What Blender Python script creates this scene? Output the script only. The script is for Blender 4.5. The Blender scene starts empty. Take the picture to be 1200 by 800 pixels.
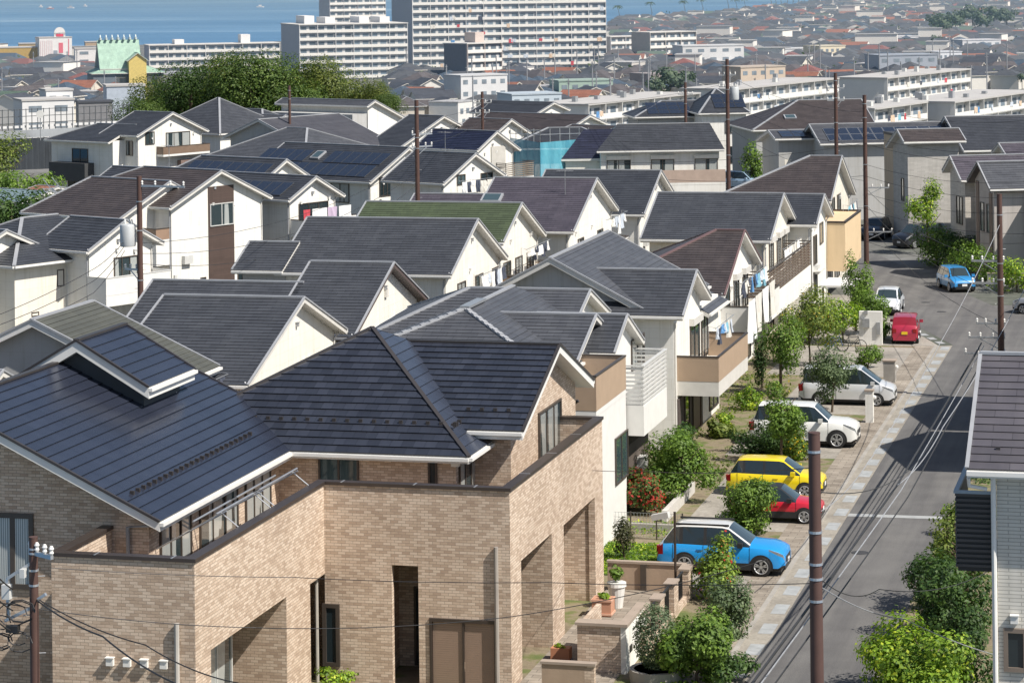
import bpy, bmesh, math, random
import numpy as np
from mathutils import Vector, Matrix
random.seed(7)
rng = np.random.default_rng(11)
scene = bpy.context.scene
COL = scene.collection

# ------------------------------------------------------------------ survey of the site
# World axes: x runs along the house ridges towards the street, y runs up the street.
# The camera stands 21.6 m above the street and looks level, turned PHI from the street,
# with a shifted (architectural) lens, so verticals stay vertical.
FOC, CAMH, HOR, ROLL, PHI = 3100.0, 21.6, -34.0, 0.0125, math.radians(14.348)
_c, _s = math.cos(ROLL), math.sin(ROLL)

def sight(x, y):
    dx, dy = x - 600, y - HOR
    a, b = (dx*_c - dy*_s)/FOC, (dx*_s + dy*_c)/FOC
    return (a*math.cos(PHI) - math.sin(PHI), a*math.sin(PHI) + math.cos(PHI), -b)

class Frame:
    """a survey grid turned by deg about the camera mast"""
    def __init__(s, deg):
        s.t = math.radians(deg); s.c = math.cos(s.t); s.s = math.sin(s.t)
    def ray(s, x, y):
        d = sight(x, y); return (d[0]*s.c + d[1]*s.s, -d[0]*s.s + d[1]*s.c, d[2])
    def Z(s, x, y, z):
        d = s.ray(x, y); t = (z - CAMH)/d[2]; return (t*d[0], t*d[1], z)
    def X(s, x, y, u):
        d = s.ray(x, y); t = u/d[0]; return (u, t*d[1], CAMH + t*d[2])
    def Y(s, x, y, v):
        d = s.ray(x, y); t = v/d[1]; return (t*d[0], v, CAMH + t*d[2])
    def D(s, x, y, dist):
        d = s.ray(x, y); return (dist*d[0], dist*d[1], CAMH + dist*d[2])
    def world(s, p):
        return Vector((p[0]*s.c - p[1]*s.s, p[0]*s.s + p[1]*s.c, p[2]))
F0 = Frame(0); FL = Frame(-24); FR = Frame(22); FC = Frame(14.348)

def smooth(a, b, x):
    t = min(1, max(0, (x - a)/(b - a))); return t*t*(3 - 2*t)
def ground_z(dist):
    return -16.0*smooth(255, 620, dist)
def depth(p):   # distance ahead of the camera of a world point
    return -p[0]*math.sin(PHI) + p[1]*math.cos(PHI)

# ------------------------------------------------------------------ mesh collector
class MB:
    def __init__(s): s.v = []; s.f = []; s.uv = []; s.m = []
    def poly(s, pts, m=0, uvs=None):
        pts = [Vector(p) for p in pts]
        if uvs is None:
            n = Vector((0, 0, 0))
            for i in range(1, len(pts)-1): n += (pts[i]-pts[0]).cross(pts[i+1]-pts[0])
            if n.length < 1e-9: return
            n.normalize()
            if abs(n.z) > .97: uvs = [(p.x, p.y) for p in pts]
            else:
                t = Vector((0, 0, 1)).cross(n).normalized(); up = n.cross(t)
                uvs = [(p.dot(t), p.dot(up)) for p in pts]
        b = len(s.v); s.v += pts; s.f.append(list(range(b, b+len(pts)))); s.uv.append(uvs); s.m.append(m)
    def box(s, x0, x1, y0, y1, z0, z1, m=0, skip=''):
        if x0 > x1: x0, x1 = x1, x0
        if y0 > y1: y0, y1 = y1, y0
        if z0 > z1: z0, z1 = z1, z0
        P = lambda a, b, c: (a, b, c)
        if 'b' not in skip: s.poly([P(x0,y0,z0),P(x0,y1,z0),P(x1,y1,z0),P(x1,y0,z0)], m)
        s.poly([P(x0,y0,z1),P(x1,y0,z1),P(x1,y1,z1),P(x0,y1,z1)], m)
        s.poly([P(x0,y0,z0),P(x1,y0,z0),P(x1,y0,z1),P(x0,y0,z1)], m)
        s.poly([P(x1,y1,z0),P(x0,y1,z0),P(x0,y1,z1),P(x1,y1,z1)], m)
        s.poly([P(x0,y1,z0),P(x0,y0,z0),P(x0,y0,z1),P(x0,y1,z1)], m)
        s.poly([P(x1,y0,z0),P(x1,y1,z0),P(x1,y1,z1),P(x1,y0,z1)], m)
    def bar(s, p0, p1, w, h, m=0, up=(0, 0, 1)):
        """rectangular bar from p0 to p1"""
        p0, p1 = Vector(p0), Vector(p1); d = (p1-p0).normalized(); u = Vector(up)
        a = d.cross(u)
        if a.length < 1e-5: a = d.cross(Vector((0, 1, 0)))
        a.normalize(); b = a.cross(d).normalized(); a *= w/2; b *= h/2
        A = [p0-a-b, p0+a-b, p0+a+b, p0-a+b]; B = [p1-a-b, p1+a-b, p1+a+b, p1-a+b]
        s.poly(A[::-1], m); s.poly(B, m)
        for i in range(4):
            j = (i+1) % 4; s.poly([A[i], A[j], B[j], B[i]], m)
    def tube(s, pts, r, n=6, m=0, caps=True):
        """round tube along pts; r a number or one radius for each point"""
        pts = [Vector(p) for p in pts]; k = len(pts)
        rr = r if isinstance(r, (list, tuple)) else [r]*k
        rings = []
        for i, p in enumerate(pts):
            d = (pts[min(i+1, k-1)] - pts[max(i-1, 0)]).normalized()
            a = d.cross(Vector((0, 0, 1)))
            if a.length < .05: a = d.cross(Vector((0, 1, 0)))
            a.normalize(); b = a.cross(d)
            base = len(s.v)
            for j in range(n):
                th = 2*math.pi*j/n; s.v.append(p + a*math.cos(th)*rr[i] + b*math.sin(th)*rr[i])
            rings.append(base)
        for i in range(k-1):
            for j in range(n):
                q = (j+1) % n
                s.f.append([rings[i]+j, rings[i]+q, rings[i+1]+q, rings[i+1]+j])
                s.uv.append([(j/n, i), ((j+1)/n, i), ((j+1)/n, i+1), (j/n, i+1)]); s.m.append(m)
        if caps:
            for b, rev in ((rings[0], True), (rings[-1], False)):
                f = [b+j for j in range(n)]; s.f.append(f[::-1] if rev else f); s.uv.append([(0, 0)]*n); s.m.append(m)
    def lathe(s, c, prof, n=16, m=0):
        s.tube([(c[0], c[1], c[2]+z) for r, z in prof], [r for r, z in prof], n, m)
    def mesh(s, name, origin=(0, 0, 0)):
        me = bpy.data.meshes.new(name); o = Vector(origin)
        me.from_pydata([tuple(p-o) for p in s.v], [], s.f)
        uvl = me.uv_layers.new(name='UVMap')
        flat = [c for u in s.uv for q in u for c in q]
        uvl.data.foreach_set('uv', flat)
        me.polygons.foreach_set('material_index', s.m)
        return me

class Multi(list): pass
def link(name, data, mats, parent=None):
    ob = bpy.data.objects.new(name, data); COL.objects.link(ob)
    if data is not None and hasattr(data, 'materials'):
        for m in (mats if isinstance(mats, (list, tuple)) else [mats]): data.materials.append(m)
    if parent is not None: ob.parent = parent
    return ob

class Thing:
    """an Empty at the thing's base; its parts are meshes parented to it. Coordinates are those of a survey frame."""
    def __init__(s, name, label, cat, base, fr=F0, group=None, kind=None):
        s.fr = fr; s.o = Vector(base)
        e = bpy.data.objects.new(name, None); COL.objects.link(e); e.empty_display_size = .3
        e.location = fr.world(base); e.rotation_euler = (0, 0, fr.t)
        e['label'] = label; e['category'] = cat
        if group: e['group'] = group
        if kind: e['kind'] = kind
        s.e = e
    def part(s, name, mb, mats, parent=None, label=None, smooth_=False):
        if not mb.f: return None
        me = mb.mesh(name, s.o)
        if smooth_: shade(me, 35 if smooth_ is True else smooth_)
        ob = link(name, me, mats, parent if parent is not None else s.e)
        if label: ob['label'] = label
        return ob

def shade(me, ang=35):
    me.polygons.foreach_set('use_smooth', [True]*len(me.polygons))
    bm = bmesh.new(); bm.from_mesh(me); bmesh.ops.remove_doubles(bm, verts=bm.verts, dist=1e-4); bm.to_mesh(me); bm.free()
    me.polygons.foreach_set('use_smooth', [True]*len(me.polygons))
    me.set_sharp_from_angle(angle=math.radians(ang))

def single(name, mb, mats, base, label=None, cat=None, fr=F0, group=None, kind=None, smooth_=False):
    """a thing that is one mesh"""
    me = mb.mesh(name, base)
    if smooth_: shade(me)
    ob = link(name, me, mats); ob.location = fr.world(base); ob.rotation_euler = (0, 0, fr.t)
    if label: ob['label'] = label
    if cat: ob['category'] = cat
    if group: ob['group'] = group
    if kind: ob['kind'] = kind
    return ob

def copy_tree(o, parent=None, plain_=False):
    c = o.copy(); COL.objects.link(c); c.parent = parent
    for ch in list(o.children):
        if not (plain_ and ch.name.startswith(('window', 'ridge_cap', 'verge', 'gutter'))): copy_tree(ch, c, plain_)
    return c

# ------------------------------------------------------------------ materials
def new_mat(name):
    m = bpy.data.materials.new(name); m.use_nodes = True
    nt = m.node_tree; return m, nt, nt.nodes['Principled BSDF']
def N(nt, t, **kw):
    n = nt.nodes.new(t)
    for k, v in kw.items(): setattr(n, k, v)
    return n
def ramp(nt, fac, stops):
    r = N(nt, 'ShaderNodeValToRGB'); el = r.color_ramp.elements
    el[0].position, el[0].color = stops[0][0], (*stops[0][1], 1)
    el[1].position, el[1].color = stops[-1][0], (*stops[-1][1], 1)
    for p, c in stops[1:-1]:
        e = el.new(p); e.color = (*c, 1)
    nt.links.new(fac, r.inputs[0]); return r.outputs[0]
def sc(c, k): return tuple(min(1, x*k) for x in c)
def mul(nt, a, b, fac=1.0, mode='MULTIPLY'):
    n = N(nt, 'ShaderNodeMix', data_type='RGBA', blend_type=mode)
    n.inputs[0].default_value = fac
    for i, v in ((6, a), (7, b)):
        if isinstance(v, (tuple, list)): n.inputs[i].default_value = (*v, 1)
        else: nt.links.new(v, n.inputs[i])
    return n.outputs[2]
def bump(nt, b, h, strength=.3, dist=.02):
    n = N(nt, 'ShaderNodeBump'); n.inputs['Strength'].default_value = strength; n.inputs['Distance'].default_value = dist
    nt.links.new(h, n.inputs['Height']); nt.links.new(n.outputs[0], b.inputs['Normal'])
def coords(nt, kind='Object', scale=None):
    t = N(nt, 'ShaderNodeTexCoord'); o = t.outputs[kind]
    if scale:
        mp = N(nt, 'ShaderNodeMapping'); mp.inputs['Scale'].default_value = scale
        nt.links.new(o, mp.inputs[0]); o = mp.outputs[0]
    return o
def noise(nt, co, scale, detail=4, rough=.6):
    n = N(nt, 'ShaderNodeTexNoise'); n.inputs['Scale'].default_value = scale; n.inputs['Detail'].default_value = detail
    n.inputs['Roughness'].default_value = rough; nt.links.new(co, n.inputs['Vector']); return n.outputs[0]

_cache = {}
def plain(col, rough=.6, metal=0, var=.12, scale=1.5, bmp=0, coat=0, streak=0):
    key = ('p', col, rough, metal, var, scale, bmp, coat, streak)
    if key in _cache: return _cache[key]
    m, nt, b = new_mat('plain'); co = coords(nt)
    n = noise(nt, co, scale)
    out = ramp(nt, n, [(.3, sc(col, 1-var)), (.7, sc(col, 1+var*.6))])
    if streak:   # rain streaks running down a wall
        n2 = noise(nt, coords(nt, 'Object', (2.2, 2.2, .18)), 1.6, 5)
        out = mul(nt, out, ramp(nt, n2, [(.35, (1-streak,)*3), (.62, (1, 1, 1))]))
    nt.links.new(out, b.inputs['Base Color'])
    b.inputs['Roughness'].default_value = rough; b.inputs['Metallic'].default_value = metal
    if coat: b.inputs['Coat Weight'].default_value = coat; b.inputs['Coat Roughness'].default_value = .06
    if bmp: bump(nt, b, noise(nt, co, scale*14, 3), bmp, .02)
    _cache[key] = m; return m

def brick_tex(nt, co, c1, c2, mortar, w, h, ms=.012, offset=.5, bias=0):
    t = N(nt, 'ShaderNodeTexBrick'); t.offset = offset
    t.inputs['Color1'].default_value = (*c1, 1); t.inputs['Color2'].default_value = (*c2, 1); t.inputs['Mortar'].default_value = (*mortar, 1)
    t.inputs['Scale'].default_value = 1; t.inputs['Mortar Size'].default_value = ms; t.inputs['Mortar Smooth'].default_value = .1
    t.inputs['Brick Width'].default_value = w; t.inputs['Row Height'].default_value = h; t.inputs['Bias'].default_value = bias
    nt.links.new(co, t.inputs['Vector']); return t

def tiles(col, ch=.27, w=.6, rough=.5, var=.3, spec=.5):
    """roof tiles: the UV map runs in metres along and up the slope"""
    key = ('t', col, ch, w, rough, var)
    if key in _cache: return _cache[key]
    m, nt, b = new_mat('roof_tiles'); uv = coords(nt, 'UV')
    t = brick_tex(nt, uv, sc(col, 1-var), sc(col, 1+var), sc(col, .35), w, ch, .006)
    n = noise(nt, coords(nt), .8, 5)
    o = mul(nt, t.outputs[0], ramp(nt, n, [(.3, (.86, .86, .88)), (.7, (1.12, 1.11, 1.1))]))
    n2 = noise(nt, coords(nt, 'UV', (1.2, .12, 1)), 2.0, 4)       # streaks down the slope
    o = mul(nt, o, ramp(nt, n2, [(.35, (.93, .93, .94)), (.65, (1.06, 1.06, 1.05))]))
    nt.links.new(o, b.inputs['Base Color']); b.inputs['Roughness'].default_value = rough
    b.inputs['Specular IOR Level'].default_value = spec
    bump(nt, b, t.outputs[0], .25, .01)
    _cache[key] = m; return m

def glass_mat(col=(.02, .03, .035), rough=.06, curtain=0.0):
    key = ('g', col, rough, curtain)
    if key in _cache: return _cache[key]
    m, nt, b = new_mat('window_glass')
    if curtain:
        w = N(nt, 'ShaderNodeTexWave'); w.inputs['Scale'].default_value = 1.6; w.inputs['Distortion'].default_value = 2.5; w.inputs['Detail'].default_value = 2
        nt.links.new(coords(nt, 'UV', (3.0, .15, 1)), w.inputs['Vector'])
        n = noise(nt, coords(nt, 'UV', (.9, .05, 1)), 1.1, 1)
        g = N(nt, 'ShaderNodeMath', operation='GREATER_THAN'); nt.links.new(n, g.inputs[0]); g.inputs[1].default_value = 1-curtain
        mx = N(nt, 'ShaderNodeMix', data_type='RGBA'); nt.links.new(g.outputs[0], mx.inputs[0]); mx.inputs[6].default_value = (*col, 1)
        nt.links.new(ramp(nt, w.outputs[0], [(.1, (.2, .22, .22)), (.9, (.5, .52, .5))]), mx.inputs[7])
        nt.links.new(mx.outputs[2], b.inputs['Base Color'])
    else: b.inputs['Base Color'].default_value = (*col, 1)
    b.inputs['Roughness'].default_value = rough; b.inputs['Coat Weight'].default_value = .6; b.inputs['Coat Roughness'].default_value = .02
    _cache[key] = m; return m

def leaf_mat(c1, c2, c3=None, p3=.06):
    key = ('l', c1, c2, c3, p3)
    if key in _cache: return _cache[key]
    m, nt, b = new_mat('leaves')
    g = N(nt, 'ShaderNodeNewGeometry')
    st = [(0, c1), (.8 if c3 else 1, c2)]
    if c3: st = [(0, c1), (1-p3-.01, c2), (1-p3, c3), (1, c3)]
    o = ramp(nt, g.outputs['Random Per Island'], st)
    n = noise(nt, coords(nt), .9, 3)
    o = mul(nt, o, ramp(nt, n, [(.35, (.55, .6, .55)), (.65, (1.3, 1.25, 1.1))]))
    nt.links.new(o, b.inputs['Base Color']); b.inputs['Roughness'].default_value = .55
    b.inputs['Specular IOR Level'].default_value = .3
    tr = N(nt, 'ShaderNodeBsdfTranslucent'); nt.links.new(mul(nt, o, (1.3, 1.5, .6)), tr.inputs[0])
    mx = N(nt, 'ShaderNodeMixShader'); mx.inputs[0].default_value = .28
    nt.links.new(b.outputs[0], mx.inputs[1]); nt.links.new(tr.outputs[0], mx.inputs[2])
    nt.links.new(mx.outputs[0], nt.nodes['Material Output'].inputs[0])
    _cache[key] = m; return m

def brick_mat():
    m, nt, b = new_mat('brick_tiles'); uv = coords(nt, 'UV')
    t = brick_tex(nt, uv, (.0, .0, .0), (1, 1, 1), (.5, .5, .5), .24, .085, .0)
    t.inputs['Mortar Size'].default_value = 0
    n0 = noise(nt, uv, 3.5, 2)
    md = N(nt, 'ShaderNodeMix', data_type='RGBA'); md.inputs[0].default_value = .25
    nt.links.new(t.outputs[0], md.inputs[6]); nt.links.new(n0, md.inputs[7])
    base = ramp(nt, md.outputs[2], [(0, (.37, .27, .20)), (.3, (.48, .37, .28)), (.5, (.56, .44, .34)), (.72, (.63, .515, .41)), (1, (.57, .46, .365))])
    mort = brick_tex(nt, uv, (1, 1, 1), (1, 1, 1), (0, 0, 0), .24, .085, .007)
    mx = N(nt, 'ShaderNodeMix', data_type='RGBA'); nt.links.new(mort.outputs['Fac'], mx.inputs[0])
    nt.links.new(base, mx.inputs[6]); mx.inputs[7].default_value = (.30, .24, .19, 1)
    big = noise(nt, coords(nt), .35, 5)
    o = mul(nt, mx.outputs[2], ramp(nt, big, [(.3, (.86, .84, .82)), (.7, (1.08, 1.08, 1.08))]))
    nt.links.new(o, b.inputs['Base Color']); b.inputs['Roughness'].default_value = .85
    inv = N(nt, 'ShaderNodeMath', operation='SUBTRACT'); inv.inputs[0].default_value = 1; nt.links.new(mort.outputs['Fac'], inv.inputs[1])
    ad = N(nt, 'ShaderNodeMath', operation='ADD'); nt.links.new(inv.outputs[0], ad.inputs[0]); nt.links.new(noise(nt, uv, 30, 3), ad.inputs[1])
    bump(nt, b, ad.outputs[0], .5, .012)
    return m

def siding(col, w=.9, h=.16, rough=.7, var=.08, gap=.004):
    key = ('s', col, w, h, var)
    if key in _cache: return _cache[key]
    m, nt, b = new_mat('siding'); uv = coords(nt, 'UV')
    t = brick_tex(nt, uv, sc(col, 1-var), sc(col, 1+var), sc(col, .6), w, h, gap)
    n2 = noise(nt, coords(nt, 'Object', (2, 2, .2)), 1.3, 5)
    o = mul(nt, t.outputs[0], ramp(nt, n2, [(.35, (.9, .9, .89)), (.62, (1.03, 1.03, 1.03))]))
    nt.links.new(o, b.inputs['Base Color']); b.inputs['Roughness'].default_value = rough
    bump(nt, b, t.outputs[0], .35, .012)
    _cache[key] = m; return m

PANELF = plain((.10, .105, .115), .4, .5, .1, 4)
def solar_mat():
    m, nt, b = new_mat('solar_cells'); uv = coords(nt, 'UV')
    t = brick_tex(nt, uv, (.014, .019, .034), (.020, .028, .048), (.05, .06, .075), .16, .16, .004, 0)
    nt.links.new(t.outputs[0], b.inputs['Base Color']); b.inputs['Roughness'].default_value = .18
    b.inputs['Coat Weight'].default_value = .5; b.inputs['Coat Roughness'].default_value = .1
    return m

BRICK = brick_mat(); SOLAR = solar_mat()
WHITE = plain((.72, .71, .68), .5, 0, .06, 2)
TRIM = plain((.62, .60, .56), .5, 0, .08, 2)
GREYTRIM = plain((.36, .37, .39), .5, .2, .1, 2)
DARKTRIM = plain((.05, .045, .045), .45, .2, .1, 2)
BRONZE = plain((.07, .055, .048), .4, .4, .1, 2)
FRAME_D = plain((.085, .07, .06), .4, .3, .1, 3)
FRAME_W = plain((.6, .6, .58), .4, .1, .06, 3)
METAL = plain((.52, .53, .54), .35, .7, .1, 4)
STEEL = plain((.42, .43, .44), .45, .6, .2, 4)
GLASS = glass_mat(); GLASSC = glass_mat((.03, .045, .05), .08, .55); GLASSB = glass_mat((.05, .08, .09), .05, .25)
def wall_mat(col, joint=.455, w_=3.03):
    """rendered board walls: faint board joints, weather streaks below the eaves"""
    m, nt, b = new_mat('wall_boards'); uv = coords(nt, 'UV')
    t = brick_tex(nt, uv, (1, 1, 1), (.97, .97, .965), (.84, .83, .81), w_, joint, .007)
    o = mul(nt, col, t.outputs[0]); co = coords(nt)
    o = mul(nt, o, ramp(nt, noise(nt, co, .55, 6), [(.3, (.93, .925, .91)), (.65, (1.03, 1.03, 1.03))]))
    o = mul(nt, o, ramp(nt, noise(nt, coords(nt, 'Object', (2.6, 2.6, .14)), 1.7, 6, .7), [(.34, (.88, .87, .84)), (.5, (1, 1, 1))]))
    nt.links.new(o, b.inputs['Base Color']); b.inputs['Roughness'].default_value = .85
    bump(nt, b, t.outputs[0], .3, .01); return m
STUCCO = wall_mat((.77, .755, .715))
CREAM = wall_mat((.74, .70, .62))
WARM = wall_mat((.77, .745, .685))
BEIGE = plain((.62, .53, .41), .85, 0, .06, 1.2, .15, 0, .08)
TAN = plain((.66, .50, .31), .8, 0, .05, 1.2, .1, 0, .06)
GREYW = siding((.45, .43, .4), .6, .12)
GREYP = wall_mat((.43, .43, .425), .9, .9)
BROWNP = plain((.39, .285, .20), .55, 0, .06, 2)
WOODP = siding((.075, .05, .042), 2.0, .16)
CONC = plain((.33, .31, .28), .9, 0, .25, .9, .3)
POLE = plain((.088, .046, .036), .6, 0, .15, 2, .1)
RUBBER = plain((.015, .015, .016), .7, 0, .2, 6)
BLACKP = plain((.02, .02, .021), .45, 0, .1, 4)
SLATE = (.053, .057, .066)
# ------------------------------------------------------------------ roofs, walls, windows
def clip(poly, n_, d, keep_ge):
    out = []
    for i in range(len(poly)):
        a, b = poly[i], poly[(i+1) % len(poly)]
        fa, fb = a.dot(n_)-d, b.dot(n_)-d
        if not keep_ge: fa, fb = -fa, -fb
        if fa >= 0: out.append(a)
        if (fa > 0 > fb) or (fa < 0 < fb): out.append(a.lerp(b, fa/(fa-fb)))
    return out

def roof_plane(mb, pts, ch=.27, riser=.02, lift=.012):
    """a pitched roof surface laid in overlapping courses"""
    pts = [Vector(p) for p in pts]
    n = Vector((0, 0, 0))
    for i in range(1, len(pts)-1): n += (pts[i]-pts[0]).cross(pts[i+1]-pts[0])
    n.normalize()
    if n.z < 0: n = -n; pts = pts[::-1]
    t = Vector((0, 0, 1)).cross(n).normalized(); up = n.cross(t)
    s0 = min(p.dot(up) for p in pts); s1 = max(p.dot(up) for p in pts)
    k = max(1, int(math.ceil((s1-s0)/ch - 1e-6)))
    for i in range(k):
        a, b = s0+i*ch, s0+(i+1)*ch
        q = clip(clip(pts, up, a-1e-6, True), up, b, False)
        if len(q) < 3: continue
        base = i*ch
        off = [n*(lift + riser*max(0, 1-(p.dot(up)-a)/ch)) for p in q]
        mb.poly([p+o for p, o in zip(q, off)], 0, [(p.dot(t), p.dot(up)-s0) for p in q])
        low = sorted([p for p in q if abs(p.dot(up)-a) < .002*ch + 1e-4], key=lambda p: p.dot(t))
        if len(low) >= 2:
            p0, p1 = low[0], low[-1]; hi = n*(lift+riser); lo = n*(lift if i else -.01)
            mb.poly([p0+lo, p1+lo, p1+hi, p0+hi], 0, [(p0.dot(t), base), (p1.dot(t), base), (p1.dot(t), base+.004), (p0.dot(t), base+.004)])

def slab(mb, pts, th):
    pts = [Vector(p) for p in pts]; lo = [p-Vector((0, 0, th)) for p in pts]; dz = Vector((0, 0, .004))
    hi = [p-dz for p in pts]
    mb.poly(lo[::-1]); mb.poly(hi)
    for i in range(len(pts)):
        j = (i+1) % len(pts); mb.poly([lo[i], lo[j], hi[j], hi[i]])

class House(Thing):
    """a building put together from roofs, wall blocks and fittings"""
    def roofs(s, planes, tile, ch=.27, th=.2, trim=TRIM, caps=(), verges=(), eaves=(), cap=GREYTRIM, riser=.02, name='roof', gut=WHITE, capw=.2):
        mb = MB(); sb = MB()
        for p in planes: roof_plane(mb, p, ch, riser); slab(sb, p, th)
        ro = s.part(name, mb, tile)
        s.part('soffit', sb, trim, ro)
        for a, b in caps:
            cb = MB(); cb.bar(Vector(a)+Vector((0, 0, .035)), Vector(b)+Vector((0, 0, .035)), capw, .07); s.part('ridge_cap', cb, cap, ro)
        for a, b in verges:
            cb = MB(); cb.bar(Vector(a)+Vector((0, 0, .03)), Vector(b)+Vector((0, 0, .03)), .09, .07); s.part('verge_trim', cb, cap, ro)
        for a, b, d in eaves:   # d: horizontal outward direction
            gb = MB(); o = Vector((d[0]*.06, d[1]*.06, -.07)); gb.bar(Vector(a)+o, Vector(b)+o, .11, .1); s.part('gutter', gb, gut, ro)
        return ro
    def ridge(s, axis, lo, hi, r, w1, w2, zb, k, elo='gable', ehi='gable', tile=None, wall=None, base=0.0, og=.45, oe=.5,
              ch=.27, th=.2, trim=TRIM, cap=GREYTRIM, gut=WHITE, top=True, riser=.02, zcut=None):
        m = (lambda a, b, z: Vector((a, b, z))) if axis == 'x' else (lambda a, b, z: Vector((b, a, z)))
        z1, z2 = zb-k*w1, zb-k*w2
        rl = lo + (min(w1, w2) if elo == 'hip' else 0); rh = hi - (min(w1, w2) if ehi == 'hip' else 0)
        if rl > rh: rl = rh = (rl+rh)/2
        A, B = m(rl, r, zb), m(rh, r, zb)
        p1, p2, p3, p4 = m(lo, r-w1, z1), m(hi, r-w1, z1), m(hi, r+w2, z2), m(lo, r+w2, z2)
        planes = [[p1, p2, B, A], [p3, p4, A, B]]
        caps = [(A, B)] if (A-B).length > .01 else []; verges = []
        eaves = [(p1, p2, (m(0, -1, 0))), (p4, p3, (m(0, 1, 0)))]
        if elo == 'hip': planes.append([p4, p1, A]); caps += [(p1, A), (p4, A)]; eaves.append((p4, p1, m(-1, 0, 0)))
        elif elo == 'gable': verges += [(p1, A), (p4, A)]
        if ehi == 'hip': planes.append([p2, p3, B]); caps += [(p2, B), (p3, B)]; eaves.append((p2, p3, m(1, 0, 0)))
        elif ehi == 'gable': verges += [(p2, B), (p3, B)]
        s.roofs(planes, tile, ch, th, trim, caps, verges, eaves, cap, riser, gut=gut)
        if wall is not None:
            wb = MB(); a0 = lo + (og if elo != 'none' else 0); a1 = hi - (og if ehi != 'none' else 0)
            y0, y1 = r-w1+oe, r+w2-oe; dz = th*.6
            t1, t2 = z1+k*oe-dz, z2+k*oe-dz
            if elo == 'hip' or ehi == 'hip': prof = [(y0, base), (y1, base), (y1, t2), (y0, t1)]
            else: prof = [(y0, base), (y1, base), (y1, t2), (r, zb-dz), (y0, t1)]
            e0 = [m(a0, b, z) for b, z in prof]; e1 = [m(a1, b, z) for b, z in prof]
            if ehi == 'gable' and elo == 'hip':
                pr2 = [(y0, t1), (y1, t2), (r, zb-dz)]; wb.poly([m(a1-.003, b, z) for b, z in pr2]); e1x = e1
            if elo == 'gable' and ehi == 'hip':
                pr2 = [(y1, t2), (y0, t1), (r, zb-dz)]; wb.poly([m(a0+.003, b, z) for b, z in pr2])
            fl = axis != 'x'
            wb.poly(e1[::-1] if fl else e1); wb.poly(e0 if fl else e0[::-1])
            for i in range(len(prof)):
                j = (i+1) % len(prof); q = [e0[i], e0[j], e1[j], e1[i]]
                wb.poly(q if fl else q[::-1])
            s.part('wall', wb, wall)
        return dict(lo=lo, hi=hi, r=r, w1=w1, w2=w2, zb=zb, k=k, z1=z1, z2=z2, xw=hi-og)
    def wallbox(s, x0, x1, y0, y1, z0, z1, mat, name='wall'):
        mb = MB(); mb.box(x0, x1, y0, y1, z0, z1); return s.part(name, mb, mat)
    # a face is ('E', x) looking towards +x, ('S', y) towards -y, ('W', x) towards -x
    def _pt(s, face, a, z, out):
        f, c = face
        if f == 'E': return (c+out, a, z)
        if f == 'W': return (c-out, a, z)
        return (a, c-out, z)
    def window(s, face, a0, a1, z0, z1, sash=2, frame=FRAME_D, glass=None, fw=.06, box=None, sill=True):
        if a0 > a1: a0, a1 = a1, a0
        if z0 > z1: z0, z1 = z1, z0
        mb = MB(); P = lambda a, z, o: s._pt(face, a, z, o)
        def bx(m_, b0, b1, c0, c1, o0, o1):
            p, q = P(b0, c0, o0), P(b1, c1, o1); m_.box(p[0], q[0], p[1], q[1], p[2], q[2])
        bx(mb, a0, a1, z0, z0+fw, .004, .07); bx(mb, a0, a1, z1-fw, z1, .004, .07)
        bx(mb, a0, a0+fw, z0+fw, z1-fw, .004, .07); bx(mb, a1-fw, a1, z0+fw, z1-fw, .004, .07)
        for i in range(1, sash):
            c = a0+(a1-a0)*i/sash; bx(mb, c-fw*.5, c+fw*.5, z0+fw, z1-fw, .004, .06)
        w = s.part('window', mb, frame)
        g = MB(); q = [P(a0+fw, z0+fw, .025), P(a1-fw, z0+fw, .025), P(a1-fw, z1-fw, .025), P(a0+fw, z1-fw, .025)]
        if face[0] == 'W': q = q[::-1]
        g.poly(q); s.part('pane', g, glass or random.choice([GLASS, GLASSC, GLASSB]), w)
        if box is not None:
            b = MB(); bx(b, a0-.06, a1+.06, z1+.003, z1+.34, .004, .24); s.part('shutter_box', b, box)
        return w
    def winpx(s, face, px0, py0, px1, py1, **kw):
        f = s.fr.X if face[0] in 'EW' else s.fr.Y; i = 1 if face[0] in 'EW' else 0
        a, b = f(px0, py0, face[1]), f(px1, py1, face[1])
        m0 = f(px0, (py0+py1)/2, face[1]); 
        return s.window(face, a[i], b[i], b[2], a[2], **kw)
    def E_px(s, x, rects, **kw):
        for r_ in rects: s.winpx(('E', x), *r_, **kw)
    def balcony(s, x0, x1, y0, y1, zf, h=1.1, panel=BROWNP, kind='panel', slabm=WHITE, rail=FRAME_D, skirt=0.0, open_w=True):
        """balcony standing out from an east wall at x0; solid or slatted parapet"""
        mb = MB(); mb.box(x0+.004, x1, y0, y1, zf-.2-skirt, zf)
        b = s.part('balcony', mb, slabm); p = MB(); t = .06
        if kind == 'panel':
            p.box(x1-t, x1+.01, y0-.01, y1+.01, zf+.004, zf+h-.06); p.box(x0+.004, x1-t-.003, y0-.01, y0+t, zf+.004, zf+h-.06); p.box(x0+.004, x1-t-.003, y1-t, y1+.01, zf+.004, zf+h-.06)
        else:
            n = int(h/.17)
            for i in range(n):
                z = zf+.06+i*.17; c = .085
                p.box(x1-t, x1, y0, y1, z, z+c); p.box(x0+.004, x1-t-.003, y0, y0+t, z, z+c); p.box(x0+.004, x1-t-.003, y1-t, y1, z, z+c)
            for i in range(int((y1-y0)/1.2)+1):
                y = min(y1-.07, y0+.01+i*1.2); p.box(x1-t-.045, x1-t-.004, y, y+.05, zf+.004, zf+h-.07)
        r = s.part('parapet', p, panel, b); q = MB(); o = .03
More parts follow.
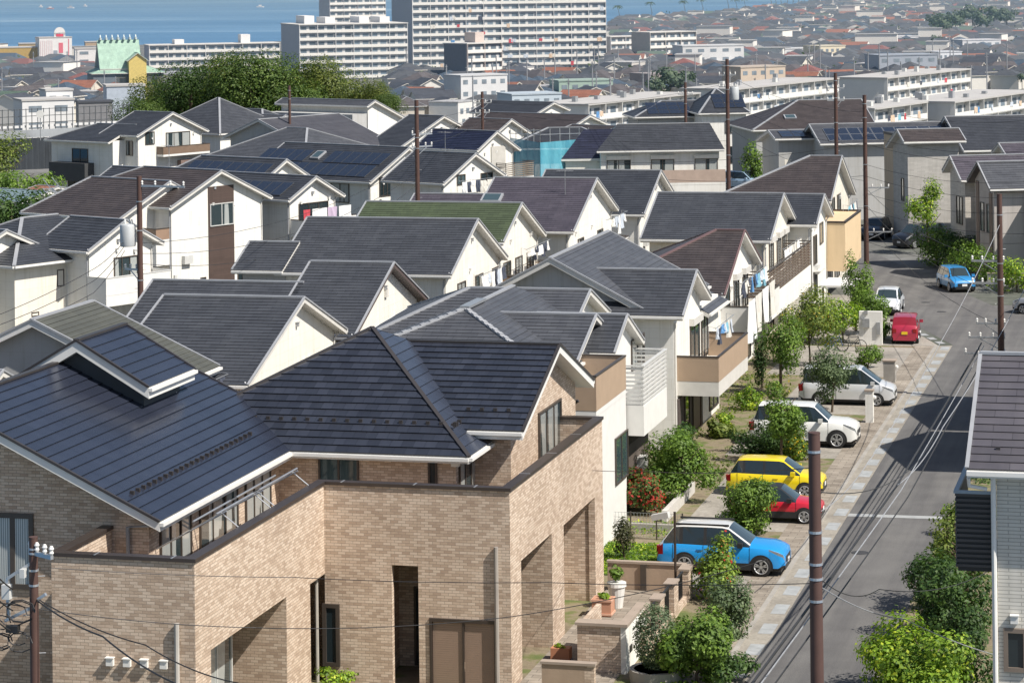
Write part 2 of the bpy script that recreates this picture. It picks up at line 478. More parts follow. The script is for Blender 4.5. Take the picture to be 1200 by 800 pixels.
        q.box(x1-t-o, x1+o, y0-o, y1+o, zf+h-.056, zf+h); q.box(x0+.004, x1-t-o-.003, y0-o, y0+t+o, zf+h-.056, zf+h); q.box(x0+.004, x1-t-o-.003, y1-t-o, y1+o, zf+h-.056, zf+h)
        s.part('handrail', q, rail, b)
        return b
    def pipe(s, pts, r=.045, mat=WHITE):
        mb = MB(); mb.tube(pts, r, 8); s.part('downpipe', mb, mat)
    def vent(s, face, a, z, w=.2, mat=WHITE):
        mb = MB(); p, q = s._pt(face, a-w/2, z-w/2, .004), s._pt(face, a+w/2, z+w/2, .12)
        mb.box(p[0], q[0], p[1], q[1], p[2], q[2]); 
        p, q = s._pt(face, a-w*.6, z+w/2+.002, .004), s._pt(face, a+w*.6, z+w/2+.03, .15)
        mb.box(p[0], q[0], p[1], q[1], p[2], q[2]); s.part('vent_hood', mb, mat)
    def solar(s, P0, ax, up, nx, ny, w=1.3, h=.9, lift=.09, frame=None):
        frame = frame or PANELF
        """solar panels on a slope: P0 lower corner, ax along the eave, up up the slope (unit vectors)"""
        P0, ax, up = Vector(P0), Vector(ax).normalized(), Vector(up).normalized(); n = ax.cross(up).normalized()
        if n.z < 0: n = -n
        fb = MB()
        for j in range(ny):
            for i in range(nx):
                a = P0+ax*(i*w)+up*(j*h)+n*lift
                c = [a+ax*.02+up*.02, a+ax*(w-.02)+up*.02, a+ax*(w-.02)+up*(h-.02), a+ax*.02+up*(h-.02)]
                fm = MB(); lo = [p-n*.05 for p in c]
                fm.poly(lo[::-1])
                for q in range(4): r_ = (q+1) % 4; fm.poly([lo[q], lo[r_], c[r_], c[q]])
                ins = [a+ax*.045+up*.045, a+ax*(w-.045)+up*.045, a+ax*(w-.045)+up*(h-.045), a+ax*.045+up*(h-.045)]
                for q in range(4): r_ = (q+1) % 4; fm.poly([c[q], c[r_], ins[r_], ins[q]])
                pn = s.part('solar_panel', fm, frame)
                g = MB(); g.poly(ins, 0, [(.0, 0), (w, 0), (w, h), (0, h)]); s.part('cell_sheet', g, SOLAR, pn)
    def skylight(s, c, ax, up, w=.8, h=1.1):
        c, ax, up = Vector(c), Vector(ax).normalized(), Vector(up).normalized(); n = ax.cross(up).normalized()
        if n.z < 0: n = -n
        mb = MB(); mb.bar(c-up*h/2+n*.1, c+up*h/2+n*.1, w, .14, 0, n); o = s.part('skylight', mb, GREYTRIM)
        g = MB(); q = n*.178; g.poly([c-ax*w*.4-up*h*.42+q, c+ax*w*.4-up*h*.42+q, c+ax*w*.4+up*h*.42+q, c-ax*w*.4+up*h*.42+q]); s.part('pane', g, GLASSB, o)

def fit(fr, B, C, D, L, zb):
    """apex, near eave corner, far eave corner and ridge end of a gable that looks towards +x"""
    b = fr.Z(*B, zb); c = fr.X(*C, b[0]); d = fr.X(*D, b[0]); l = fr.Z(*L, zb)
    w1, w2 = b[1]-c[1], d[1]-b[1]
    k = ((b[2]-c[2])/w1 + (b[2]-d[2])/w2)/2
    return dict(lo=l[0], hi=b[0], r=b[1], w1=w1, w2=w2, zb=zb, k=k)

def gable(name, label, fr, B, C, D, L, zb, tile, wall, elo='gable', lo=None, base=0.0, cat='house', group=None, k=None, w=None, **kw):
    g = fit(fr, B, C, D, L, zb)
    if lo is not None: g['lo'] = lo
    if k: g['k'] = k
    if w: g['w1'] = g['w2'] = w
    h = House(name, label, cat, ((g['lo']+g['hi'])/2, g['r'], base), fr, group)
    h.g = h.ridge('x', g['lo'], g['hi'], g['r'], g['w1'], g['w2'], g['zb'], g['k'], elo, 'gable', tile, wall, base, **kw)
    g = h.g; h.E = ('E', g['xw']); fittings(h)
    h.E = ('E', g['xw']); h.S = ('S', g['r']-g['w1']+kw.get('oe', .5))
    return h

def fittings(h):
    """the small things on a gable wall: attic vent, downpipes, meter box, air conditioner on brackets"""
    g = h.g; x = g['xw']; q = random.Random(int(g['r']*10)); y0, y1 = g['r']-g['w1']+.5, g['r']+g['w2']-.5; b = h.o.z
    h.vent(('E', x), g['r']+q.uniform(-.3, .3), g['zb']-1.15, .16, GREYTRIM)
    h.pipe([(x+.3, y0-.35, g['z1']+.1), (x-.1, y0-.06, g['z1']-.35), (x-.1, y0-.06, b)], .04, GREYTRIM)
    h.pipe([(x+.3, y1+.3, g['z2']+.1), (x+.05, y1-.12, g['z2']-.3), (x+.05, y1-.12, b)], .04, TRIM)
    mb = MB(); a = y0+q.uniform(.5, 1.2); mb.box(x+.004, x+.3, a, a+.75, b+2.55, b+3.1); h.part('air_conditioner', mb, FRAME_W)
    mb = MB(); mb.box(x+.004, x+.12, y0+.15, y0+.38, b+1.4, b+1.9); h.part('meter_box', mb, FRAME_W)
    for k in range(2): h.vent(('E', x), q.uniform(y0+.6, y1-.6), g['z1']-q.uniform(.1, .5), .15)
def gable_front(h, n=2, zf=3.7, panel=BROWNP, kind='panel', depth=1.3, ya=None, yb=None, boxes=None, frame=FRAME_D, slabm=WHITE, doors=True, skirt=.1):
    """upper floor front of a row house: balcony doors behind a balcony"""
    g = h.g; x = g['xw']; y0 = ya if ya is not None else g['r']-g['w1']+1.0; y1 = yb if yb is not None else g['r']+g['w2']-1.0
    h.balcony(x, x+depth, y0, y1, zf, 1.1, panel, kind, slabm=slabm, skirt=skirt)
    for i in range(n):
        c = y0+(y1-y0)*(i+.5)/n
        h.window(('E', x), c-.8, c+.8, zf+.1, zf+1.75, frame=frame, glass=random.choice([GLASSC, GLASSB, GLASS]), box=boxes)

# ------------------------------------------------------------------ foliage
def leaf_mesh(name, pts, size, mat, flat=.55, seed=0, aspect=.6, up=None):
    up = NRM.get(id(pts), up); r = np.random.default_rng(seed+len(pts)); n = len(pts); pts = np.asarray(pts, float)
    d = r.normal(size=(n, 3)); d[:, 2] = np.abs(d[:, 2])*(1+flat)
    if up is not None and len(up) == n: d = d*.55+np.asarray(up)*1.3
    d /= np.linalg.norm(d, axis=1)[:, None]
    a = r.normal(size=(n, 3)); a -= (a*d).sum(1)[:, None]*d; a /= np.linalg.norm(a, axis=1)[:, None]
    b = np.cross(d, a); s_ = size*(.6+.8*r.random(n))[:, None]
    A, B_ = a*s_*.5, b*s_*.5*aspect
    V = np.empty((n*4, 3)); V[0::4] = pts-A; V[1::4] = pts+B_-A*.1+d*s_*.08; V[2::4] = pts+A; V[3::4] = pts-B_-A*.1+d*s_*.08
    me = bpy.data.meshes.new(name); me.vertices.add(n*4); me.vertices.foreach_set('co', V.ravel())
    me.loops.add(n*4); me.loops.foreach_set('vertex_index', np.arange(n*4)); me.polygons.add(n)
    me.polygons.foreach_set('loop_start', np.arange(0, n*4, 4)); me.polygons.foreach_set('loop_total', np.full(n, 4))
    me.update(); me.validate(); me.materials.append(mat); return me

NRM = {}
def crown_points(n, rx, ry, rz, lobes=9, seed=1, core=.35, cz=0, bottom=-.75):
    r = np.random.default_rng(seed); out = []; nr = []
    L = []
    for i in range(lobes):
        d = r.normal(size=3); d /= np.linalg.norm(d); d[2] = max(bottom, d[2])
        q = .45+.35*r.random(); L.append((d*q, .28+.26*r.random()))
    L.append((np.zeros(3), .5 if lobes else .92))
    per = [l[1]**2 for l in L]; tot = sum(per)
    for (c, rad), w in zip(L, per):
        m = int(n*w/tot); d = r.normal(size=(m, 3)); d /= np.linalg.norm(d, axis=1)[:, None]
        q = rad*(core+(1-core)*r.random(m)**.5)*(1+.07*r.normal(size=m)); out.append(c+d*q[:, None]); nr.append(d+c*.6)
    p = np.concatenate(out)*np.array([rx, ry, rz])/.92; p[:, 2] += cz
    NRM[id(p)] = np.concatenate(nr); return p

GREEN = leaf_mat((.06, .12, .022), (.20, .31, .055))
DEEP = leaf_mat((.025, .06, .02), (.085, .15, .04))
OLIVE = leaf_mat((.07, .11, .025), (.22, .27, .07))
LIME = leaf_mat((.08, .17, .018), (.27, .40, .045), (.42, .50, .05), .15)
BLUEG = leaf_mat((.055, .09, .05), (.17, .23, .12))
RUST = leaf_mat((.07, .12, .025), (.22, .27, .06), (.40, .30, .06), .05)
REDL = leaf_mat((.05, .09, .025), (.13, .19, .045), (.45, .05, .045), .3)
FLOW = leaf_mat((.08, .15, .025), (.26, .36, .06), (.55, .04, .04), .025)
SHADE_CORE = plain((.012, .022, .009), .95, 0, .3, 3)
BARK = plain((.11, .08, .055), .9, 0, .3, 3, .4)

def plant(name, label, cat, x, y, z, height, rx, rz, mat, n=1500, size=.14, trunk=True, seed=0, ry=None, lobes=9, group=None, core=.35, fr=F0, stems=1, cz=None):
    """tree or shrub: x, y, z is its foot; rx, ry, rz the half sizes of its crown"""
    ry = ry or rx; t = Thing(name, label, cat, (x, y, z), fr, group)
    cz = cz if cz is not None else height-rz
    p = crown_points(n, rx, ry, rz, lobes, seed, core, cz)
    p[:, 2] = np.maximum(p[:, 2], .04)
    ob = link('crown', leaf_mesh('crown', p, size, mat, seed=seed), [], t.e)
    if trunk:
        mb = MB(); r = random.Random(seed)
        for k in range(stems):
            bx, by = (r.uniform(-.15, .15)*(stems > 1)*2, r.uniform(-.15, .15)*(stems > 1)*2)
            tr = max(.03, height*.016)
            mid = (x+bx+r.uniform(-.1, .1), y+by+r.uniform(-.1, .1), z+height*.4)
            mb.tube([(x+bx, y+by, z-.05), mid, (x+bx*1.5, y+by*1.5, z+cz+rz*.3)], [tr*1.3, tr, tr*.4], 7)
            for j in range(5):
                a = r.uniform(0, 6.28); zz = z+max(.15*height, cz-rz*.8)+r.random()*rz*.8; q = .6*rx
                mb.tube([(mid[0], mid[1], zz), (x+math.cos(a)*q*.6, y+math.sin(a)*q*.6, zz+rz*.3), (x+math.cos(a)*q, y+math.sin(a)*q, zz+rz*.55)], [tr*.6, tr*.4, tr*.2], 5)
        t.part('trunk', mb, BARK)
    return t
# ------------------------------------------------------------------ camera, light
cam = bpy.data.objects.new('camera', bpy.data.cameras.new('camera')); COL.objects.link(cam); scene.camera = cam
cam.data.sensor_width = 36; cam.data.lens = FOC/1200*36; cam.data.shift_y = (HOR-400)/1200
cam.data.clip_start = 1; cam.data.clip_end = 40000
cam.matrix_world = (Matrix.Translation((0, 0, CAMH)) @ Matrix.Rotation(PHI, 4, 'Z') @ Matrix.Rotation(math.radians(90), 4, 'X')
                    @ Matrix.Rotation(-ROLL, 4, 'Z'))
EL = math.radians(50)
sx, sy = .83, -.557                                   # towards the sun, camera-aligned
su, sv = sx*math.cos(PHI)-sy*math.sin(PHI), sx*math.sin(PHI)+sy*math.cos(PHI)
S = Vector((su*math.cos(EL), sv*math.cos(EL), math.sin(EL)))
ld = bpy.data.lights.new('sun', 'SUN'); ld.energy = 6.6; ld.angle = math.radians(.5); ld.color = (1, .94, .85)
sun = bpy.data.objects.new('sun', ld); COL.objects.link(sun); sun.rotation_euler = S.to_track_quat('Z', 'Y').to_euler(); sun.location = (30, 0, 60)
w = bpy.data.worlds.new('World'); scene.world = w; w.use_nodes = True
sk = w.node_tree.nodes.new('ShaderNodeTexSky'); sk.sky_type = 'NISHITA'; sk.sun_disc = False
sk.sun_elevation = EL; sk.sun_rotation = math.atan2(su, sv)
w.node_tree.links.new(sk.outputs[0], w.node_tree.nodes['Background'].inputs[0]); w.node_tree.nodes['Background'].inputs[1].default_value = .10
scene.view_settings.view_transform = 'Standard'; scene.view_settings.look = 'None'; scene.view_settings.exposure = 0
scene.cycles.max_bounces = 6; scene.cycles.diffuse_bounces = 3; scene.cycles.glossy_bounces = 3; scene.cycles.transparent_max_bounces = 6
scene.cycles.use_denoising = True

# ------------------------------------------------------------------ ground and sea
def coast(px):
    pts = [(-700, 75), (-200, 62), (0, 58), (330, 50), (560, 40), (720, 30), (850, 20), (1000, 4), (1200, -14), (1500, -22), (1900, -25)]
    for (a, ya), (b, yb) in zip(pts, pts[1:]):
        if px <= b: y = ya+(yb-ya)*(px-a)/(b-a); break
    d = sight(px, y); return (-16.6-CAMH)/d[2]
mb = MB(); cols = list(range(-700, 1901, 65)); fr_ = [0.02, .05, .08, .12, .15, .165, .18, .19, .2, .21, .22, .235, .25, .27, .29, .31, .34, .38, .45, .55, .7, .85, 1.0, 1.004, 1.02]
g = []
for px in cols:
    D = coast(px); a = sight(px, 300); row = []
    for f in fr_:
        dist = 1500*f if f < .45 else (1500*.45+(D-1500*.45)*(f-.45)/.55)
        ax = (a[0]*math.cos(PHI)+a[1]*math.sin(PHI)); Xc = ax*dist
        row.append(Vector((Xc*math.cos(PHI)-dist*math.sin(PHI), Xc*math.sin(PHI)+dist*math.cos(PHI), ground_z(dist) if f <= 1 else (-17.4 if f < 1.01 else -21))))
    g.append(row)
for i in range(len(g)-1):
    for j in range(len(fr_)-1): mb.poly([g[i][j], g[i+1][j], g[i+1][j+1], g[i][j+1]])
m, nt, b = new_mat('earth'); co = coords(nt)
o = mul(nt, ramp(nt, noise(nt, co, .05, 6), [(.35, (.07, .085, .06)), (.5, (.13, .13, .12)), (.65, (.19, .19, .19))]), ramp(nt, noise(nt, co, .9, 5), [(.3, (.6, .6, .58)), (.7, (1.2, 1.2, 1.2))]))
nt.links.new(o, b.inputs['Base Color']); b.inputs['Roughness'].default_value = .95
single('ground', mb, m, (0, 0, 0), 'built up ground sloping gently down to the bay', 'ground', kind='structure')

mb = MB(); mb.poly([F0.world((-26000, -200, -17)), (26000, -200, -17), (26000, 34000, -17), (-26000, 34000, -17)], 0)
m, nt, b = new_mat('sea_water'); co = coords(nt, 'Object', (.0007, .0042, 1))
mp = nt.nodes[-1]
for n_ in nt.nodes:
    if n_.type == 'MAPPING': n_.inputs['Rotation'].default_value = (0, 0, -PHI)
c1 = ramp(nt, noise(nt, co, 1.6, 6, .55), [(.3, (.050, .145, .28)), (.5, (.07, .18, .33)), (.6, (.11, .23, .38)), (.74, (.22, .35, .47))])
c2 = ramp(nt, noise(nt, coords(nt, 'Object', (.012, .06, 1)), 1.3, 4), [(.35, (.93, .93, .94)), (.7, (1.06, 1.06, 1.05))])
nt.links.new(mul(nt, c1, c2), b.inputs['Base Color']); b.inputs['Roughness'].default_value = .55; b.inputs['Specular IOR Level'].default_value = .25
single('sea', mb, m, (0, 0, -17), 'hazy blue bay with pale streaks beyond the town', 'sea', kind='structure')

# ------------------------------------------------------------------ streets and plots
def sheet(name, pts, z, mat, label, cat, kind='structure', fr=F0):
    mb = MB(); mb.poly([(p[0], p[1], z) for p in pts]); return single(name, mb, mat, (pts[0][0], pts[0][1], z), label, cat, fr, kind=kind)
m, nt, b = new_mat('asphalt'); co = coords(nt)
o = mul(nt, ramp(nt, noise(nt, co, .5, 6), [(.3, (.098, .095, .094)), (.7, (.136, .132, .129))]), ramp(nt, noise(nt, co, 25, 3), [(.3, (.75, .75, .75)), (.7, (1.25, 1.25, 1.25))]))
st = noise(nt, coords(nt, 'Object', (1.3, .06, 1)), 1.0, 4); o = mul(nt, o, ramp(nt, st, [(.4, (.86, .86, .87)), (.6, (1.1, 1.1, 1.08))]))
nt.links.new(o, b.inputs['Base Color']); b.inputs['Roughness'].default_value = .9; bump(nt, b, noise(nt, co, 60, 2), .3, .01)
ASPH = m
sheet('road', [(-13.26, 20), (-9.4, 20), (-9.4, 148), (22, 159), (22, 182), (-12.3, 170), (-20, 191), (-31, 221), (-37, 219), (-21.6, 175), (-13.26, 152)], .008, ASPH, 'grey asphalt residential street bending away to the left', 'road')
# paving of the plots along the street
m, nt, b = new_mat('plot_paving'); co = coords(nt, 'Object')
t = brick_tex(nt, co, (.25, .215, .175), (.34, .30, .25), (.15, .13, .11), .6, .3, .012)
o = mul(nt, t.outputs[0], ramp(nt, noise(nt, co, .7, 6), [(.3, (.62, .6, .58)), (.7, (1.15, 1.15, 1.15))]))
nt.links.new(o, b.inputs['Base Color']); b.inputs['Roughness'].default_value = .9; bump(nt, b, noise(nt, co, 9, 4), .3, .02)
PAVE = m
m, nt, b = new_mat('driveway_concrete'); co = coords(nt)
o = mul(nt, ramp(nt, noise(nt, co, .45, 6), [(.3, (.19, .175, .15)), (.5, (.3, .275, .24)), (.7, (.37, .345, .3))]), ramp(nt, noise(nt, co, 6, 5), [(.35, (.8, .8, .8)), (.65, (1.1, 1.1, 1.1))]))
nt.links.new(o, b.inputs['Base Color']); b.inputs['Roughness'].default_value = .9; bump(nt, b, noise(nt, co, 18, 4), .3, .02)
DRIVE = m
m, nt, b = new_mat('yard_soil'); co = coords(nt)
o = ramp(nt, noise(nt, co, .8, 6), [(.32, (.12, .095, .06)), (.48, (.22, .18, .12)), (.58, (.13, .14, .05)), (.7, (.08, .12, .03))])
nt.links.new(o, b.inputs['Base Color']); b.inputs['Roughness'].default_value = 1; bump(nt, b, noise(nt, co, 14, 5), .6, .04)
SOIL = m
sheet('yard', [(-40, 60), (-14.25, 60), (-14.25, 151), (-40, 175)], .006, SOIL, 'earth and weeds of the front gardens along the street', 'yard')
sheet('yard', [(-9.4, 55), (-2, 55), (-2, 148), (-9.4, 148)], .005, SOIL, 'dark soil of the plots along the right side of the street', 'yard')
for i, (x0, x1, y0, y1) in enumerate([(-19, -14.27, 90.6, 99.4), (-19.3, -14.27, 100.6, 111.2), (-20.2, -14.27, 116, 124), (-19.8, -14.27, 127.6, 137), (-22, -14.27, 139.5, 150.5)]):
    sheet('driveway', [(x0, y0), (x1, y0), (x1, y1), (x0, y1)], .012, DRIVE if i % 2 == 0 else DRIVE, ['worn concrete parking pad under the bright blue car', 'concrete parking pad of the yellow and red cars', 'concrete parking pad under the white off-roader',
          'concrete parking pad under the silver minivan', 'wide pale concrete forecourt before the small red car'][i], 'driveway')
sheet('driveway', [(-22, 151), (-13.9, 151.2), (-16.4, 158.5), (-21.9, 174), (-24, 174)], .012, DRIVE, 'corner forecourt of pale concrete at the bend', 'driveway')
sheet('sidewalk', [(-15.3, 20), (-14.262, 20), (-14.262, 151.3), (-15.3, 151.3)], .018, PAVE, 'band of brownish paving stones between plots and gutter', 'pavement')
mb = MB(); mb.box(-14.25, -14.08, 20, 151.5, -.1, .05); single('kerb', mb, CONC, (-14.2, 100, 0), 'low grey kerb of the left side of the street', 'kerb', kind='structure')
m, nt, b = new_mat('gutter_concrete'); co = coords(nt)
o = mul(nt, ramp(nt, noise(nt, co, .6, 6), [(.3, (.22, .20, .17)), (.7, (.36, .33, .28))]), ramp(nt, noise(nt, co, 7, 4), [(.3, (.8, .8, .8)), (.7, (1.1, 1.1, 1.1))]))
nt.links.new(o, b.inputs['Base Color']); b.inputs['Roughness'].default_value = .9
GUT = m; LIDM = plain((.33, .345, .35), .85, 0, .25, 2)
sheet('gutter_channel', [(-14.08, 20), (-13.26, 20), (-13.26, 151.8), (-14.08, 151.5)], .014, GUT, 'tan concrete gutter strip along the street edge', 'gutter')
mb = MB(); y = 50.0; i = 0
while y < 151:
    mb.poly([(-13.82, y, .019), (-13.34, y, .019), (-13.34, y+1.35, .019), (-13.82, y+1.35, .019)]); y += 2.7; i += 1
single('gutter_cover', mb, LIDM, (-13.6, 100, .019), 'row of pale grey gutter lids beside the asphalt', 'gutter', kind='structure')
mb = MB(); y = 152.0
for k in range(5):
    a, b_ = Vector((-13.7, 152.4, .022)), Vector((-16.6, 160, .022)); d = (b_-a).normalized(); n_ = Vector((-d.y, d.x, 0)); p = a+d*(k*1.7)
    mb.poly([p, p+d*.95, p+d*.95+n_*.42, p+n_*.42][::-1])
single('gutter_cover', mb, LIDM, (-14, 152, .022), 'pale grey gutter lids turning the corner of the street', 'gutter', kind='structure')
sheet('road_marking', [(-13.26, 103.95), (-9.4, 104.1), (-9.4, 104.6), (-13.26, 104.5)], .016, plain((.33, .34, .34), .9, 0, .15, 3), 'pale concrete strip crossing the street', 'road strip')
for x, y, r_, lab in ((-15.2, 166.5, .3, 'round dark manhole cover nearest the street corner'), (-16.6, 171, .3, 'round dark manhole cover farther round the bend'), (-12.0, 97.6, .33, 'dark round manhole cover beside the tree shadow')):
    mb = MB(); mb.lathe((x, y, 0), [(r_, .0), (r_, .016), (r_*.9, .018), (0.01, .018)], 18)
    single('manhole_cover', mb, plain((.06, .06, .062), .7, .3, .2, 9), (x, y, 0), lab, 'manhole cover')
sheet('lawn_ground', [(-23, 92.2), (-18.9, 92.2), (-18.9, 97.5), (-23, 97.5)], .02, plain((.06, .11, .02), 1, 0, .4, 3), 'small bright green lawn behind the blue car', 'lawn')
p = np.column_stack([rng.uniform(-23, -18.9, 6000), rng.uniform(92.2, 97.5, 6000), rng.uniform(.02, .09, 6000)])
p = p[(np.abs(p[:, 1]-95.6) > .12)]
ob = link('grass', leaf_mesh('grass', p, .1, LIME), []); ob['label'] = 'short bright grass of the little lawn behind the blue car'; ob['category'] = 'grass'; ob['kind'] = 'stuff'
def weeds(x0, x1, y0, y1, n, mat, label, size=.13, hz=.18):
    c = np.column_stack([rng.uniform(x0, x1, 40), rng.uniform(y0, y1, 40)]); k = rng.integers(0, 40, n)
    p = np.column_stack([np.clip(c[k, 0]+rng.normal(0, .35, n), x0, x1), np.clip(c[k, 1]+rng.normal(0, .35, n), y0, y1), rng.random(n)**2*hz+.02])
    ob = link('weeds', leaf_mesh('weeds', p, size, mat), []); ob['label'] = label; ob['category'] = 'weeds'; ob['kind'] = 'stuff'
weeds(-23, -17.5, 98.8, 101.0, 900, LIME, 'strip of grass and weeds between blue and red cars')
weeds(-23.5, -19.5, 108, 117, 1500, OLIVE, 'straggling weeds in the garden behind the yellow car')
weeds(-23.4, -19.9, 120, 139, 1800, RUST, 'dry weeds in the gardens behind the white and silver cars')
weeds(-16.2, -14.6, 76, 86.5, 1500, LIME, 'low ground cover beside the pavement under the shrubs')
weeds(-9.3, -7.2, 80, 150, 2500, DEEP, 'dark verge weeds along the right side of the street')

# thin blue haze lying over the low ground towards the bay
hz = MB(); c_, s_ = math.cos(PHI), math.sin(PHI)
def hzp(x, y, z): return (x*c_-y*s_, x*s_+y*c_, z)
lo = [hzp(-900, 420, -24), hzp(1500, 420, -24), hzp(2400, 4200, -24), hzp(-1700, 4200, -24)]; hi = [(p[0], p[1], 42) for p in lo]
hz.poly(lo[::-1]); hz.poly(hi)
for i in range(4): j = (i+1) % 4; hz.poly([lo[i], lo[j], hi[j], hi[i]])
m = bpy.data.materials.new('haze'); m.use_nodes = True; nt = m.node_tree; nt.nodes.clear()
v = N(nt, 'ShaderNodeVolumeScatter'); v.inputs['Color'].default_value = (.52, .76, 1, 1); v.inputs['Density'].default_value = .00023; v.inputs['Anisotropy'].default_value = .3
out = N(nt, 'ShaderNodeOutputMaterial'); nt.links.new(v.outputs[0], out.inputs['Volume'])
single('haze', hz, m, (0, 0, 0), 'thin blue sea haze over the far town and bay', 'haze', kind='stuff')
scene.cycles.volume_bounces = 0; scene.cycles.volume_step_rate = 4
# ------------------------------------------------------------------ the brick house in front
ZE = 6.4
DARKTILE = tiles((.029, .033, .046), .38, .38, .32, .22); SOLTILE = tiles((.025, .030, .047), .38, 3.2, .22, .1)
h = House('brick_house', 'large brown brick house with dark hipped roofs and walled balconies in front', 'house', (-25, 80, 0))
# roof planes
ka, kr = .48, .48
e1y, rk = 68.77, 82.6; ex, rx_ = -27.9, -34.4; rz = ZE+ka*(ex-rx_)
A1 = [(ex, e1y, ZE), (ex, rk, ZE), (rx_, rk, rz), (rx_, e1y, rz)]
A1w = [(rx_*2-ex, e1y, ZE), (rx_, e1y, rz), (rx_, rk, rz), (rx_*2-ex, rk, ZE)]
h.roofs([A1, A1w], SOLTILE, .38, .26, WHITE, [((rx_, e1y, rz), (rx_, rk, rz))], [((ex, e1y, ZE), (rx_, e1y, rz)), ((ex, rk, ZE), (rx_, rk, rz))], [((ex, e1y, ZE), (ex, rk-2.4, ZE), (1, 0, 0))], DARKTRIM, riser=.03)
pk = (-27.1, 86.1, 9.5); y0 = 79.8
A2f = [(-33.2, y0, ZE), (-22, y0, ZE), pk]; A2r = [(-22, y0, ZE), (-22, 92.4, ZE), pk]; A2b = [(-22, 92.4, ZE), (-33.2, 92.4, ZE), pk]; A2l = [(-33.2, 92.4, ZE), (-33.2, y0, ZE), pk]
h.roofs([A2f, A2b, A2l], DARKTILE, .38, .2, WHITE, [((-22, y0, ZE), pk), ((-33.2, y0, ZE), pk)], [], [((-27.8, y0, ZE), (-22, y0, ZE), (0, -1, 0))], DARKTRIM, riser=.035, capw=.14)
h.roofs([A2r], tiles((.038, .045, .065), .38, 1.6, .22, .12), .38, .2, WHITE, [], [], [((-22, y0, ZE), (-22, 83.6, ZE), (1, 0, 0))], DARKTRIM, riser=.03)
# right wing, gable towards the street
g3 = dict(r=87.3, w=5.3, zb=8.9, hi=-20.82)
h.ridge('x', -26.4, g3['hi'], g3['r'], 5.3, 5.2, 8.9, .385, 'none', 'gable', DARKTILE, BRICK, 0, og=.55, oe=.6, ch=.38, th=.26, trim=WHITE, cap=DARKTRIM, riser=.035)
# raised clerestory roof on the left wing
h.ridge('y', 76.4, 80.3, -33.7, 2.15, 2.4, 10.25, .58, 'gable', 'gable', SOLTILE, plain((.05, .06, .07), .6), 8.2, og=.45, oe=.35, ch=.38, th=.34, trim=WHITE, cap=DARKTRIM, riser=.03)
h.pipe([(-31.6, 80.1, 8.75), (-31.75, 80.2, 8.4), (-31.75, 79.6, 8.25), (-31.5, 79.5, 8.0)], .06)
# walls
mb = MB()
def wallpoly(y, xs, z0): pass
yA = 69.45
prof = [(-40.6, 0), (-28.5, 0), (-28.5, ZE-.1), (rx_, rz-.25), (-40.3, ZE-.1)]
for yy, rev in ((yA, False), (82.2, True)):
    q = [(x, yy, z) for x, z in prof]; mb.poly(q[::-1] if rev else q)
mb.poly([(-28.5, yA, 0), (-28.5, 82.2, 0), (-28.5, 82.2, ZE-.1), (-28.5, yA, ZE-.1)])
mb.box(-32.6, -22.6, 80.4, 91.8, 0, ZE-.12)
h.part('wall', mb, BRICK)
# walled balcony, left: faces y=65.86 and x=-25.75
ZP = 6.02; T = .22
mb = MB()
mb.box(-29.85, -25.75-T-.003, 65.86, 65.86+T, 0, ZP)                      # front wall
mb.box(-25.75-T, -25.75, 65.86, 67.0, 0, ZP)                         # corner pier of the side wall
mb.box(-25.75-T, -25.75, 73.15, 75.3, 0, ZP); mb.box(-25.75-T, -25.75, 67.003, 73.147, 3.42, ZP)
mb.box(-25.75-T, -25.75, 75.303, 76.9, 3.3, ZP)
mb.box(-27.6, -25.75-T-.003, 73.15, 73.4, 0, 3.9); mb.box(-29.85, -29.6, 66.09, 69.4, 0, ZP)
mb.box(-28.4, -25.98, 66.1, 76.6, 3.5, 3.7)
mb.box(-28.3, -28.1, 66.1, 76.5, 0, 3.5)
# centre wall, y = 76.7, and right wall, x = -19.9
YC = 76.7; XR = -19.9
for x0, x1, z0, z1 in ((-25.753, -23.62, 0, ZP), (-22.78, -22.42, 0, ZP), (-20.36, XR-T-.003, 0, ZP), (-23.617, -22.783, 3.66, ZP), (-22.417, -20.363, 2.02, ZP)):
    mb.box(x0, x1, YC, YC+T, z0, z1)
for ya, yb, z0, z1 in ((YC, 78.0, 0, ZP), (82.0, 83.65, 0, ZP), (88.3, 89.6, 0, ZP), (78.003, 81.997, 3.66, ZP), (83.653, 88.297, 3.58, ZP)):
    mb.box(XR-T, XR, ya, yb, z0, z1)
mb.box(-22.3, XR-T-.003, 82.0, 82.25, 0, 4.1); mb.box(-22.3, XR-T-.003, 88.35, 88.6, 0, 4.1); mb.box(-22.2, -22.0, 77.0, 88.3, 0, 4.1)
mb.box(-24.9, XR-T-.003, 89.38, 89.6, 3.9, ZP)
mb.box(-24.3, -24.1, 77.0, 79, 0, 3.7); mb.box(-24.1, -22.4, 79.0, 79.2, 0, 3.7); mb.box(-22.6, -22.45, 76.95, 79, 0, 3.7)
mb.box(-28, XR-T-.01, 77.0, 89.3, 3.8, 4.0)
h.part('balcony_wall', mb, BRICK)
cb = MB(); o = .05
cb.box(-29.9, -25.75-T-.053, 65.81, 65.86+T+o, ZP+.003, ZP+.1); cb.box(-25.75-T-o, -25.70, 65.81, YC-.055, ZP+.003, ZP+.1)
cb.box(-25.75-T-o, XR-T-.053, YC-.05, YC+T+o, ZP+.003, ZP+.1); cb.box(XR-T-o, XR+.05, YC-.05, 89.65, ZP+.003, ZP+.1); cb.box(-24.9, XR-T-.053, 89.33, 89.65, ZP+.003, ZP+.1)
cb.box(-29.9, -29.55, 66.14, 69.4, ZP+.003, ZP+.1)
h.part('coping', cb, BRONZE)
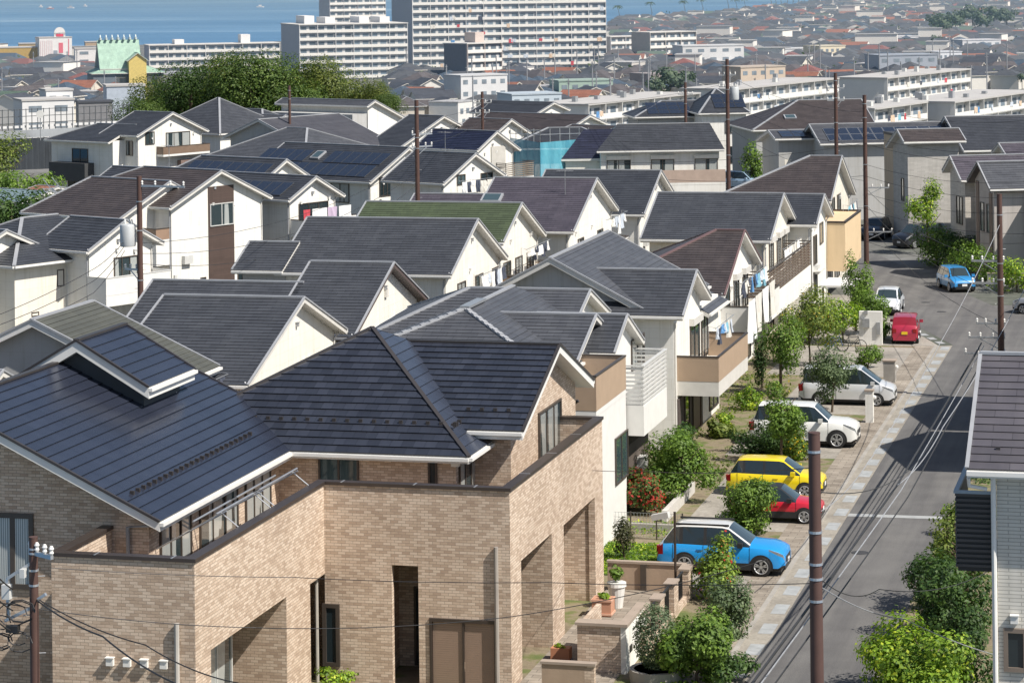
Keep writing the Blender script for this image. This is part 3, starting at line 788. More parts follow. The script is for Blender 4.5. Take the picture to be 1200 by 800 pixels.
for x in (-28.6, -26.4, -25.2, -22.9, -21.0): jb = MB(); jb.box(x, x+.05, 65.8 if x < -26 else YC-.06, (65.87 if x < -26 else YC)+T+.06, ZP+.09, ZP+.106); h.part('coping_clip', jb, METAL)
for y in (79, 82.5, 86): jb = MB(); jb.box(XR-T-.06, XR+.06, y, y+.05, ZP+.09, ZP+.106); h.part('coping_clip', jb, METAL)
# openings
W = h.winpx
h.window(('S', yA), -33.3, -32.0, 4.2, 6.35, 2, FRAME_D, GLASSC, .14)
for a, b_ in ((70.2, 72.6), (73.3, 76.5), (77.2, 79.5)): h.window(('E', -28.5), a, b_, 3.8, 5.95, 3, FRAME_D, GLASSC)
h.window(('S', 80.4), -27.15, -25.8, 4.6, 6.15, 2, FRAME_D, GLASSB); h.window(('S', 80.4), -23.5, -23.2, 4.3, 6.15, 1, FRAME_D, GLASS)
h.window(('E', -22.6), 80.7, 82.8, 4.1, 6.15, 3, FRAME_D, GLASSC)
W(('E', g3['hi']-.55), 630, 484, 657, 535, sash=3, glass=GLASSC, fw=.08)
h.window(('S', YC), -25.85+.02, -25.28, .5, 2.4, 1, FRAME_D, GLASS, .12)
sb = MB(); sb.box(-22.44, -20.34, YC-.05, YC-.004, 2.02, 2.12); sb.box(-22.44, -22.36, YC-.05, YC-.004, 0, 2.017); sb.box(-20.42, -20.34, YC-.05, YC-.004, 0, 2.017); sb.box(-21.42, -21.36, YC-.02, YC+.02, 0, 2.017)
so = h.part('shutter', sb, BRONZE)
lb = MB(); z = 0.0
while z < 2.0: lb.box(-22.355, -21.425, YC+.03, YC+.05, z, z+.062); lb.box(-21.355, -20.425, YC+.03, YC+.05, z, z+.062); z += .066
h.part('slat_panel', lb, plain((.29, .205, .155), .5, .1, .06, 2), so)
h.window(('E', -27.0), 67.05, 71.8, .2, 3.1, 4, FRAME_W, GLASSC)
h.window(('E', -22.0), 79, 81.5, .3, 3.0, 2, FRAME_D, GLASS); h.window(('E', -22.0), 84, 87, .3, 3.0, 2, FRAME_D, GLASS)
h.window(('S', 79.0), -23.6, -22.8, .05, 2.5, 1, FRAME_D, GLASS)
for x in (-28.16, -27.67, -27.18, -26.62): h.vent(('S', 65.86), x, 3.28, .2)
h.pipe([(-26.24, 65.78, 4.4), (-26.24, 65.78, 0)], .07, plain((.45, .43, .4), .5)); h.pipe([(-20.32, 76.62, 4.36), (-20.32, 76.62, 0)], .07, plain((.33, .3, .27), .5))
h.pipe([(-26.0, 76.62, 3.3), (-26.0, 76.62, 0)], .06, plain((.4, .37, .33), .5)); h.pipe([(-28.1, 69.3, 6.2), (-29.1, 69.36, 6.1), (-29.1, 69.36, 0)], .06, plain((.3, .31, .32), .5))
h.pipe([(-21.5, 92.9, 6.1), (-21.9, 92.95, 5.8), (-21.9, 92.95, 4)], .06, DARKTRIM)
eb = MB(); eb.box(-22.7, -22.45, 80.2, 80.396, 6.02, 6.2); h.part('wall_lamp', eb, WHITE)
# snow guards
def guards(pts):
    for p in pts:
        sg = MB(); sg.box(p[0]-.06, p[0]+.06, p[1]-.04, p[1]+.04, p[2]-.02, p[2]+.13); h.part('snow_guard', sg, DARKTRIM)
guards([(-29.6+i*.45, 81.25, ZE+.492*1.45) for i in range(16)])
guards([(-29.05, 69.6+i*.42, ZE+.48*1.15) for i in range(24)])
guards([(-23.0, 81.6+i*.36, ZE+.608*1.0) for i in range(9)])
guards([(-22.9+i*.45, 83.1, 8.9-.385*4.2) for i in range(4)])
# laundry rails over the left balcony
for k, (ya, yb) in enumerate(((69.9, 72.6), (72.9, 76.0))):
    t = Thing('laundry_rail', ['empty steel laundry rail over the near end of the brick balcony', 'empty steel laundry rail over the far end of the brick balcony'][k], 'drying rail', (-26.6, ya, ZP))
    mb = MB()
    for y in (ya, yb):
        mb.tube([(-28.45, y, 5.4), (-26.3, y-.1, ZP+.55)], .025, 6); mb.tube([(-26.0, y, ZP+.1), (-26.5, y-.05, ZP+.5)], .02, 6)
    t.part('bracket', mb, METAL); mb = MB()
    for x, z in ((-26.5, ZP+.52), (-27.2, ZP+.28)): mb.tube([(x, ya-.4, z), (x, yb+.4, z)], .03, 6)
    t.part('pole', mb, METAL)
# ------------------------------------------------------------------ houses along the street
RT = tiles(SLATE, .3, .62, .5, .13); RTD = tiles((.041, .045, .054), .3, .62, .5, .13)
RTM = tiles((.070, .074, .084), .3, .62, .5, .12); BRN = tiles((.058, .048, .047), .3, .62, .5, .14)
PUR = tiles((.072, .064, .08), .3, .62, .5, .14); GRN = tiles((.06, .08, .042), .3, .62, .6, .14)
OLV = tiles((.075, .078, .066), .3, 3, .6, .1); NAVY = tiles((.018, .021, .042), .24, .6, .35, .2)
DK = dict(trim=DARKTRIM, gut=GREYTRIM)

# B: white house, hipped roof with two little gables
hB = House('hip_roof_house', 'white house with hipped grey roof, two small gables and brown balcony', 'house', (-26, 103, 0))
hB.ridge('y', 96.6, 114, -28.0, 4.9, 4.9, 8.2, .38, 'hip', 'hip', RTM, STUCCO, og=.5, cap=METAL, capw_=None) if False else None
hB.ridge('y', 96.4, 109, -28.0, 4.9, 4.9, 8.2, .38, 'hip', 'none', RTM, WHITE, cap=GREYTRIM)
hB.ridge('x', -34, -24.78, 109.67, 5.0, 3.9, 8.0, .36, 'hip', 'gable', RTM, WHITE)
hB.ridge('x', -27.5, -23.12, 103.33, 3.48, 3.3, 7.8, .385, 'none', 'gable', RTM, WHITE, oe=.3)
hB.ridge('x', -27, -22.2, 105.6, 2.62, 2.9, 7.55, .45, 'none', 'gable', RTM, None) if False else None
hB.ridge('x', -26, -22.2, 105.0, 2.62, 3.3, 7.6, .45, 'none', 'gable', RT, WHITE, oe=.25, og=.35)
hB.wallbox(-32.4, -22.75, 97.0, 109.5, 0, 3.0, WHITE)
hB.balcony(-23.6, -21.4, 95.4, 100.7, 5.3, 1.32, BROWNP, 'panel', WHITE, FRAME_D, skirt=.0)
hB.wallbox(-23.7, -21.42, 95.45, 100.65, 0, 5.09, WHITE); hB.wallbox(-23.7, -21.9, 100.653, 103.0, 0, 5.2, WHITE)
hB.window(('E', -23.57), 102.0, 104.6, 5.3, 6.75, 3, FRAME_D, GLASSB)
for a, b_ in (((-32.9, 96.4, 6.34), (-28.0, 101.3, 8.2)), ((-23.1, 96.4, 6.34), (-28.0, 101.3, 8.2))):
    for i in range(17):
        cb = MB(); p, q = Vector(a).lerp(Vector(b_), i/17), Vector(a).lerp(Vector(b_), (i+.5)/17); z = Vector((0, 0, .07)); cb.bar(p+z, q+z, .17, .07); hB.part('hip_cap', cb, plain((.33, .34, .36), .5))
rb = MB(); rb.bar((-28, 101.2, 8.28), (-28, 103.8, 8.28), .4, .1); hB.part('ridge_cap', rb, METAL)
hB.balcony(-22.55, -21.2, 103.15, 107.95, 4.25, 1.6, FRAME_W, 'slats', WHITE, FRAME_W, skirt=1.0)
hB.winpx(('E', -22.55), 739, 399, 754, 424, sash=2, glass=GLASSC)
hB.winpx(('E', -21.42), 720, 514, 735, 556, sash=2, glass=GLASSB)
hB.pipe([(-22.3, 102.7, 6.3), (-22.3, 102.7, 0)], .05)
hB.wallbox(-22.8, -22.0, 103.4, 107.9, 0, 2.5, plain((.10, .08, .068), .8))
lb = MB(); lb.box(-22.0+.004, -21.7, 105.5, 106.2, 1.3, 1.75); hB.part('air_conditioner', lb, FRAME_W)

# C: grey panelled house, gable towards the camera and a wing towards the street
hC = House('gable_house', 'grey panelled house with broad gable, side wing and brown balcony full of laundry', 'house', (-27, 121, 0))
hC.ridge('y', 117.0, 129.6, -28.3, 7.6, 5.05, 8.5, .52, 'gable', 'gable', RTM, GREYP, og=.45, oe=.5, trim=TRIM, cap=GREYTRIM, th=.26)
hC.ridge('x', -28, -22.1, 120.1, 3.65, 3.65, 7.7, .45, 'none', 'gable', RT, STUCCO, og=.5, oe=.35)
hC.wallbox(-28, -22.62, 123.4, 128.5, 0, 5.6, STUCCO)
hC.roofs([[(-26, 128.9, 7.0), (-26, 123.6, 7.0), (-22.2, 123.6, 5.25), (-22.2, 128.9, 5.25)]], RTM, eaves=[((-22.2, 123.6, 5.25), (-22.2, 128.9, 5.25), (1, 0, 0))])
hC.balcony(-22.62, -20.7, 117.5, 125.6, 3.0, 1.15, BROWNP, 'panel', TRIM, BRONZE, skirt=.45)
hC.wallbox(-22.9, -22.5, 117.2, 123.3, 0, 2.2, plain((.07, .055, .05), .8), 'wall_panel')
hC.winpx(('E', -22.6), 808, 382, 819, 420, sash=2, glass=GLASSB, box=TRIM)
hC.window(('E', -22.62), 123.7, 125.3, 3.1, 5.1, 2, FRAME_D, GLASSC); hC.window(('E', -22.6), 119.7, 120.3, 6.35, 6.85, 1, FRAME_D, GLASS)
hC.window(('E', -22.5), 118.6, 119.8, .1, 2.15, 1, FRAME_D, GLASS); hC.window(('E', -22.5), 120.6, 122.6, .1, 2.15, 1, BRONZE, plain((.11, .07, .06), .5)); hC.window(('E', -22.62), 125.6, 128, .3, 2.3, 2, FRAME_D, GLASS)
hC.pipe([(-22.55, 116.9, 5.7), (-22.55, 116.9, 0)], .05, TRIM)
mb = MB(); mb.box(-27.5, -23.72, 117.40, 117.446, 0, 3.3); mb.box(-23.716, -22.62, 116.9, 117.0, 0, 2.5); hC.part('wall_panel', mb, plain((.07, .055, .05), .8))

# D: brown roof
hD = gable('gable_house', 'white house with brown roof and sheets drying along its upper floor', F0, (873, 270), (849, 340), (893, 312), (742, 268), 7.5, BRN, STUCCO, lo=-30.5, elo='hip', trim=TRIM, cap=plain((.16, .10, .10), .5))
x = hD.g['xw']; r = hD.g['r']
hD.balcony(x, x+1.6, r-5.2, r+4.4, 3.0, 1.1, WHITE, 'panel', WHITE, FRAME_D, skirt=.1)
for c in (-3.5, -.5, 2.4): hD.window(('E', x), r+c-.8, r+c+.8, 3.1, 4.95, 2, FRAME_D, GLASSB, box=TRIM if c > -3 else None)
for c in (-4.2, 0, 3): hD.window(('E', x), r+c-.9, r+c+.9, .2, 2.3, 2, FRAME_D, GLASS)
hD.wallbox(x+.004, x+.5, r-5.4, r-4.6, 0, 2.7, TRIM, 'pillar')
# E: dark roof, slatted balcony
hE = gable('gable_house', 'pale house with dark roof and slatted brown balcony above a stone base', F0, (919, 227), (903, 281), (936, 264), (775, 224), 8, RT, CREAM)
x = hE.g['xw']; r = hE.g['r']
ya = F0.X(898, 310, x+1.5)[1]; yb = F0.X(948, 290, x+1.5)[1]
zt = F0.X(916, 305, x+1.5)[2]
hE.balcony(x, x+1.6, ya, yb, zt-1.5, 1.5, plain((.13, .095, .07), .5), 'slats', STUCCO, FRAME_D, skirt=1.1)
hE.wallbox(x+.004, x+1.59, ya+.004, ya+.3, zt-3.6, zt-2.0, siding((.4, .34, .28), .5, .14)) if False else None
for c in (-2.6, .4, 2.6): hE.window(('E', x), r+c-.8, r+c+.8, zt-1.6, zt+.45, 2, FRAME_D, GLASSC, box=TRIM)
for c in (-3, 1.5): hE.window(('E', x), r+c-1, r+c+1, .2, 2.2, 2, FRAME_D, GLASS)
hE.pipe([(x+.1, r-5.2, 5.3), (x+.1, r-5.2, 0)], .05, TRIM)
# F: narrow white wing house
hF = gable('gable_house', 'narrow white house with small dark gable between slatted balcony and tan balcony box', F0, (966.5, 228), (957, 263), (977, 252), (923, 226), 7.3, RTD, STUCCO, lo=-28, oe=.6)
x = hF.g['xw']; r = hF.g['r']
hF.winpx(('E', x), 960, 262, 964, 284, sash=1); hF.window(('E', x), r-2.4, r-.9, 3.1, 4.9, 2, FRAME_D, GLASSB); hF.window(('E', x), r-2.4, r-.9, .9, 2.7, 2, FRAME_D, GLASSB)
mb = MB(); mb.box(x+.004, x+.5, r-2.6, r-.7, 2.7, 2.78); hF.part('ledge', mb, TRIM)
hF.pipe([(x+.06, r-3.3, 5.4), (x+.06, r-3.3, 0)], .05)
# G: brown roof, beige balcony box
hG = gable('gable_house', 'house with brown half hipped roof and tall tan balcony box at the street corner', F0, (987, 183), (974, 238), (1003, 223), (945, 183), 8.6, BRN, CREAM, lo=-31.5, elo='hip')
x = hG.g['xw']; r = hG.g['r']
y0 = F0.X(992, 300, x+2.1)[1]; y1 = F0.X(1009, 280, x+2.1)[1]
zt = F0.X(992, 258, x+2.1)[2]; zb_ = F0.X(992, 317, x+2.1)[2]
mb = MB(); mb.box(x+.004, x+2.1, y0-.6, y1, zb_, zt-.12); bo = hG.part('balcony', mb, TAN)
mb = MB(); mb.box(x+2.0, x+2.14, y0-.64, y1+.04, zt-.117, zt); mb.box(x+.004, x+1.997, y0-.64, y0-.5, zt-.117, zt); mb.box(x+.004, x+1.997, y1-.1, y1+.04, zt-.117, zt); hG.part('parapet', mb, BRONZE, bo)
for c in (-2, 1.2): hG.window(('E', x), r+c-.9, r+c+.9, 4.0, 5.9, 2, FRAME_D, GLASSB)
hG.window(('E', x), r-4.5, r-2.6, .3, 2.2, 2, FRAME_D, GLASSC); hG.window(('E', x), r-1.5, r+1, .3, 2.2, 2, FRAME_D, GLASSC)
# carport beside F
mb = MB(); t = Thing('carport', 'flat white carport roof on thin posts in front of the narrow white house', 'carport', (-19.5, 160, 0))
mb.box(-21.8, -19.6, 159, 163.2, 2.3, 2.42); t.part('roof_panel', mb, WHITE); mb = MB()
for q in ((-19.8, 159.2), (-19.8, 163.0), (-21.6, 159.2)): mb.tube([(q[0], q[1], 0), (q[0], q[1], 2.3)], .06, 6)
t.part('post', mb, FRAME_D)

# ------------------------------------------------------------------ second row
def row(name_label, B, C, D, L, zb, tile, wall, n=2, bal=True, **kw):
    bk = {k: kw.pop(k) for k in list(kw) if k in ('panel', 'kind', 'slabm', 'frame', 'ya', 'yb')}
    hh = gable('gable_house', name_label, F0, B, C, D, L, zb, tile, wall, **kw)
    if bal: gable_front(hh, n, 3.05, **bk)
    return hh
hR2a = row('cream house with plain dark gable behind the brick house, left of its hipped roof', (357, 349), (290, 437), (407, 397), (188, 346), 8, RT, WARM, 2, False, lo=-42.4)
hR2b = row('cream house with dark chocolate bargeboards and a laundry rack under its gable', (462, 308), (415, 390), (502, 354), (362, 307), 8, RT, WARM, 2, False, trim=plain((.10, .075, .07), .5), gut=GREYTRIM)
g = hR2b.g; s_ = F0.ray(345, 331); z0_, y0_ = g['z1'], g['r']-g['w1']
t_ = (z0_-g['k']*y0_-CAMH)/(s_[2]-g['k']*s_[1]); q = (t_*s_[0], t_*s_[1], CAMH+t_*s_[2])
hR2b.ridge('x', g['lo']-7.2, g['lo']+.3, q[1], q[1]-y0_, 3.2, q[2], g['k'], 'gable', 'none', RT, WARM, og=.4)
bx = MB(); bx.box(g['xw']+.004, g['xw']+.12, g['r']-.2, g['r']+.1, 6.4, 6.8); hR2b.part('vent_hood', bx, TRIM)
hR2b.window(('E', g['xw']), g['r']+.2, g['r']+3.0, 3.2, 5.0, 2, FRAME_D, GLASS)
hR2c = row('cream house with long dark roof, white bargeboards and shirts drying below the gable', (560.5, 257), (528.7, 324.5), (595.3, 299), (362, 254), 8, RT, WARM, 3, True, panel=plain((.2, .13, .08), .6), kind='slats', lo=-47.8, ya=136.2, yb=147.2)
g = hR2c.g
hR2c.ridge('y', g['r']-4.9, g['r']+3, g['lo']+.3, 2.6, 3, 6.7, .45, 'hip', 'none', RT, WARM, og=.4) if False else hR2c.ridge('x', g['lo']-2.4, g['lo']+.5, g['r']-2.8, 2.9, 2.9, 6.9, .43, 'gable', 'none', RT, GREYP)
hR2d = row('cream house with moss green tiled roof in the second row', (612, 238), (590, 285), (640, 273), (430, 236), 8, GRN, WARM, 3, True, boxes=None, panel=plain((.3, .2, .12), .6), kind='slats', trim=TRIM) if False else row('cream house with moss green tiled roof in the second row', (612, 238), (590, 285), (640, 273), (430, 236), 8, GRN, WARM, 3, True, panel=plain((.3, .2, .12), .6), kind='slats')
hR2e = row('white house with dull purple roof and one skylight', (700, 209), (672, 270), (725, 246), (580, 208), 8.3, PUR, STUCCO, 2, True, panel=WHITE, kind='slats')
g = hR2e.g; hR2e.skylight((g['hi']-6.2, g['r']-2.9, g['zb']-g['k']*2.9), (1, 0, 0), (0, 1, g['k']), 1.3, 1.1)
hR2f = row('white house with charcoal roof behind the purple roof', (775, 200), (753, 256), (788, 222), (640, 199), 7.4, RTD, STUCCO, 1, False, w=6.2)
hR2f.vent(('E', hR2f.g['xw']), hR2f.g['r']+.2, 6.2)
hX0 = House('gable_house', 'low house with purple brown roof just behind the green roof', 'house', (-45, 166, 0))
hX0.ridge('x', -51, -43.5, 172, 5, 5, 6.6, .4, 'gable', 'gable', PUR, STUCCO)

# olive roofed house on the left, gable towards the camera
hX1 = House('gable_house', 'grey house with wide olive green roof behind the brick house clerestory', 'house', (-44.5, 101, 0))
hX1.ridge('y', 93.26, 99.1, -42.95, 6.6, 5.4, 8.5, .46, 'gable', 'gable', OLV, GREYP, trim=WHITE, th=.26, cap=GREYTRIM)
hX1.balcony(-38.05, -36.8, 96.2, 98.9, 4.3, 1.0, BROWNP, 'panel'); hX1.window(('E', -38.04), 96.4, 98.2, 4.4, 5.6, 2)
hX2 = House('gable_house', 'corner of a brown tiled roof at the far left edge', 'house', (-44, 84, 0))
hX2.ridge('x', -52, -41.9, 88.5, 4, 3.6, 7.3, .4, 'gable', 'gable', BRN, GREYP)

# ------------------------------------------------------------------ houses on the left, turned away from the street grid
def lgable(label, B, C, D, L, zb, tile, wall, name='gable_house', fr=FL, **kw): return gable(name, label, fr, B, C, D, L, zb, tile, wall, **kw)
hV = lgable('white corner house with segmented dark roof and glazed balcony below the left transformer pole', (148, 258), (108, 292), (190, 281), (77, 254), 8, RTD, STUCCO, lo=None, w=2.9)
g = hV.g; x = g['xw']
yS = g['r']-g['w1']+.5
hV.balcony(x, x+1.5, 99.5, 104.4, 4.1, 1.0, WHITE, 'panel', WHITE, FRAME_W, skirt=.4); hV.winpx(('E', x), 133, 302, 161, 324, sash=3, frame=FRAME_D, glass=GLASSC)
q = FL.Y(77, 310, yS); x1 = q[0]
hV.ridge('y', yS-4.2, yS+3.2, x1-4.2, 5.0, 4.75, 7.95, .42, 'hip', 'none', RTD, CREAM)
hV.winpx(('E', x1), 66, 316, 74.5, 335, sash=1); hV.winpx(('E', x1), 36, 366, 45, 370, sash=1)
hV.ridge('x', x1-12, x1-1.4, yS-3.0, 3.6, 4.5, 7.7, .42, 'hip', 'gable', RTD, STUCCO)
hV.window(('E', x1-1.85), yS-5.7, yS-4.4, 4.3, 5.6, 2, FRAME_D, GLASSC)
hT = lgable('white house with brown roof and a dark timber stripe down its gable', (260, 200), (240, 213), (319, 235), (140, 190), 8.5, BRN, STUCCO, lo=None, elo='hip', w=4.8, name='gable_house')
g = hT.g; x = g['xw']; r = g['r']
hT.ridge('x', g['lo']+1, g['hi']-1.6, r-3.2, 4.6, 2, g['zb']-.55, .46, 'hip', 'gable', BRN, STUCCO)
mb = MB(); mb.box(x+.004, x+.06, r-.9, r+1.5, .3, g['zb']-1.05); hT.part('timber_stripe', mb, WOODP)
hT.window(('E', x+.06), r-.8, r+1.4, 4.8, 6.3, 2, FRAME_W, GLASSC); hT.window(('E', x), r+1.8, r+2.3, .9, 1.5, 1); hT.window(('E', x), r+3.3, r+3.9, 1.2, 1.8, 1); hT.window(('E', x), r-1.7, r-1.2, .9, 1.5, 1)
hT.balcony(x-1.5, x-.1, r-5.6, r-1.4, 4.3, .75, plain((.3, .2, .14), .6), 'panel', WHITE, skirt=1.5); hT.window(('E', x-2.0), r-5.2, r-3.2, 4.5, 6.0, 2, FRAME_D, GLASSC); hT.wallbox(x-1.9, x-.5, r-5.5, r-1.4, 0, 1.8, CREAM)
hU = lgable('tall white house with dark roof, brown gable balcony and black side balcony', (203, 132), (160, 160), (243, 152), (165, 130), 8.5, RTD, STUCCO, lo=None, w=4.7)
g = hU.g; x = g['xw']; r = g['r']
hU.balcony(x, x+.9, r-1.8, r+4.4, 4.6, .75, plain((.2, .14, .1), .5), 'panel'); hU.window(('E', x), r-.6, r+2.6, 5.0, 6.6, 3, FRAME_D, GLASSC); hU.window(('E', x), r-3.3, r-2.1, 5.6, 6.8, 2)
mb = MB(); mb.box(x+.01, x+.5, r+.9, r+3.2, .5, 3.9); hU.part('wall_panel', mb, plain((.2, .14, .12), .7))
hU.window(('S', r-4.2), x-1.6, x-.7, 4.6, 6, 2); hU.ridge('x', g['lo']-6, g['lo']+3, r-2.6, 3.6, 3.6, 7.4, .4, 'hip', 'none', RTD, STUCCO)
y = r-2.6-3.1
hU.window(('S', y), g['lo']-2.6, g['lo']-.4, 3.2, 5.2, 2); hU.window(('S', y), g['lo']-3.2, g['lo']-1.6, 0, 2.2, 2)
mb = MB(); mb.box(g['lo']-4.6, g['lo']+.4, y-1.2, y-.004, 2.2, 3.9); hU.part('balcony', mb, plain((.05, .052, .055), .6))
hU2 = House('hip_roof_house', 'white house with pyramid roof and tall railed window behind the tall left house', 'house', (0, 0, 0), FL)
p = FL.Z(257, 115, 9); hU2.o = Vector((p[0], p[1], 0)); hU2.e.location = FL.world(hU2.o)
hU2.ridge('x', p[0]-5.5, p[0]+5.2, p[1], 5.2, 5.2, 9, .62, 'hip', 'hip', RT, STUCCO, oe=.4, og=.4)
hU2.window(('E', p[0]+4.8), p[1]-1.5, p[1]+.9, 2.4, 5.2, 3, FRAME_W, GLASSC)
hU3 = House('hip_roof_house', 'dark hipped roof to the right of the pyramid roof', 'house', (0, 0, 0), FL)
p = FL.Z(300, 128, 7.6); hU3.o = Vector((p[0], p[1], 0)); hU3.e.location = FL.world(hU3.o)
hU3.ridge('x', p[0]-6, p[0]+5.5, p[1], 4.6, 4.6, 7.6, .5, 'hip', 'hip', RTD, STUCCO)
hU4 = House('hip_roof_house', 'charcoal hipped roof with pale hips behind the solar roofs', 'house', (0, 0, 0), FL)
p = FL.Z(350, 153, 7.3); hU4.o = Vector((p[0], p[1], 0)); hU4.e.location = FL.world(hU4.o)
hU4.ridge('x', p[0]-6.5, p[0]+8, p[1]-1, 7, 6, 7.6, .42, 'hip', 'hip', RTM, STUCCO)
# solar houses
hS1 = lgable('white house with a full sheet of solar panels and a skylight, behind the middle pole', (480, 173), (434, 213), (523, 203), (345, 166), 8, RTD, STUCCO)
g = hS1.g; k = g['k']; ax, up = (1, 0, 0), (0, 1, k); x = g['xw']; r = g['r']
L_ = g['hi']-g['lo']; u1 = Vector(up).normalized()
def slope_pt(g, a, s): return (a, g['r']-g['w1']+s*u1.y, g['z1']+s*u1.z)
nn = int((L_-1.6)/1.0); hS1.solar(slope_pt(g, g['hi']-1.0-nn*1.0, .55), ax, up, nn, 1, 1.0, 1.75)
hS1.solar(slope_pt(g, g['hi']-6.9, 2.4), ax, up, 6, 1, 1.0, 1.75); hS1.solar(slope_pt(g, g['hi']-14.0, 2.4), ax, up, 5, 1, 1.0, 1.75)
hS1.skylight(slope_pt(g, g['hi']-8.1, 3.4), ax, up, .9, 1.1)
hS1.E_px(x, [(444, 208, 458, 229)], sash=3); hS1.E_px(x, [(485, 201, 500, 217)], sash=2); hS1.balcony(x, x+1.2, r+.4, r+4.1, 3.6, 1.0, WHITE, 'panel')
hS1.window(('S', r-g['w1']+.5), g['hi']-4.5, g['hi']-2.6, 3.9, 5.4, 2)
hS2 = lgable('white house with stepped solar roof, red and white laundry on its balcony', (371, 207), (339, 235), (404, 228), (240, 185), 7.5, RTD, STUCCO, lo=None)
g = hS2.g; k = g['k']; up = (0, 1, k); u1 = Vector(up).normalized(); x = g['xw']; r = g['r']
q = FL.Z(333, 187.5, 8.3)
hS2.ridge('x', q[0]-11, q[0], q[1]+.3, 3.2, 2.4, 8.3, .55, 'hip', 'gable', RTD, STUCCO)
g['lo'] = g['hi']-7.5
hS2.solar(slope_pt(g, g['hi']-6.2, .4), (1, 0, 0), up, 5, 1, 1.0, 1.7)
u2 = Vector((0, 1, .55)).normalized()
hS2.solar((q[0]-8.6, q[1]+.3-3.2+u2.y*1.2, 8.3-.55*3.2+u2.z*1.2), (1, 0, 0), (0, 1, .55), 8, 1, 1.0, 1.75)
hS2.balcony(x, x+1.2, r-2.2, r+3.2, 3.7, 1.0, WHITE, 'panel'); hS2.window(('E', x), r-1.4, r+1.6, 3.85, 5.7, 3)
hW1 = lgable('white house with broad plain gable right of the woods', (521, 136), (463, 168), (556, 154), (501, 133), 8, RTD, STUCCO, lo=None, k=.4)
hW1.vent(('E', hW1.g['xw']), hW1.g['r']-.8, 6.5, .3); hW1.vent(('E', hW1.g['xw']), hW1.g['r']+1, 6.5, .3)
hW2 = lgable('white house with navy roof, closed shutter and slatted balcony beside the blue sheeting', (583, 154), (560, 177), (610, 174), (500, 152), 8, NAVY, STUCCO)
g = hW2.g; x = g['xw']; r = g['r']
mb = MB(); mb.box(x+.004, x+.1, r-.4, r+1.5, 4.9, 6.7); hW2.part('shutter', mb, plain((.5, .48, .44), .6)); hW2.balcony(x, x+1.2, r+.2, r+4.0, 4.0, 1.3, plain((.2, .17, .14), .6), 'slats')
hW3 = lgable('white house with dark roof and blue laundry in front of the navy roof', (558, 180), (520, 214), (593, 206), (495, 176), 8, RTD, STUCCO)
g = hW3.g; hW3.E_px(g['xw'], [(535, 205, 545, 216), (563, 203, 577, 214)], sash=2)
hW4 = House('shed_roof_house', 'grey house with single slope roof and white stepped side wall next to the woods', 'house', (0, 0, 0), FL)
p = FL.Z(440, 118, 8.5); hW4.o = Vector((p[0], p[1], 0)); hW4.e.location = FL.world(hW4.o); X, Y_ = p[0], p[1]
hW4.ridge('x', X-13, X, Y_, 1.2, 7, 8.5, .42, 'gable', 'gable', RTM, STUCCO)
hW4.wallbox(X-12.5, X-.5, Y_-3, Y_-.8, 0, 7.2, GREYP)
hW4.ridge('x', X-17, X-6, Y_-7, 4.5, 4, 7.2, .4, 'gable', 'gable', RTM, GREYP)
hW5 = House('shed_roof_house', 'house with flat toned grey metal roof leaning towards the pole', 'house', (0, 0, 0), FL)
p = FL.Z(425, 135, 8.2); hW5.o = Vector((p[0], p[1], 0)); hW5.e.location = FL.world(hW5.o)
hW5.ridge('y', p[1]-10, p[1]+1, p[0]-4, 4.5, 7, 8.2, .38, 'gable', 'gable', tiles((.07, .07, .08), .3, 4, .5, .08), GREYP)
hW6 = lgable('small white gable peeping between the pole and the dark roofs', (535+65, 140), (575, 160), (622, 157), (555, 138), 7.6, BRN, STUCCO)
hW7 = lgable('low dark brown roof with white gable left of the blue sheeting', (692, 135), (664, 150), (712, 147), (610, 128), 7.5, BRN, STUCCO)
hW8 = lgable('dark roof with small white gable end in front of the low apartments', (650, 120), (628, 134), (668, 128), (585, 117), 7.2, RTD, STUCCO)
hW9 = lgable('flat brown roof with copper edge behind the scaffold', (725, 148), (700, 160), (738, 156), (650, 148), 6.8, BRN, STUCCO, k=.2)

# ------------------------------------------------------------------ houses on the right and beyond the bend
FK = Frame(18)
hK = House('hip_roof_house', 'long white house with dark roof, three shuttered bays and a rust railing', 'house', (0, 0, 0), FK)
a, b_ = FK.Z(667, 178, 5.8), FK.Z(849, 175, 5.8); r1, r2 = FK.Z(735, 149, 7.7), FK.Z(835, 147, 7.7)
ym = (a[1]+b_[1])/2; hK.o = Vector(((a[0]+b_[0])/2, ym+4, 0)); hK.e.location = FK.world(hK.o)
dy = (r1[1]+r2[1])/2-ym; dy = max(3.5, dy)
pa, pb, pc, pd = (a[0]+2.4, ym, 5.8), (b_[0], ym, 5.8), (b_[0]-.8, ym+dy, 7.9), (a[0]+4.6, ym+dy, 7.9)
hK.roofs([[pa, pb, pc, pd], [(b_[0], ym+2*dy, 5.8), (a[0]+2.4, ym+2*dy, 5.8), pd, pc], [pb, (b_[0], ym+2*dy, 5.8), pc]], RTD, caps=[(pd, pc)], eaves=[(pa, pb, (0, -1, 0))])
pe = (a[0]+.2, ym+.1, 5.7); hK.roofs([[(a[0]-.6, ym+1.2, 5.1), (a[0]+3, ym+1.2, 5.1), (a[0]+5, ym+dy, 7.5), (a[0]+1.6, ym+dy, 7.5)]], NAVY)
hK.wallbox(a[0]+2.8, b_[0]-.4, ym+.5, ym+2*dy-.4, 0, 5.75, STUCCO); hK.wallbox(a[0]-.2, a[0]+2.79, ym+1.5, ym+6, 0, 5.05, CREAM)
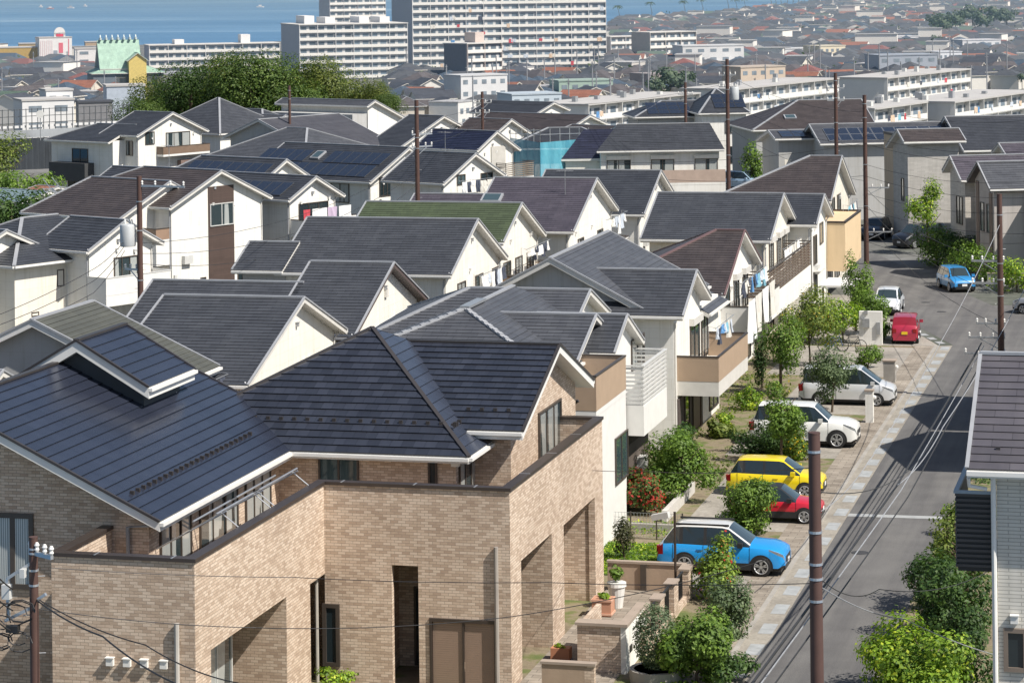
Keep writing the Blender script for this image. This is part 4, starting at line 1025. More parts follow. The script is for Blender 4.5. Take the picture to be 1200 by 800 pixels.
for px0, px1 in ((711, 739), (763, 790), (814, 841)):
    q0, q1 = FK.Y(px0, 186, ym+.5), FK.Y(px1, 186, ym+.5); hK.window(('S', ym+.5), q0[0], q1[0], 3.1, 5.0, 2, FRAME_D, GLASSC, box=CREAM)
q0, q1 = FK.Y(735, 200, ym-.6)[0], FK.Y(850, 200, ym-.6)[0]
mb = MB(); mb.box(q0, q1, ym-.7, ym+.496, 2.8, 3.0); bo = hK.part('balcony', mb, STUCCO); mb = MB(); mb.box(q0, q1, ym-.7, ym-.64, 3.004, 4.1); hK.part('parapet', mb, plain((.43, .33, .27), .6), bo)
hK.wallbox(q0, q1, ym-.69, ym+.49, 0, 2.79, STUCCO)

hM = House('hip_roof_house', 'white house with pyramid roof of solar panels behind the tall middle pole', 'house', (0, 0, 0), FR)
a, b_ = FR.Z(819, 133, 6.2), FR.Z(876, 131, 6.2); hM.o = Vector((a[0], a[1], 0)); hM.e.location = FR.world(hM.o); ym = a[1]
hM.ridge('x', a[0], b_[0], ym+4.4, 4.4, 4.4, 8.6, .55, 'hip', 'hip', RTD, STUCCO, oe=.4, og=.4)
hM.solar((a[0]+1.9, ym+.8, 6.2+.8*.55), (1, 0, 0), (0, 1, .55), 3, 3, 1.15, .95)
hM.window(('S', ym+.4), a[0]+2.9, a[0]+5, 4.0, 5.3, 2, FRAME_D, GLASSC); hM.window(('S', ym+.4), a[0]+3.2, a[0]+5, .8, 2.6, 2)
hM2 = House('gable_house', 'small grey house with solar roof and blue tank left of the pyramid roof', 'house', (0, 0, 0), FR)
p = FR.Z(800, 118, 7.2); hM2.o = Vector((p[0], p[1], 0)); hM2.e.location = FR.world(hM2.o)
hM2.ridge('x', p[0]-6, p[0]+2, p[1], 3.6, 3.6, 7.2, .42, 'hip', 'gable', RTD, GREYP); hM2.solar((p[0]-4.4, p[1]-3.1, 7.2-.42*3.1), (1, 0, 0), (0, 1, .42), 4, 3, 1.2, .95)
hH = gable('gable_house', 'grey house with steep roof tiled with solar panels between two poles', FR, (948, 146), (960, 171), (938, 158), (1050, 139), 8, RTM, GREYP, elo='gable') if False else None
def wgable(label, B, N_, Fp, R_, zb, tile, wall, ln=None, fr=FR, name='gable_house', base=0, k=None, **kw):
    """gable that looks towards -x: apex B, near eave N_, far eave Fp, far ridge end R_"""
    b = fr.Z(*B, zb); c = fr.X(*N_, b[0]); d = fr.X(*Fp, b[0]); l = fr.Z(*R_, zb)
    w1, w2 = b[1]-c[1], d[1]-b[1]; kk = k or min(.6, ((b[2]-c[2])/w1+(b[2]-d[2])/w2)/2)
    hh = House(name, label, 'house', (b[0]+3, b[1], base), fr)
    hi = b[0]+ln if ln else max(l[0], b[0]+6)
    hh.g = hh.ridge('x', b[0], hi, b[1], w1, w2, zb, kk, 'gable', 'gable', tile, wall, base, **kw); hh.g['x0'] = b[0]+kw.get('og', .45); return hh
hH = wgable('grey house with steep roof crowded with solar panels between two poles', (948, 146), (961, 172), (937, 158), (1050, 139), 8, RTM, GREYP, 12)
g = hH.g; up = (0, 1, g['k']); u1 = Vector(up).normalized()
hH.solar((g['lo']+.9, g['r']-g['w1']+.4*u1.y, g['z1']+.4*u1.z), (1, 0, 0), up, 10, 2, 1.05, 1.3, frame=METAL)
hH2 = House('gable_house', 'lower solar roofed wing with white wall behind the brown street corner roof', 'house', (0, 0, 0), FR)
p = FR.Z(962, 172, 5.9); q = FR.Z(1038, 172, 5.9); hH2.o = Vector((p[0], p[1], 0)); hH2.e.location = FR.world(hH2.o)
hH2.ridge('x', p[0], q[0], p[1]+2.2, 2.2, 2.2, 6.9, .45, 'gable', 'gable', RTM, CREAM); hH2.solar((p[0]+.7, p[1]+.3, 5.9+.3*.45), (1, 0, 0), (0, 1, .45), 6, 1, 1.0, 1.7)
hH2.window(('S', p[1]+.5), p[0]+4.5, p[0]+6.6, 3.7, 4.9, 2, FRAME_W, GLASSC)
hHa = wgable('grey house with small gable and one big solar panel left of the near poles', (900, 153), (908, 165), (886, 160), (925, 147), 7.4, RTM, GREYP, 6.5)
g = hHa.g; up = (0, 1, g['k']); hHa.solar((g['lo']+.7, g['r']-g['w1']+.3, g['z1']+.3*g['k']), (1, 0, 0), up, 3, 2, 1.1, .9)
mb = MB(); y = g['r']-g['w1']+.5; mb.box(g['x0']+.5, g['x0']+1.1, y-.02, y-.004, 1.5, 5); hHa.part('wall_panel', mb, CREAM)
hHb = House('hip_roof_house', 'grey house with big dark brown roof and roof window before the low apartments', 'house', (0, 0, 0), FR)
p = FR.Z(935, 113, 8.6); hHb.o = Vector((p[0], p[1], 0)); hHb.e.location = FR.world(hHb.o)
hHb.ridge('y', p[1]-9, p[1]+6, p[0], 8, 8, 8.6, .36, 'hip', 'gable', BRN, GREYP) if False else hHb.ridge('x', p[0]-6.5, p[0]+6, p[1]-2, 6, 6, 8.3, .42, 'hip', 'gable', BRN, GREYP)
hHb.skylight((p[0]-2.2, p[1]-5.6, 8.3-.42*3.6), (1, 0, 0), (0, 1, .42), 1.2, .8)
hQ = wgable('narrow house with tall tan side wall and brown roof by the parked dark cars', (1051, 152), (1059, 166), (1038, 172), (1098, 150), 8.8, BRN, GREYW, 5)
g = hQ.g; y = g['r']-g['w1']+.2
p = FR.Z(1060, 162, 8.0); q = FR.Z(1103, 161, 8.0)
hQ.wallbox(p[0], q[0], p[1], p[1]+6, 0, 8.0, plain((.6, .47, .33), .85, 0, .05, 1.2, .1, 0, .08)); mb = MB(); mb.box(p[0]-.05, q[0]+.05, p[1]-.05, p[1]+6, 8.003, 8.2); hQ.part('coping', mb, DARKTRIM)
hQ.window(('S', p[1]), q[0]-3.2, q[0]-2.5, 3.2, 4.6, 1); hQ.window(('W', g['x0']), g['r']-.3, g['r']+.4, 3.2, 5, 1)
hP3 = wgable('pale panelled house with long black roof at the upper right', (1107, 137), (1129, 174), (1093, 160), (1200, 134), 8.5, RTD, GREYW, 17, trim=WHITE)
g = hP3.g; mb = MB(); mb.box(g['x0']-.08, g['x0']-.004, g['r']-1.6, g['r']-.4, .2, 7.5); hP3.part('wall_panel', mb, plain((.12, .095, .085), .7))
hP3.window(('W', g['x0']), g['r']-3.4, g['r']-2.2, 3, 4.6, 1); hP3.window(('S', g['r']-g['w1']+.5), g['lo']+2, g['lo']+4, 3.2, 5, 2, FRAME_W, GLASSC)
hP2 = wgable('white and beige house with purple roof behind the right street pole', (1113, 183), (1126, 210), (1104, 203), (1200, 180), 8, PUR, siding((.5, .47, .43), .6, .14), 12)
g = hP2.g; hP2.window(('W', g['x0']), g['r']-1.5, g['r']-.1, 3.2, 5.2, 2); hP2.wallbox(g['lo']+1.2, g['lo']+9, g['r']-g['w1']+.2, g['r'], 0, g['z1']-.1, CREAM)
hP2b = wgable('purple roof of the house farther right', (1170, 168), (1180, 182), (1162, 180), (1200, 167), 8, PUR, STUCCO, 10)
hP1 = wgable('grey striped house with dark hipped roof right behind the street pole', (1145, 190), (1160, 223), (1133, 213), (1200, 189), 8, RTM, siding((.42, .39, .37), .35, 3.0), 14, trim=plain((.09, .08, .08), .5))
g = hP1.g
for c in (-1.0, .4): hP1.window(('W', g['x0']), g['r']+c-.5, g['r']+c+.3, 3.2, 5.2, 1)
mb = MB(); mb.box(g['x0']-.06, g['x0']-.004, g['r']-1.9, g['r']-1.3, .2, 6); mb.box(g['x0']-.06, g['x0']-.004, g['r']+1.0, g['r']+1.6, .2, 6.6); hP1.part('wall_panel', mb, plain((.2, .15, .12), .7))
g1 = g
hP1.ridge('y', g['r']-5, g['r']+2, g['lo']+7.5, 4.6, 4.6, 7.8, .45, 'hip', 'none', RTM, siding((.42, .39, .37), .35, 3.0))
hP1.window(('S', g['r']-4.6), g['lo']+5, g['lo']+5.7, 3.2, 5.2, 1); hP1.window(('S', g['r']-4.6), g['lo']+6.4, g['lo']+7.1, 3.2, 5.2, 1)

# near right house
hRH = House('eaves_house', 'pale brick sided house with dark roof and white eaves at the right edge', 'house', (-3, 85, 0))
k = .45; ez = 10.2; q = F0.Z(1133, 550, ez); ex, ey = q[0], q[1]; wv = 4.4
hRH.o = Vector((-1, ey+wv, 0)); hRH.e.location = hRH.o
RHT = tiles((.085, .08, .092), .3, .9, .5, .12)
hRH.ridge('x', ex, 6, ey+wv, wv, wv, ez+k*wv, k, 'gable', 'gable', RHT, siding((.60, .575, .52), .55, .085, .75, .05, .010), og=.62, oe=.5, ch=.3, th=.18, trim=WHITE)
ys = ey+.5; q = F0.Y(1162, 600, ys); xw = q[0]
hRH.pipe([(xw+.05, ys-.06, ez-.15), (xw+.05, ys-.06, 0)], .06, WHITE); hRH.pipe([(ex+.03, ey+.08, ez-.2), (ex+.03, ey+.2, ez-.4), (xw-.1, ys-.1, ez-.5)], .045, WHITE)
q = F0.Y(1176, 735, ys); q2 = F0.Y(1205, 787, ys); hRH.window(('S', ys), q[0], q2[0], q2[2], q[2], 1, plain((.2, .16, .13), .5), GLASS, .1)
q = F0.Y(1189, 725, ys); hRH.vent(('S', ys), q[0], q[2], .17)
y0, y1 = ys+.15, ys+3.2; q, q2 = F0.Y(1119, 580, y0), F0.Y(1160, 665, y0); x0, x1, z0, z1 = q[0], ex+.60, q2[2], q[2]
mb = MB(); zz = z0
while zz < z1:
    mb.box(x0, x0+.03, y0, y1, zz, zz+.06); mb.box(x0+.033, x1, y0, y0+.03, zz, zz+.06); zz += .115
bo = hRH.part('balcony_screen', mb, plain((.075, .07, .07), .5, .2)); mb = MB()
mb.box(x0-.03, x0+.08, y0-.03, y1, z1+.05, z1+.11); mb.box(x0+.083, x1, y0-.03, y0+.08, z1+.05, z1+.11); hRH.part('handrail', mb, plain((.3, .36, .42), .4, .3), bo)
mb = MB(); mb.box(x0+.05, x1, y0+.05, y1, z0-.1, z0); mb.box(x0+.035, x0+.05, y0+.05, y1, z0+.003, z1); mb.box(x0+.053, x1, y0+.035, y0+.05, z0+.003, z1); hRH.part('balcony', mb, BLACKP)
for i in range(6):
    guards_ = MB(); guards_.box(ex+.6+i*1.0, ex+.7+i*1.0, ey+.7, ey+.76, ez+.7*k-.03, ez+.7*k+.09); hRH.part('snow_guard', guards_, DARKTRIM)

for yv, lab in ((116.6, 'dark roofed house on the right side of the street, next to the brick sided house'), (126.8, 'dark roofed house on the right side of the street, second beyond the brick sided house')):
    hn = House('gable_house', lab, 'house', (-1, yv, 0)); hn.ridge('x', -5.6, 5, yv, 4.8, 4.8, 10.3, .5, 'gable', 'gable', RT, STUCCO)
# ------------------------------------------------------------------ vehicles
def car(label, x, y, ang, L, W, H, body, roofm=None, hood=.27, cowl_z=.645, belt=.60, ws=.17, tail=.05, rear_deck=0, roof_f=.42, wheel=.33, clad=False, plate=None, rims=METAL, z=0.0, tailw=.16, rw=1.0, wb=.6, group=None, cat='car', soft=None):
    """a car: x forward, built from stations along its length; fractions are of the length, from the nose"""
    t = Thing('parked_car', label, cat, (0, 0, 0), F0, group)
    X = lambda f: L/2-f*L
    hw = W/2; zb = .2; bz = H*belt; hz = H*cowl_z
    # stations: fraction, top z, roof?, half width factor, roof half width factor
    nose = [(0, bz*.66, .80), (.012, bz*.84, .88), (.05, bz*.93, .96), (.12, hz*.955, 1), (hood-.02, hz*1.0, 1)]
    st = []
    for f, zt, wf in nose: st.append((f, zt, min(bz, zt-.04), wf, .80, 0))
    st.append((hood, hz+.02, bz, 1, .80, 0))
    rs, re = hood+ws, 1-tailw-rear_deck
    st.append((rs, H*.97, bz+.01, 1, .70, 1)); st.append((rs+.05, H*.995, bz+.01, 1, .71, 1))
    m1 = rs+(re-rs)*.42
    st.append((m1-.012, H, bz+.015, 1, .715, 1)); st.append((m1+.012, H, bz+.015, 1, .715, 2)); m2 = rs+(re-rs)*.86
    st.append((m2-.014, H*.995, bz+.03, 1, .71, 1)); st.append((m2+.014, H*.99, bz+.03, 1, .71, 2))
    st.append((re, H*.975, bz+.04, 1, .69, 1))
    if rear_deck: st += [(re+tailw*.9, bz*1.12, bz, .98, .74, 0), (1-.03, bz*1.06, bz*.97, .94, .72, 0), (1, bz*.8, bz*.74, .88, .7, 0)]
    else: st += [(1-tail, H*.69, bz+.02, .97, .76, 3), (1-.012, bz*.98, bz*.9, .93, .76, 0), (1, bz*.7, bz*.62, .90, .74, 0)]
    rings = []
    for f, zt, zs, wf, rf, kind in st:
        xx = X(f); w_ = hw*wf; wr = hw*rf*(rw if kind else wf)
        fl = zb+.02 if .03 < f < .97 else zb+.12
        rings.append([(xx, w_*.86, fl), (xx, w_*.985, fl+.10), (xx, w_, (fl+zs)/2+.04), (xx, w_*.975, zs-.015), (xx, w_*.945, zs+.01),
                      (xx, wr*1.03, max(zs+.015, zt-.045)), (xx, wr*.9, zt-.008), (xx, wr*.45, zt+.012), (xx, 0, zt+.018)])
    G = {k: MB() for k in ('body', 'roof', 'side', 'screen', 'rear', 'head', 'tail', 'low', 'pillar', 'sideR', 'headR', 'tailR')}
    n = len(rings); J = len(rings[0])
    i_cowl = 5
    for i in range(n-1):
        a, b_ = rings[i], rings[i+1]; ka, kb = st[i][5], st[i+1][5]
        for j in range(J-1):
            tgt = 'body'
            cab = ka and kb
            if j == 4 and ((cab and not (ka == 1 and kb == 2)) or (i == i_cowl) or (kb == 3) ): tgt = 'side'
            if j == 4 and ka == 2 and kb == 1: tgt = 'side'
            if j == 4 and ka == 1 and kb == 2: tgt = 'pillar'
            if j >= 6 and i == i_cowl: tgt = 'screen'
            if j == 5 and i == i_cowl: tgt = 'roof'
            if j >= 6 and (kb == 3 or (rear_deck and ka == 1 and kb == 0)): tgt = 'rear'
            if j == 4 and rear_deck and ka == 1 and kb == 0: tgt = 'side'
            if j >= 5 and cab: tgt = 'roof'
            if i in (0, 1, 2) and j == 2:
                L3 = lambda p, q, t_: tuple(u_*(1-t_)+v_*t_ for u_, v_ in zip(p, q))
                lo_ = (.45, .5, .62, .85)
                a_, b2 = L3(a[2], a[3], lo_[i]), L3(b_[2], b_[3], lo_[i+1])
                for q in ([a[2], b_[2], b2, a_], [a_, b2, b_[3], a[3]]):
                    hd = q[0] is a_; mm = [(p[0], -p[1], p[2]) for p in q]
                    G['head' if hd else 'body'].poly(q[::-1]); G['headR' if hd else 'body'].poly(mm)
                continue
            if st[i+1][0] >= .985 and j in (2, 3) : tgt = 'tail'
            if j == 0 or (clad and j == 1 and False): tgt = 'low'
            q = [a[j], b_[j], b_[j+1], a[j+1]]; mm = [(p[0], -p[1], p[2]) for p in q]
            G[tgt].poly(q[::-1]); G[tgt+'R' if tgt in ('side', 'head', 'tail') else tgt].poly(mm)
    for rg, rev in ((rings[0], False), (rings[-1], True)):
        full = [p for p in rg]+[(p[0], -p[1], p[2]) for p in rg[-2::-1]]
        G['body'].poly(full if not rev else full[::-1])
    G['low'].box(-L*.47, L*.47, -hw*.84, hw*.84, zb-.02, zb+.06)
    B = t.part('body', G['body'], body, smooth_=60)
    t.part('roof', G['roof'], roofm or body, smooth_=60)
    for k_ in (5, 9, 12):
        if k_ < len(rings):
            for s_ in (1, -1):
                sm = MB(); sm.tube([(p[0], s_*(p[1]+.003), p[2]) for p in rings[k_][1:5]], .009, 5); t.part('door_seam', sm, BLACKP)
    t.part('sill', G['low'], BLACKP); t.part('pillar', G['pillar'], BLACKP)
    t.part('side_window', G['side'], GLASS); t.part('side_window', G['sideR'], GLASS); t.part('windshield', G['screen'], glass_mat((.03, .045, .05), .04)); t.part('rear_window', G['rear'], GLASS)
    HLM, TLM = plain((.30, .32, .34), .08, .4, .05), plain((.25, .012, .012), .15, 0, .05)
    t.part('headlight', G['head'], HLM); t.part('headlight', G['headR'], HLM); t.part('tail_light', G['tail'], TLM); t.part('tail_light', G['tailR'], TLM)
    # nose and tail fittings
    mb = MB(); mb.box(L/2-.01, L/2+.015, -hw*.55, hw*.55, bz*.48, bz*.68); t.part('grille', mb, BLACKP); mb = MB(); mb.box(L/2-.02, L/2+.005, -hw*.72, hw*.72, .25, .42); t.part('air_intake', mb, BLACKP)
    mb = MB(); mb.box(L/2+.016, L/2+.03, -.17, .17, .43, .58); t.part('number_plate', mb, plate or WHITE); mb = MB(); mb.box(-L/2-.03, -L/2-.004, -.17, .17, bz*.62, bz*.62+.16); t.part('number_plate', mb, plate or WHITE)
    for s_ in (1, -1):
        mb = MB(); mb.box(-L/2-.012, -L/2+.06, s_*hw*.62, s_*hw*.88, bz*.72, bz*.95); t.part('tail_light', mb, TLM)
    mb = MB(); mb.box(-L/2-.02, -L/2+.1, -hw*.86, hw*.86, .24, .42); t.part('bumper', mb, BLACKP if clad else body)
    for s_ in (1, -1):
        mb = MB(); mb.box(X(hood+.07)-.08, X(hood+.07)+.1, s_*hw*.98, s_*(hw+.2), bz+.02, bz+.18); t.part('mirror', mb, body if not clad else BLACKP)
        for f in (.48, .66): mb = MB(); mb.box(X(f)-.1, X(f)+.1, s_*(hw*.985), s_*(hw*.985+.03), bz-.14, bz-.105); t.part('door_handle', mb, body)
    if clad:
        for s_ in (1, -1):
            mb = MB(); mb.box(-L*.30, L*.24, s_*(hw*.97), s_*(hw+.012), .24, .47); t.part('sill_cladding', mb, BLACKP)
            if L > 4: mb = MB(); mb.box(X(rs), X(re), s_*hw*.6, s_*(hw*.64), H-.02, H+.05); t.part('roof_rail', mb, BLACKP)
    ax = (X(.5-wb/2+.0-.02), X(.5+wb/2-.02))
    for xx in ax:
        for s_ in (1, -1):
            am = MB(); R_ = wheel*1.2; pts = [(xx+R_*math.cos(a_), s_*(hw*1.0+.006), wheel+R_*math.sin(a_)) for a_ in [math.pi*q/12-.35*(1-2*q/12)*0 for q in range(13)]]
            pts = [(xx+R_*math.cos(a_), s_*(hw+.006), max(.22, wheel+R_*math.sin(a_))) for a_ in [-.25+(math.pi+.5)*q/14 for q in range(15)]]
            am.poly(pts if s_ < 0 else pts[::-1]); t.part('wheel_arch', am, BLACKP if clad else plain((.012, .012, .012), .8))
            wm = MB(); y0_, y1_ = s_*(hw-.18), s_*(hw+.018); th = [wheel*.6, wheel*.93, wheel, wheel, wheel*.93, wheel*.68]; yy = [y0_, y0_, y0_+(y1_-y0_)*.2, y0_+(y1_-y0_)*.85, y1_, y1_+s_*.004]
            wm.tube([(xx, a_, wheel) for a_ in np.linspace(0, 1, 6)*0] if False else [(xx, q, wheel) for q in [y0_, y0_+s_*.01, y0_+s_*.04, y1_-s_*.03, y1_, y1_+s_*.008]], th, 22)
            wo = t.part('wheel', wm, RUBBER, smooth_=False)
            rm = MB(); yo = y1_+s_*.012
            for q in range(5):
                a_ = 2*math.pi*q/5+.3; c_, d_ = math.cos(a_), math.sin(a_); e_, f_ = -d_, c_; r1, r2 = wheel*.1, wheel*.64
                for dv in (-.32, .32):
                    a2 = a_+dv*.6; c2, d2 = math.cos(a2), math.sin(a2)
                    rm.bar((xx+c_*r1, yo, wheel+d_*r1), (xx+c2*r2, yo, wheel+d2*r2), .045, .02, 0, (0, 1, 0))
            rm.tube([(xx, yo-s_*.004, wheel), (xx, yo+s_*.012, wheel)], wheel*.17, 10)
            ring = MB(); rm_ = [(xx+wheel*.66*math.cos(2*math.pi*q/20), yo, wheel+wheel*.66*math.sin(2*math.pi*q/20)) for q in range(21)]
            rm.tube(rm_, .022, 5, caps=False); t.part('rim', rm, rims, wo)
    t.e.location = F0.world((x, y, z)); t.e.rotation_euler = (0, 0, math.radians(ang)); return t
def paint(c, coat=.8, metal=.0, rough=.35): return plain(c, rough, metal, .03, 1, 0, coat)
car('bright blue crossover with white roof and black wheel arches, parked beside the lawn', -16.42, 93.95, 0, 4.6, 1.86, 1.69, paint((.012, .27, .66)), paint((.62, .62, .6)), wheel=.36, clad=True, hood=.27, tailw=.13)
car('small red two seater with black roof parked beside the stone gatepost', -15.85, 102.95, 0, 3.55, 1.56, 1.36, paint((.50, .012, .03)), BLACKP, wheel=.30, hood=.27, roof_f=.4, clad=True, tailw=.16)
car('bright yellow hatchback with dark windows parked behind the red car', -16.65, 107.95, 0, 3.95, 1.72, 1.5, paint((.75, .58, .005)), None, wheel=.31, hood=.23, tailw=.12)
car('white off-roader with black front grille parked behind a small tree', -17.1, 119.45, 0, 4.85, 1.9, 1.87, paint((.72, .72, .69)), None, wheel=.39, hood=.26, tailw=.09, belt=.61, cowl_z=.655, ws=.13, rw=1.08)
car('silver minivan parked in the middle driveway', -16.6, 131.0, 0, 4.7, 1.72, 1.84, paint((.70, .71, .72), .6, .3, .3), None, wheel=.31, hood=.15, ws=.19, tailw=.06, belt=.57, cowl_z=.61, wb=.6, rw=1.14)
car('small red box car seen from behind with a yellow plate', -16.05, 153.4, 93, 3.4, 1.5, 1.58, paint((.38, .02, .05)), None, wheel=.28, hood=.18, ws=.14, tailw=.06, plate=plain((.75, .5, .02), .5), wb=.66, rw=1.18)
car('white sedan nosed towards the camera beyond the gate wall', -18.5, 166.2, -88, 4.5, 1.75, 1.42, paint((.66, .68, .7)), None, wheel=.32, hood=.30, tailw=.13)
car('light blue compact car parked at the bend under the street pole', -15.3, 178.2, -68, 3.9, 1.68, 1.52, paint((.03, .24, .55)), None, wheel=.31, hood=.22, tailw=.1)
car('black minivan nosed out between hedge and tan house', -20.3, 205, -128, 4.6, 1.75, 1.8, paint((.016, .018, .024)), None, wheel=.32, hood=.18, tailw=.07)
car('dark blue car nosed out at the end of the bending street', -24.3, 211, -95, 4.3, 1.75, 1.6, paint((.015, .022, .035)), None, wheel=.32, hood=.22, tailw=.1)
car('silver car half hidden at the right edge of the junction', -8.6, 166.5, 160, 4.3, 1.72, 1.55, paint((.45, .46, .48), .6, .5), None, wheel=.31, hood=.23, tailw=.1)
p = F0.Z(868, 222, 0); car('pale blue van parked beside the long white house', p[0], p[1], -20, 4.3, 1.7, 1.8, paint((.3, .42, .55)), None, wheel=.3, hood=.17, tailw=.06)

# ------------------------------------------------------------------ walls, fences and pots by the brick house porch
BEIGEW = plain((.40, .30, .22), .85, 0, .08, 1, .2, 0, .1); CAP = plain((.33, .27, .22), .85, 0, .1, 2)
t = Thing('garden_wall', 'beige rendered wall with dark post closing the porch terrace', 'wall', (-18.5, 90.2, 0))
mb = MB(); mb.box(-19.88, -17.15, 90.1, 90.25, -.1, .95); t.part('wall_panel', mb, BEIGEW); mb = MB(); mb.box(-19.9, -17.1, 90.06, 90.29, .953, 1.03); t.part('coping', mb, CAP)
mb = MB(); mb.box(-18.7, -18.5, 90.02, 90.097, 0, .95); t.part('post', mb, FRAME_D)
UF = -16.95
t = Thing('garden_wall', 'stepped brick wall with four piers and dark grilles between porch and shrubs', 'wall', (UF, 86, 0))
pb, cb, gb = MB(), MB(), MB()
for i, (y, zt) in enumerate(((88.9, 1.05), (86.3, 1.15), (83.9, 1.2), (81.6, 1.25))):
    pb.box(UF-.16, UF+.16, y, y+.75, -.1, zt); cb.box(UF-.2, UF+.2, y-.04, y+.79, zt+.003, zt+.07)
    if i: 
        for q in range(9): gb.box(UF-.02, UF+.02, y+.85+q*.17, y+.88+q*.17, .25, zt-.1)
        gb.box(UF-.03, UF+.03, y+.78, y+2.35, zt-.1, zt-.04); pb.box(UF-.14, UF+.14, y+.753, y+2.39, -.1, .25)
t.part('pier', pb, BRICK); t.part('coping', cb, CAP); t.part('grille', gb, BLACKP)
t = Thing('gate_wall', 'brick gate wall with white street face, lamp and mailbox slot', 'wall', (-17.6, 79.6, 0))
mb = MB(); mb.box(-18.5, -17.13, 79.4, 79.72, -.1, 1.45); mb.box(-18.5, -18.35, 79.723, 82.2, -.1, 1.45); t.part('wall_panel', mb, BRICK)
mb = MB(); mb.box(-17.127, -16.97, 79.38, 82.2, -.1, 1.45); t.part('white_face', mb, STUCCO); mb = MB(); mb.box(-18.56, -16.9, 79.32, 79.85, 1.453, 1.54); mb.box(-17.2, -16.9, 79.853, 82.25, 1.453, 1.54); t.part('coping', mb, CAP)
mb = MB(); mb.lathe((-16.86, 81.6, 1.1), [(.02, -.14), (.1, -.1), (.12, 0), (.1, .1), (.02, .14)], 12); t.part('lamp', mb, WHITE)
mb = MB(); mb.box(-16.966, -16.93, 79.9, 80.2, .55, .75); mb.box(-16.966, -16.93, 80.4, 80.9, 1.12, 1.15); t.part('mail_slot', mb, BLACKP)
for i, (x0, x1, y0, y1, zt) in enumerate(((-18.9, -17.6, 76.4, 76.6, 1.0), (-18.6, -17.75, 74.2, 74.4, .75))):
    t = Thing('garden_wall', ['low beige wall below the gate wall with a brick pier', 'lowest brick wall at the foot of the porch steps'][i], 'wall', (x0, y0, 0))
    mb = MB(); mb.box(x0, x1, y0, y1, -.1, zt); t.part('wall_panel', mb, BEIGEW if i == 0 else BRICK); mb = MB(); mb.box(x0-.04, x1+.34, y0-.04, y1+.04, zt+.003, zt+.08); t.part('coping', mb, CAP)
    mb = MB(); mb.box(x1+.003, x1+.3, y0, y1, -.1, zt); t.part('pier', mb, BRICK)
mb = MB(); mb.box(XR+.004, -17.15, 77.5, 90.05, -.1, .05); mb.box(XR+.004, -18.8, 76.9, 77.497, -.1, -.02)
single('terrace', mb, PAVE, (-18.5, 84, 0), 'brown tiled terrace floor of the brick house porch', 'terrace', kind='structure')
t = Thing('flower_pot', 'square terracotta planter with low greenery on the porch', 'flower pot', (-19.2, 86.4, .05)); mb = MB()
mb.box(-19.55, -18.9, 86.1, 86.7, .06, .62); t.part('planter', mb, plain((.5, .26, .17), .7)); mb = MB()
for z in (.1, .55): mb.box(-19.58, -18.87, 86.07, 86.73, z, z+.06)
t.part('rim', mb, plain((.6, .36, .26), .7)); link('foliage', leaf_mesh('foliage', crown_points(120, .3, .26, .14, 4, 3, .3, .66), .12, LIME), [], t.e)
t = Thing('flower_pot', 'tall white round pot with a green plant on the porch', 'flower pot', (-19.0, 87.5, .05)); mb = MB()
mb.lathe((-19.0, 87.5, .05), [(.2, 0), (.3, .7), (.34, .72), (.33, .85), (.27, .84), (.25, .7)], 16); t.part('planter', mb, WHITE); link('foliage', leaf_mesh('foliage', crown_points(160, .3, .3, .4, 5, 4, .3, 1.1), .16, GREEN), [], t.e)
t = Thing('flower_pot', 'small orange pot with seedlings at the steps of the porch', 'flower pot', (-19.3, 80.6, .05)); mb = MB(); mb.box(-19.6, -19.0, 80.4, 80.8, .06, .42); t.part('planter', mb, plain((.5, .22, .12), .7)); link('foliage', leaf_mesh('foliage', crown_points(70, .26, .18, .12, 4, 5, .3, .45), .1, LIME), [], t.e)
t = Thing('round_planter', 'round concrete planter ring holding the clipped conical bush', 'planter', (-16.0, 78.9, 0)); mb = MB()
mb.lathe((-15.95, 78.9, 0), [(.8, -.1), (.8, .38), (.66, .38), (.64, .2), (.01, .2)], 24); t.part('ring', mb, plain((.34, .32, .29), .85, 0, .15, 2))
# thin dark lamp post on the terrace
t = Thing('lamp_post', 'thin dark metal post with white spotlight rising from the brick wall', 'lamp post', (-17.2, 89.3, 0)); mb = MB(); mb.tube([(-17.3, 89.2, 0), (-17.3, 89.2, 3.0)], .045, 8); t.part('post', mb, BRONZE)
mb = MB(); mb.bar((-17.5, 89.2, 2.9), (-18.1, 89.3, 2.75), .22, .2); t.part('lamp_head', mb, FRAME_W)
# mesh fence
t = Thing('mesh_fence', 'thin wire mesh fence behind the lawn', 'fence', (-21, 98.3, 0)); mb = MB()
for i in range(5): mb = MB(); mb.box(-22.8+i*1.0, -22.75+i*1.0, 98.3, 98.35, 0, 1.05); t.part('post', mb, FRAME_D)
mb = MB()
for q in range(6): mb.box(-22.8, -18.75, 98.32, 98.33, .1+q*.18, .112+q*.18)
for q in range(34): mb.box(-22.8+q*.12, -22.79+q*.12, 98.31, 98.32, .1, 1.0)
t.part('mesh_panel', mb, STEEL)
mb = MB(); mb.box(-22.5, -18.9, 99.9, 100.1, 0, .25); single('garden_kerb', mb, CONC, (-20, 100, 0), 'low concrete edging between the lawn plot and the next garden', 'kerb', kind='structure')
mb = MB(); mb.box(-20.2, -20.0, 101.5, 107.6, 0, .45); single('garden_kerb', mb, plain((.5, .48, .45), .9), (-20.1, 104, 0), 'white low wall edging the garden of the photinia bush', 'wall')
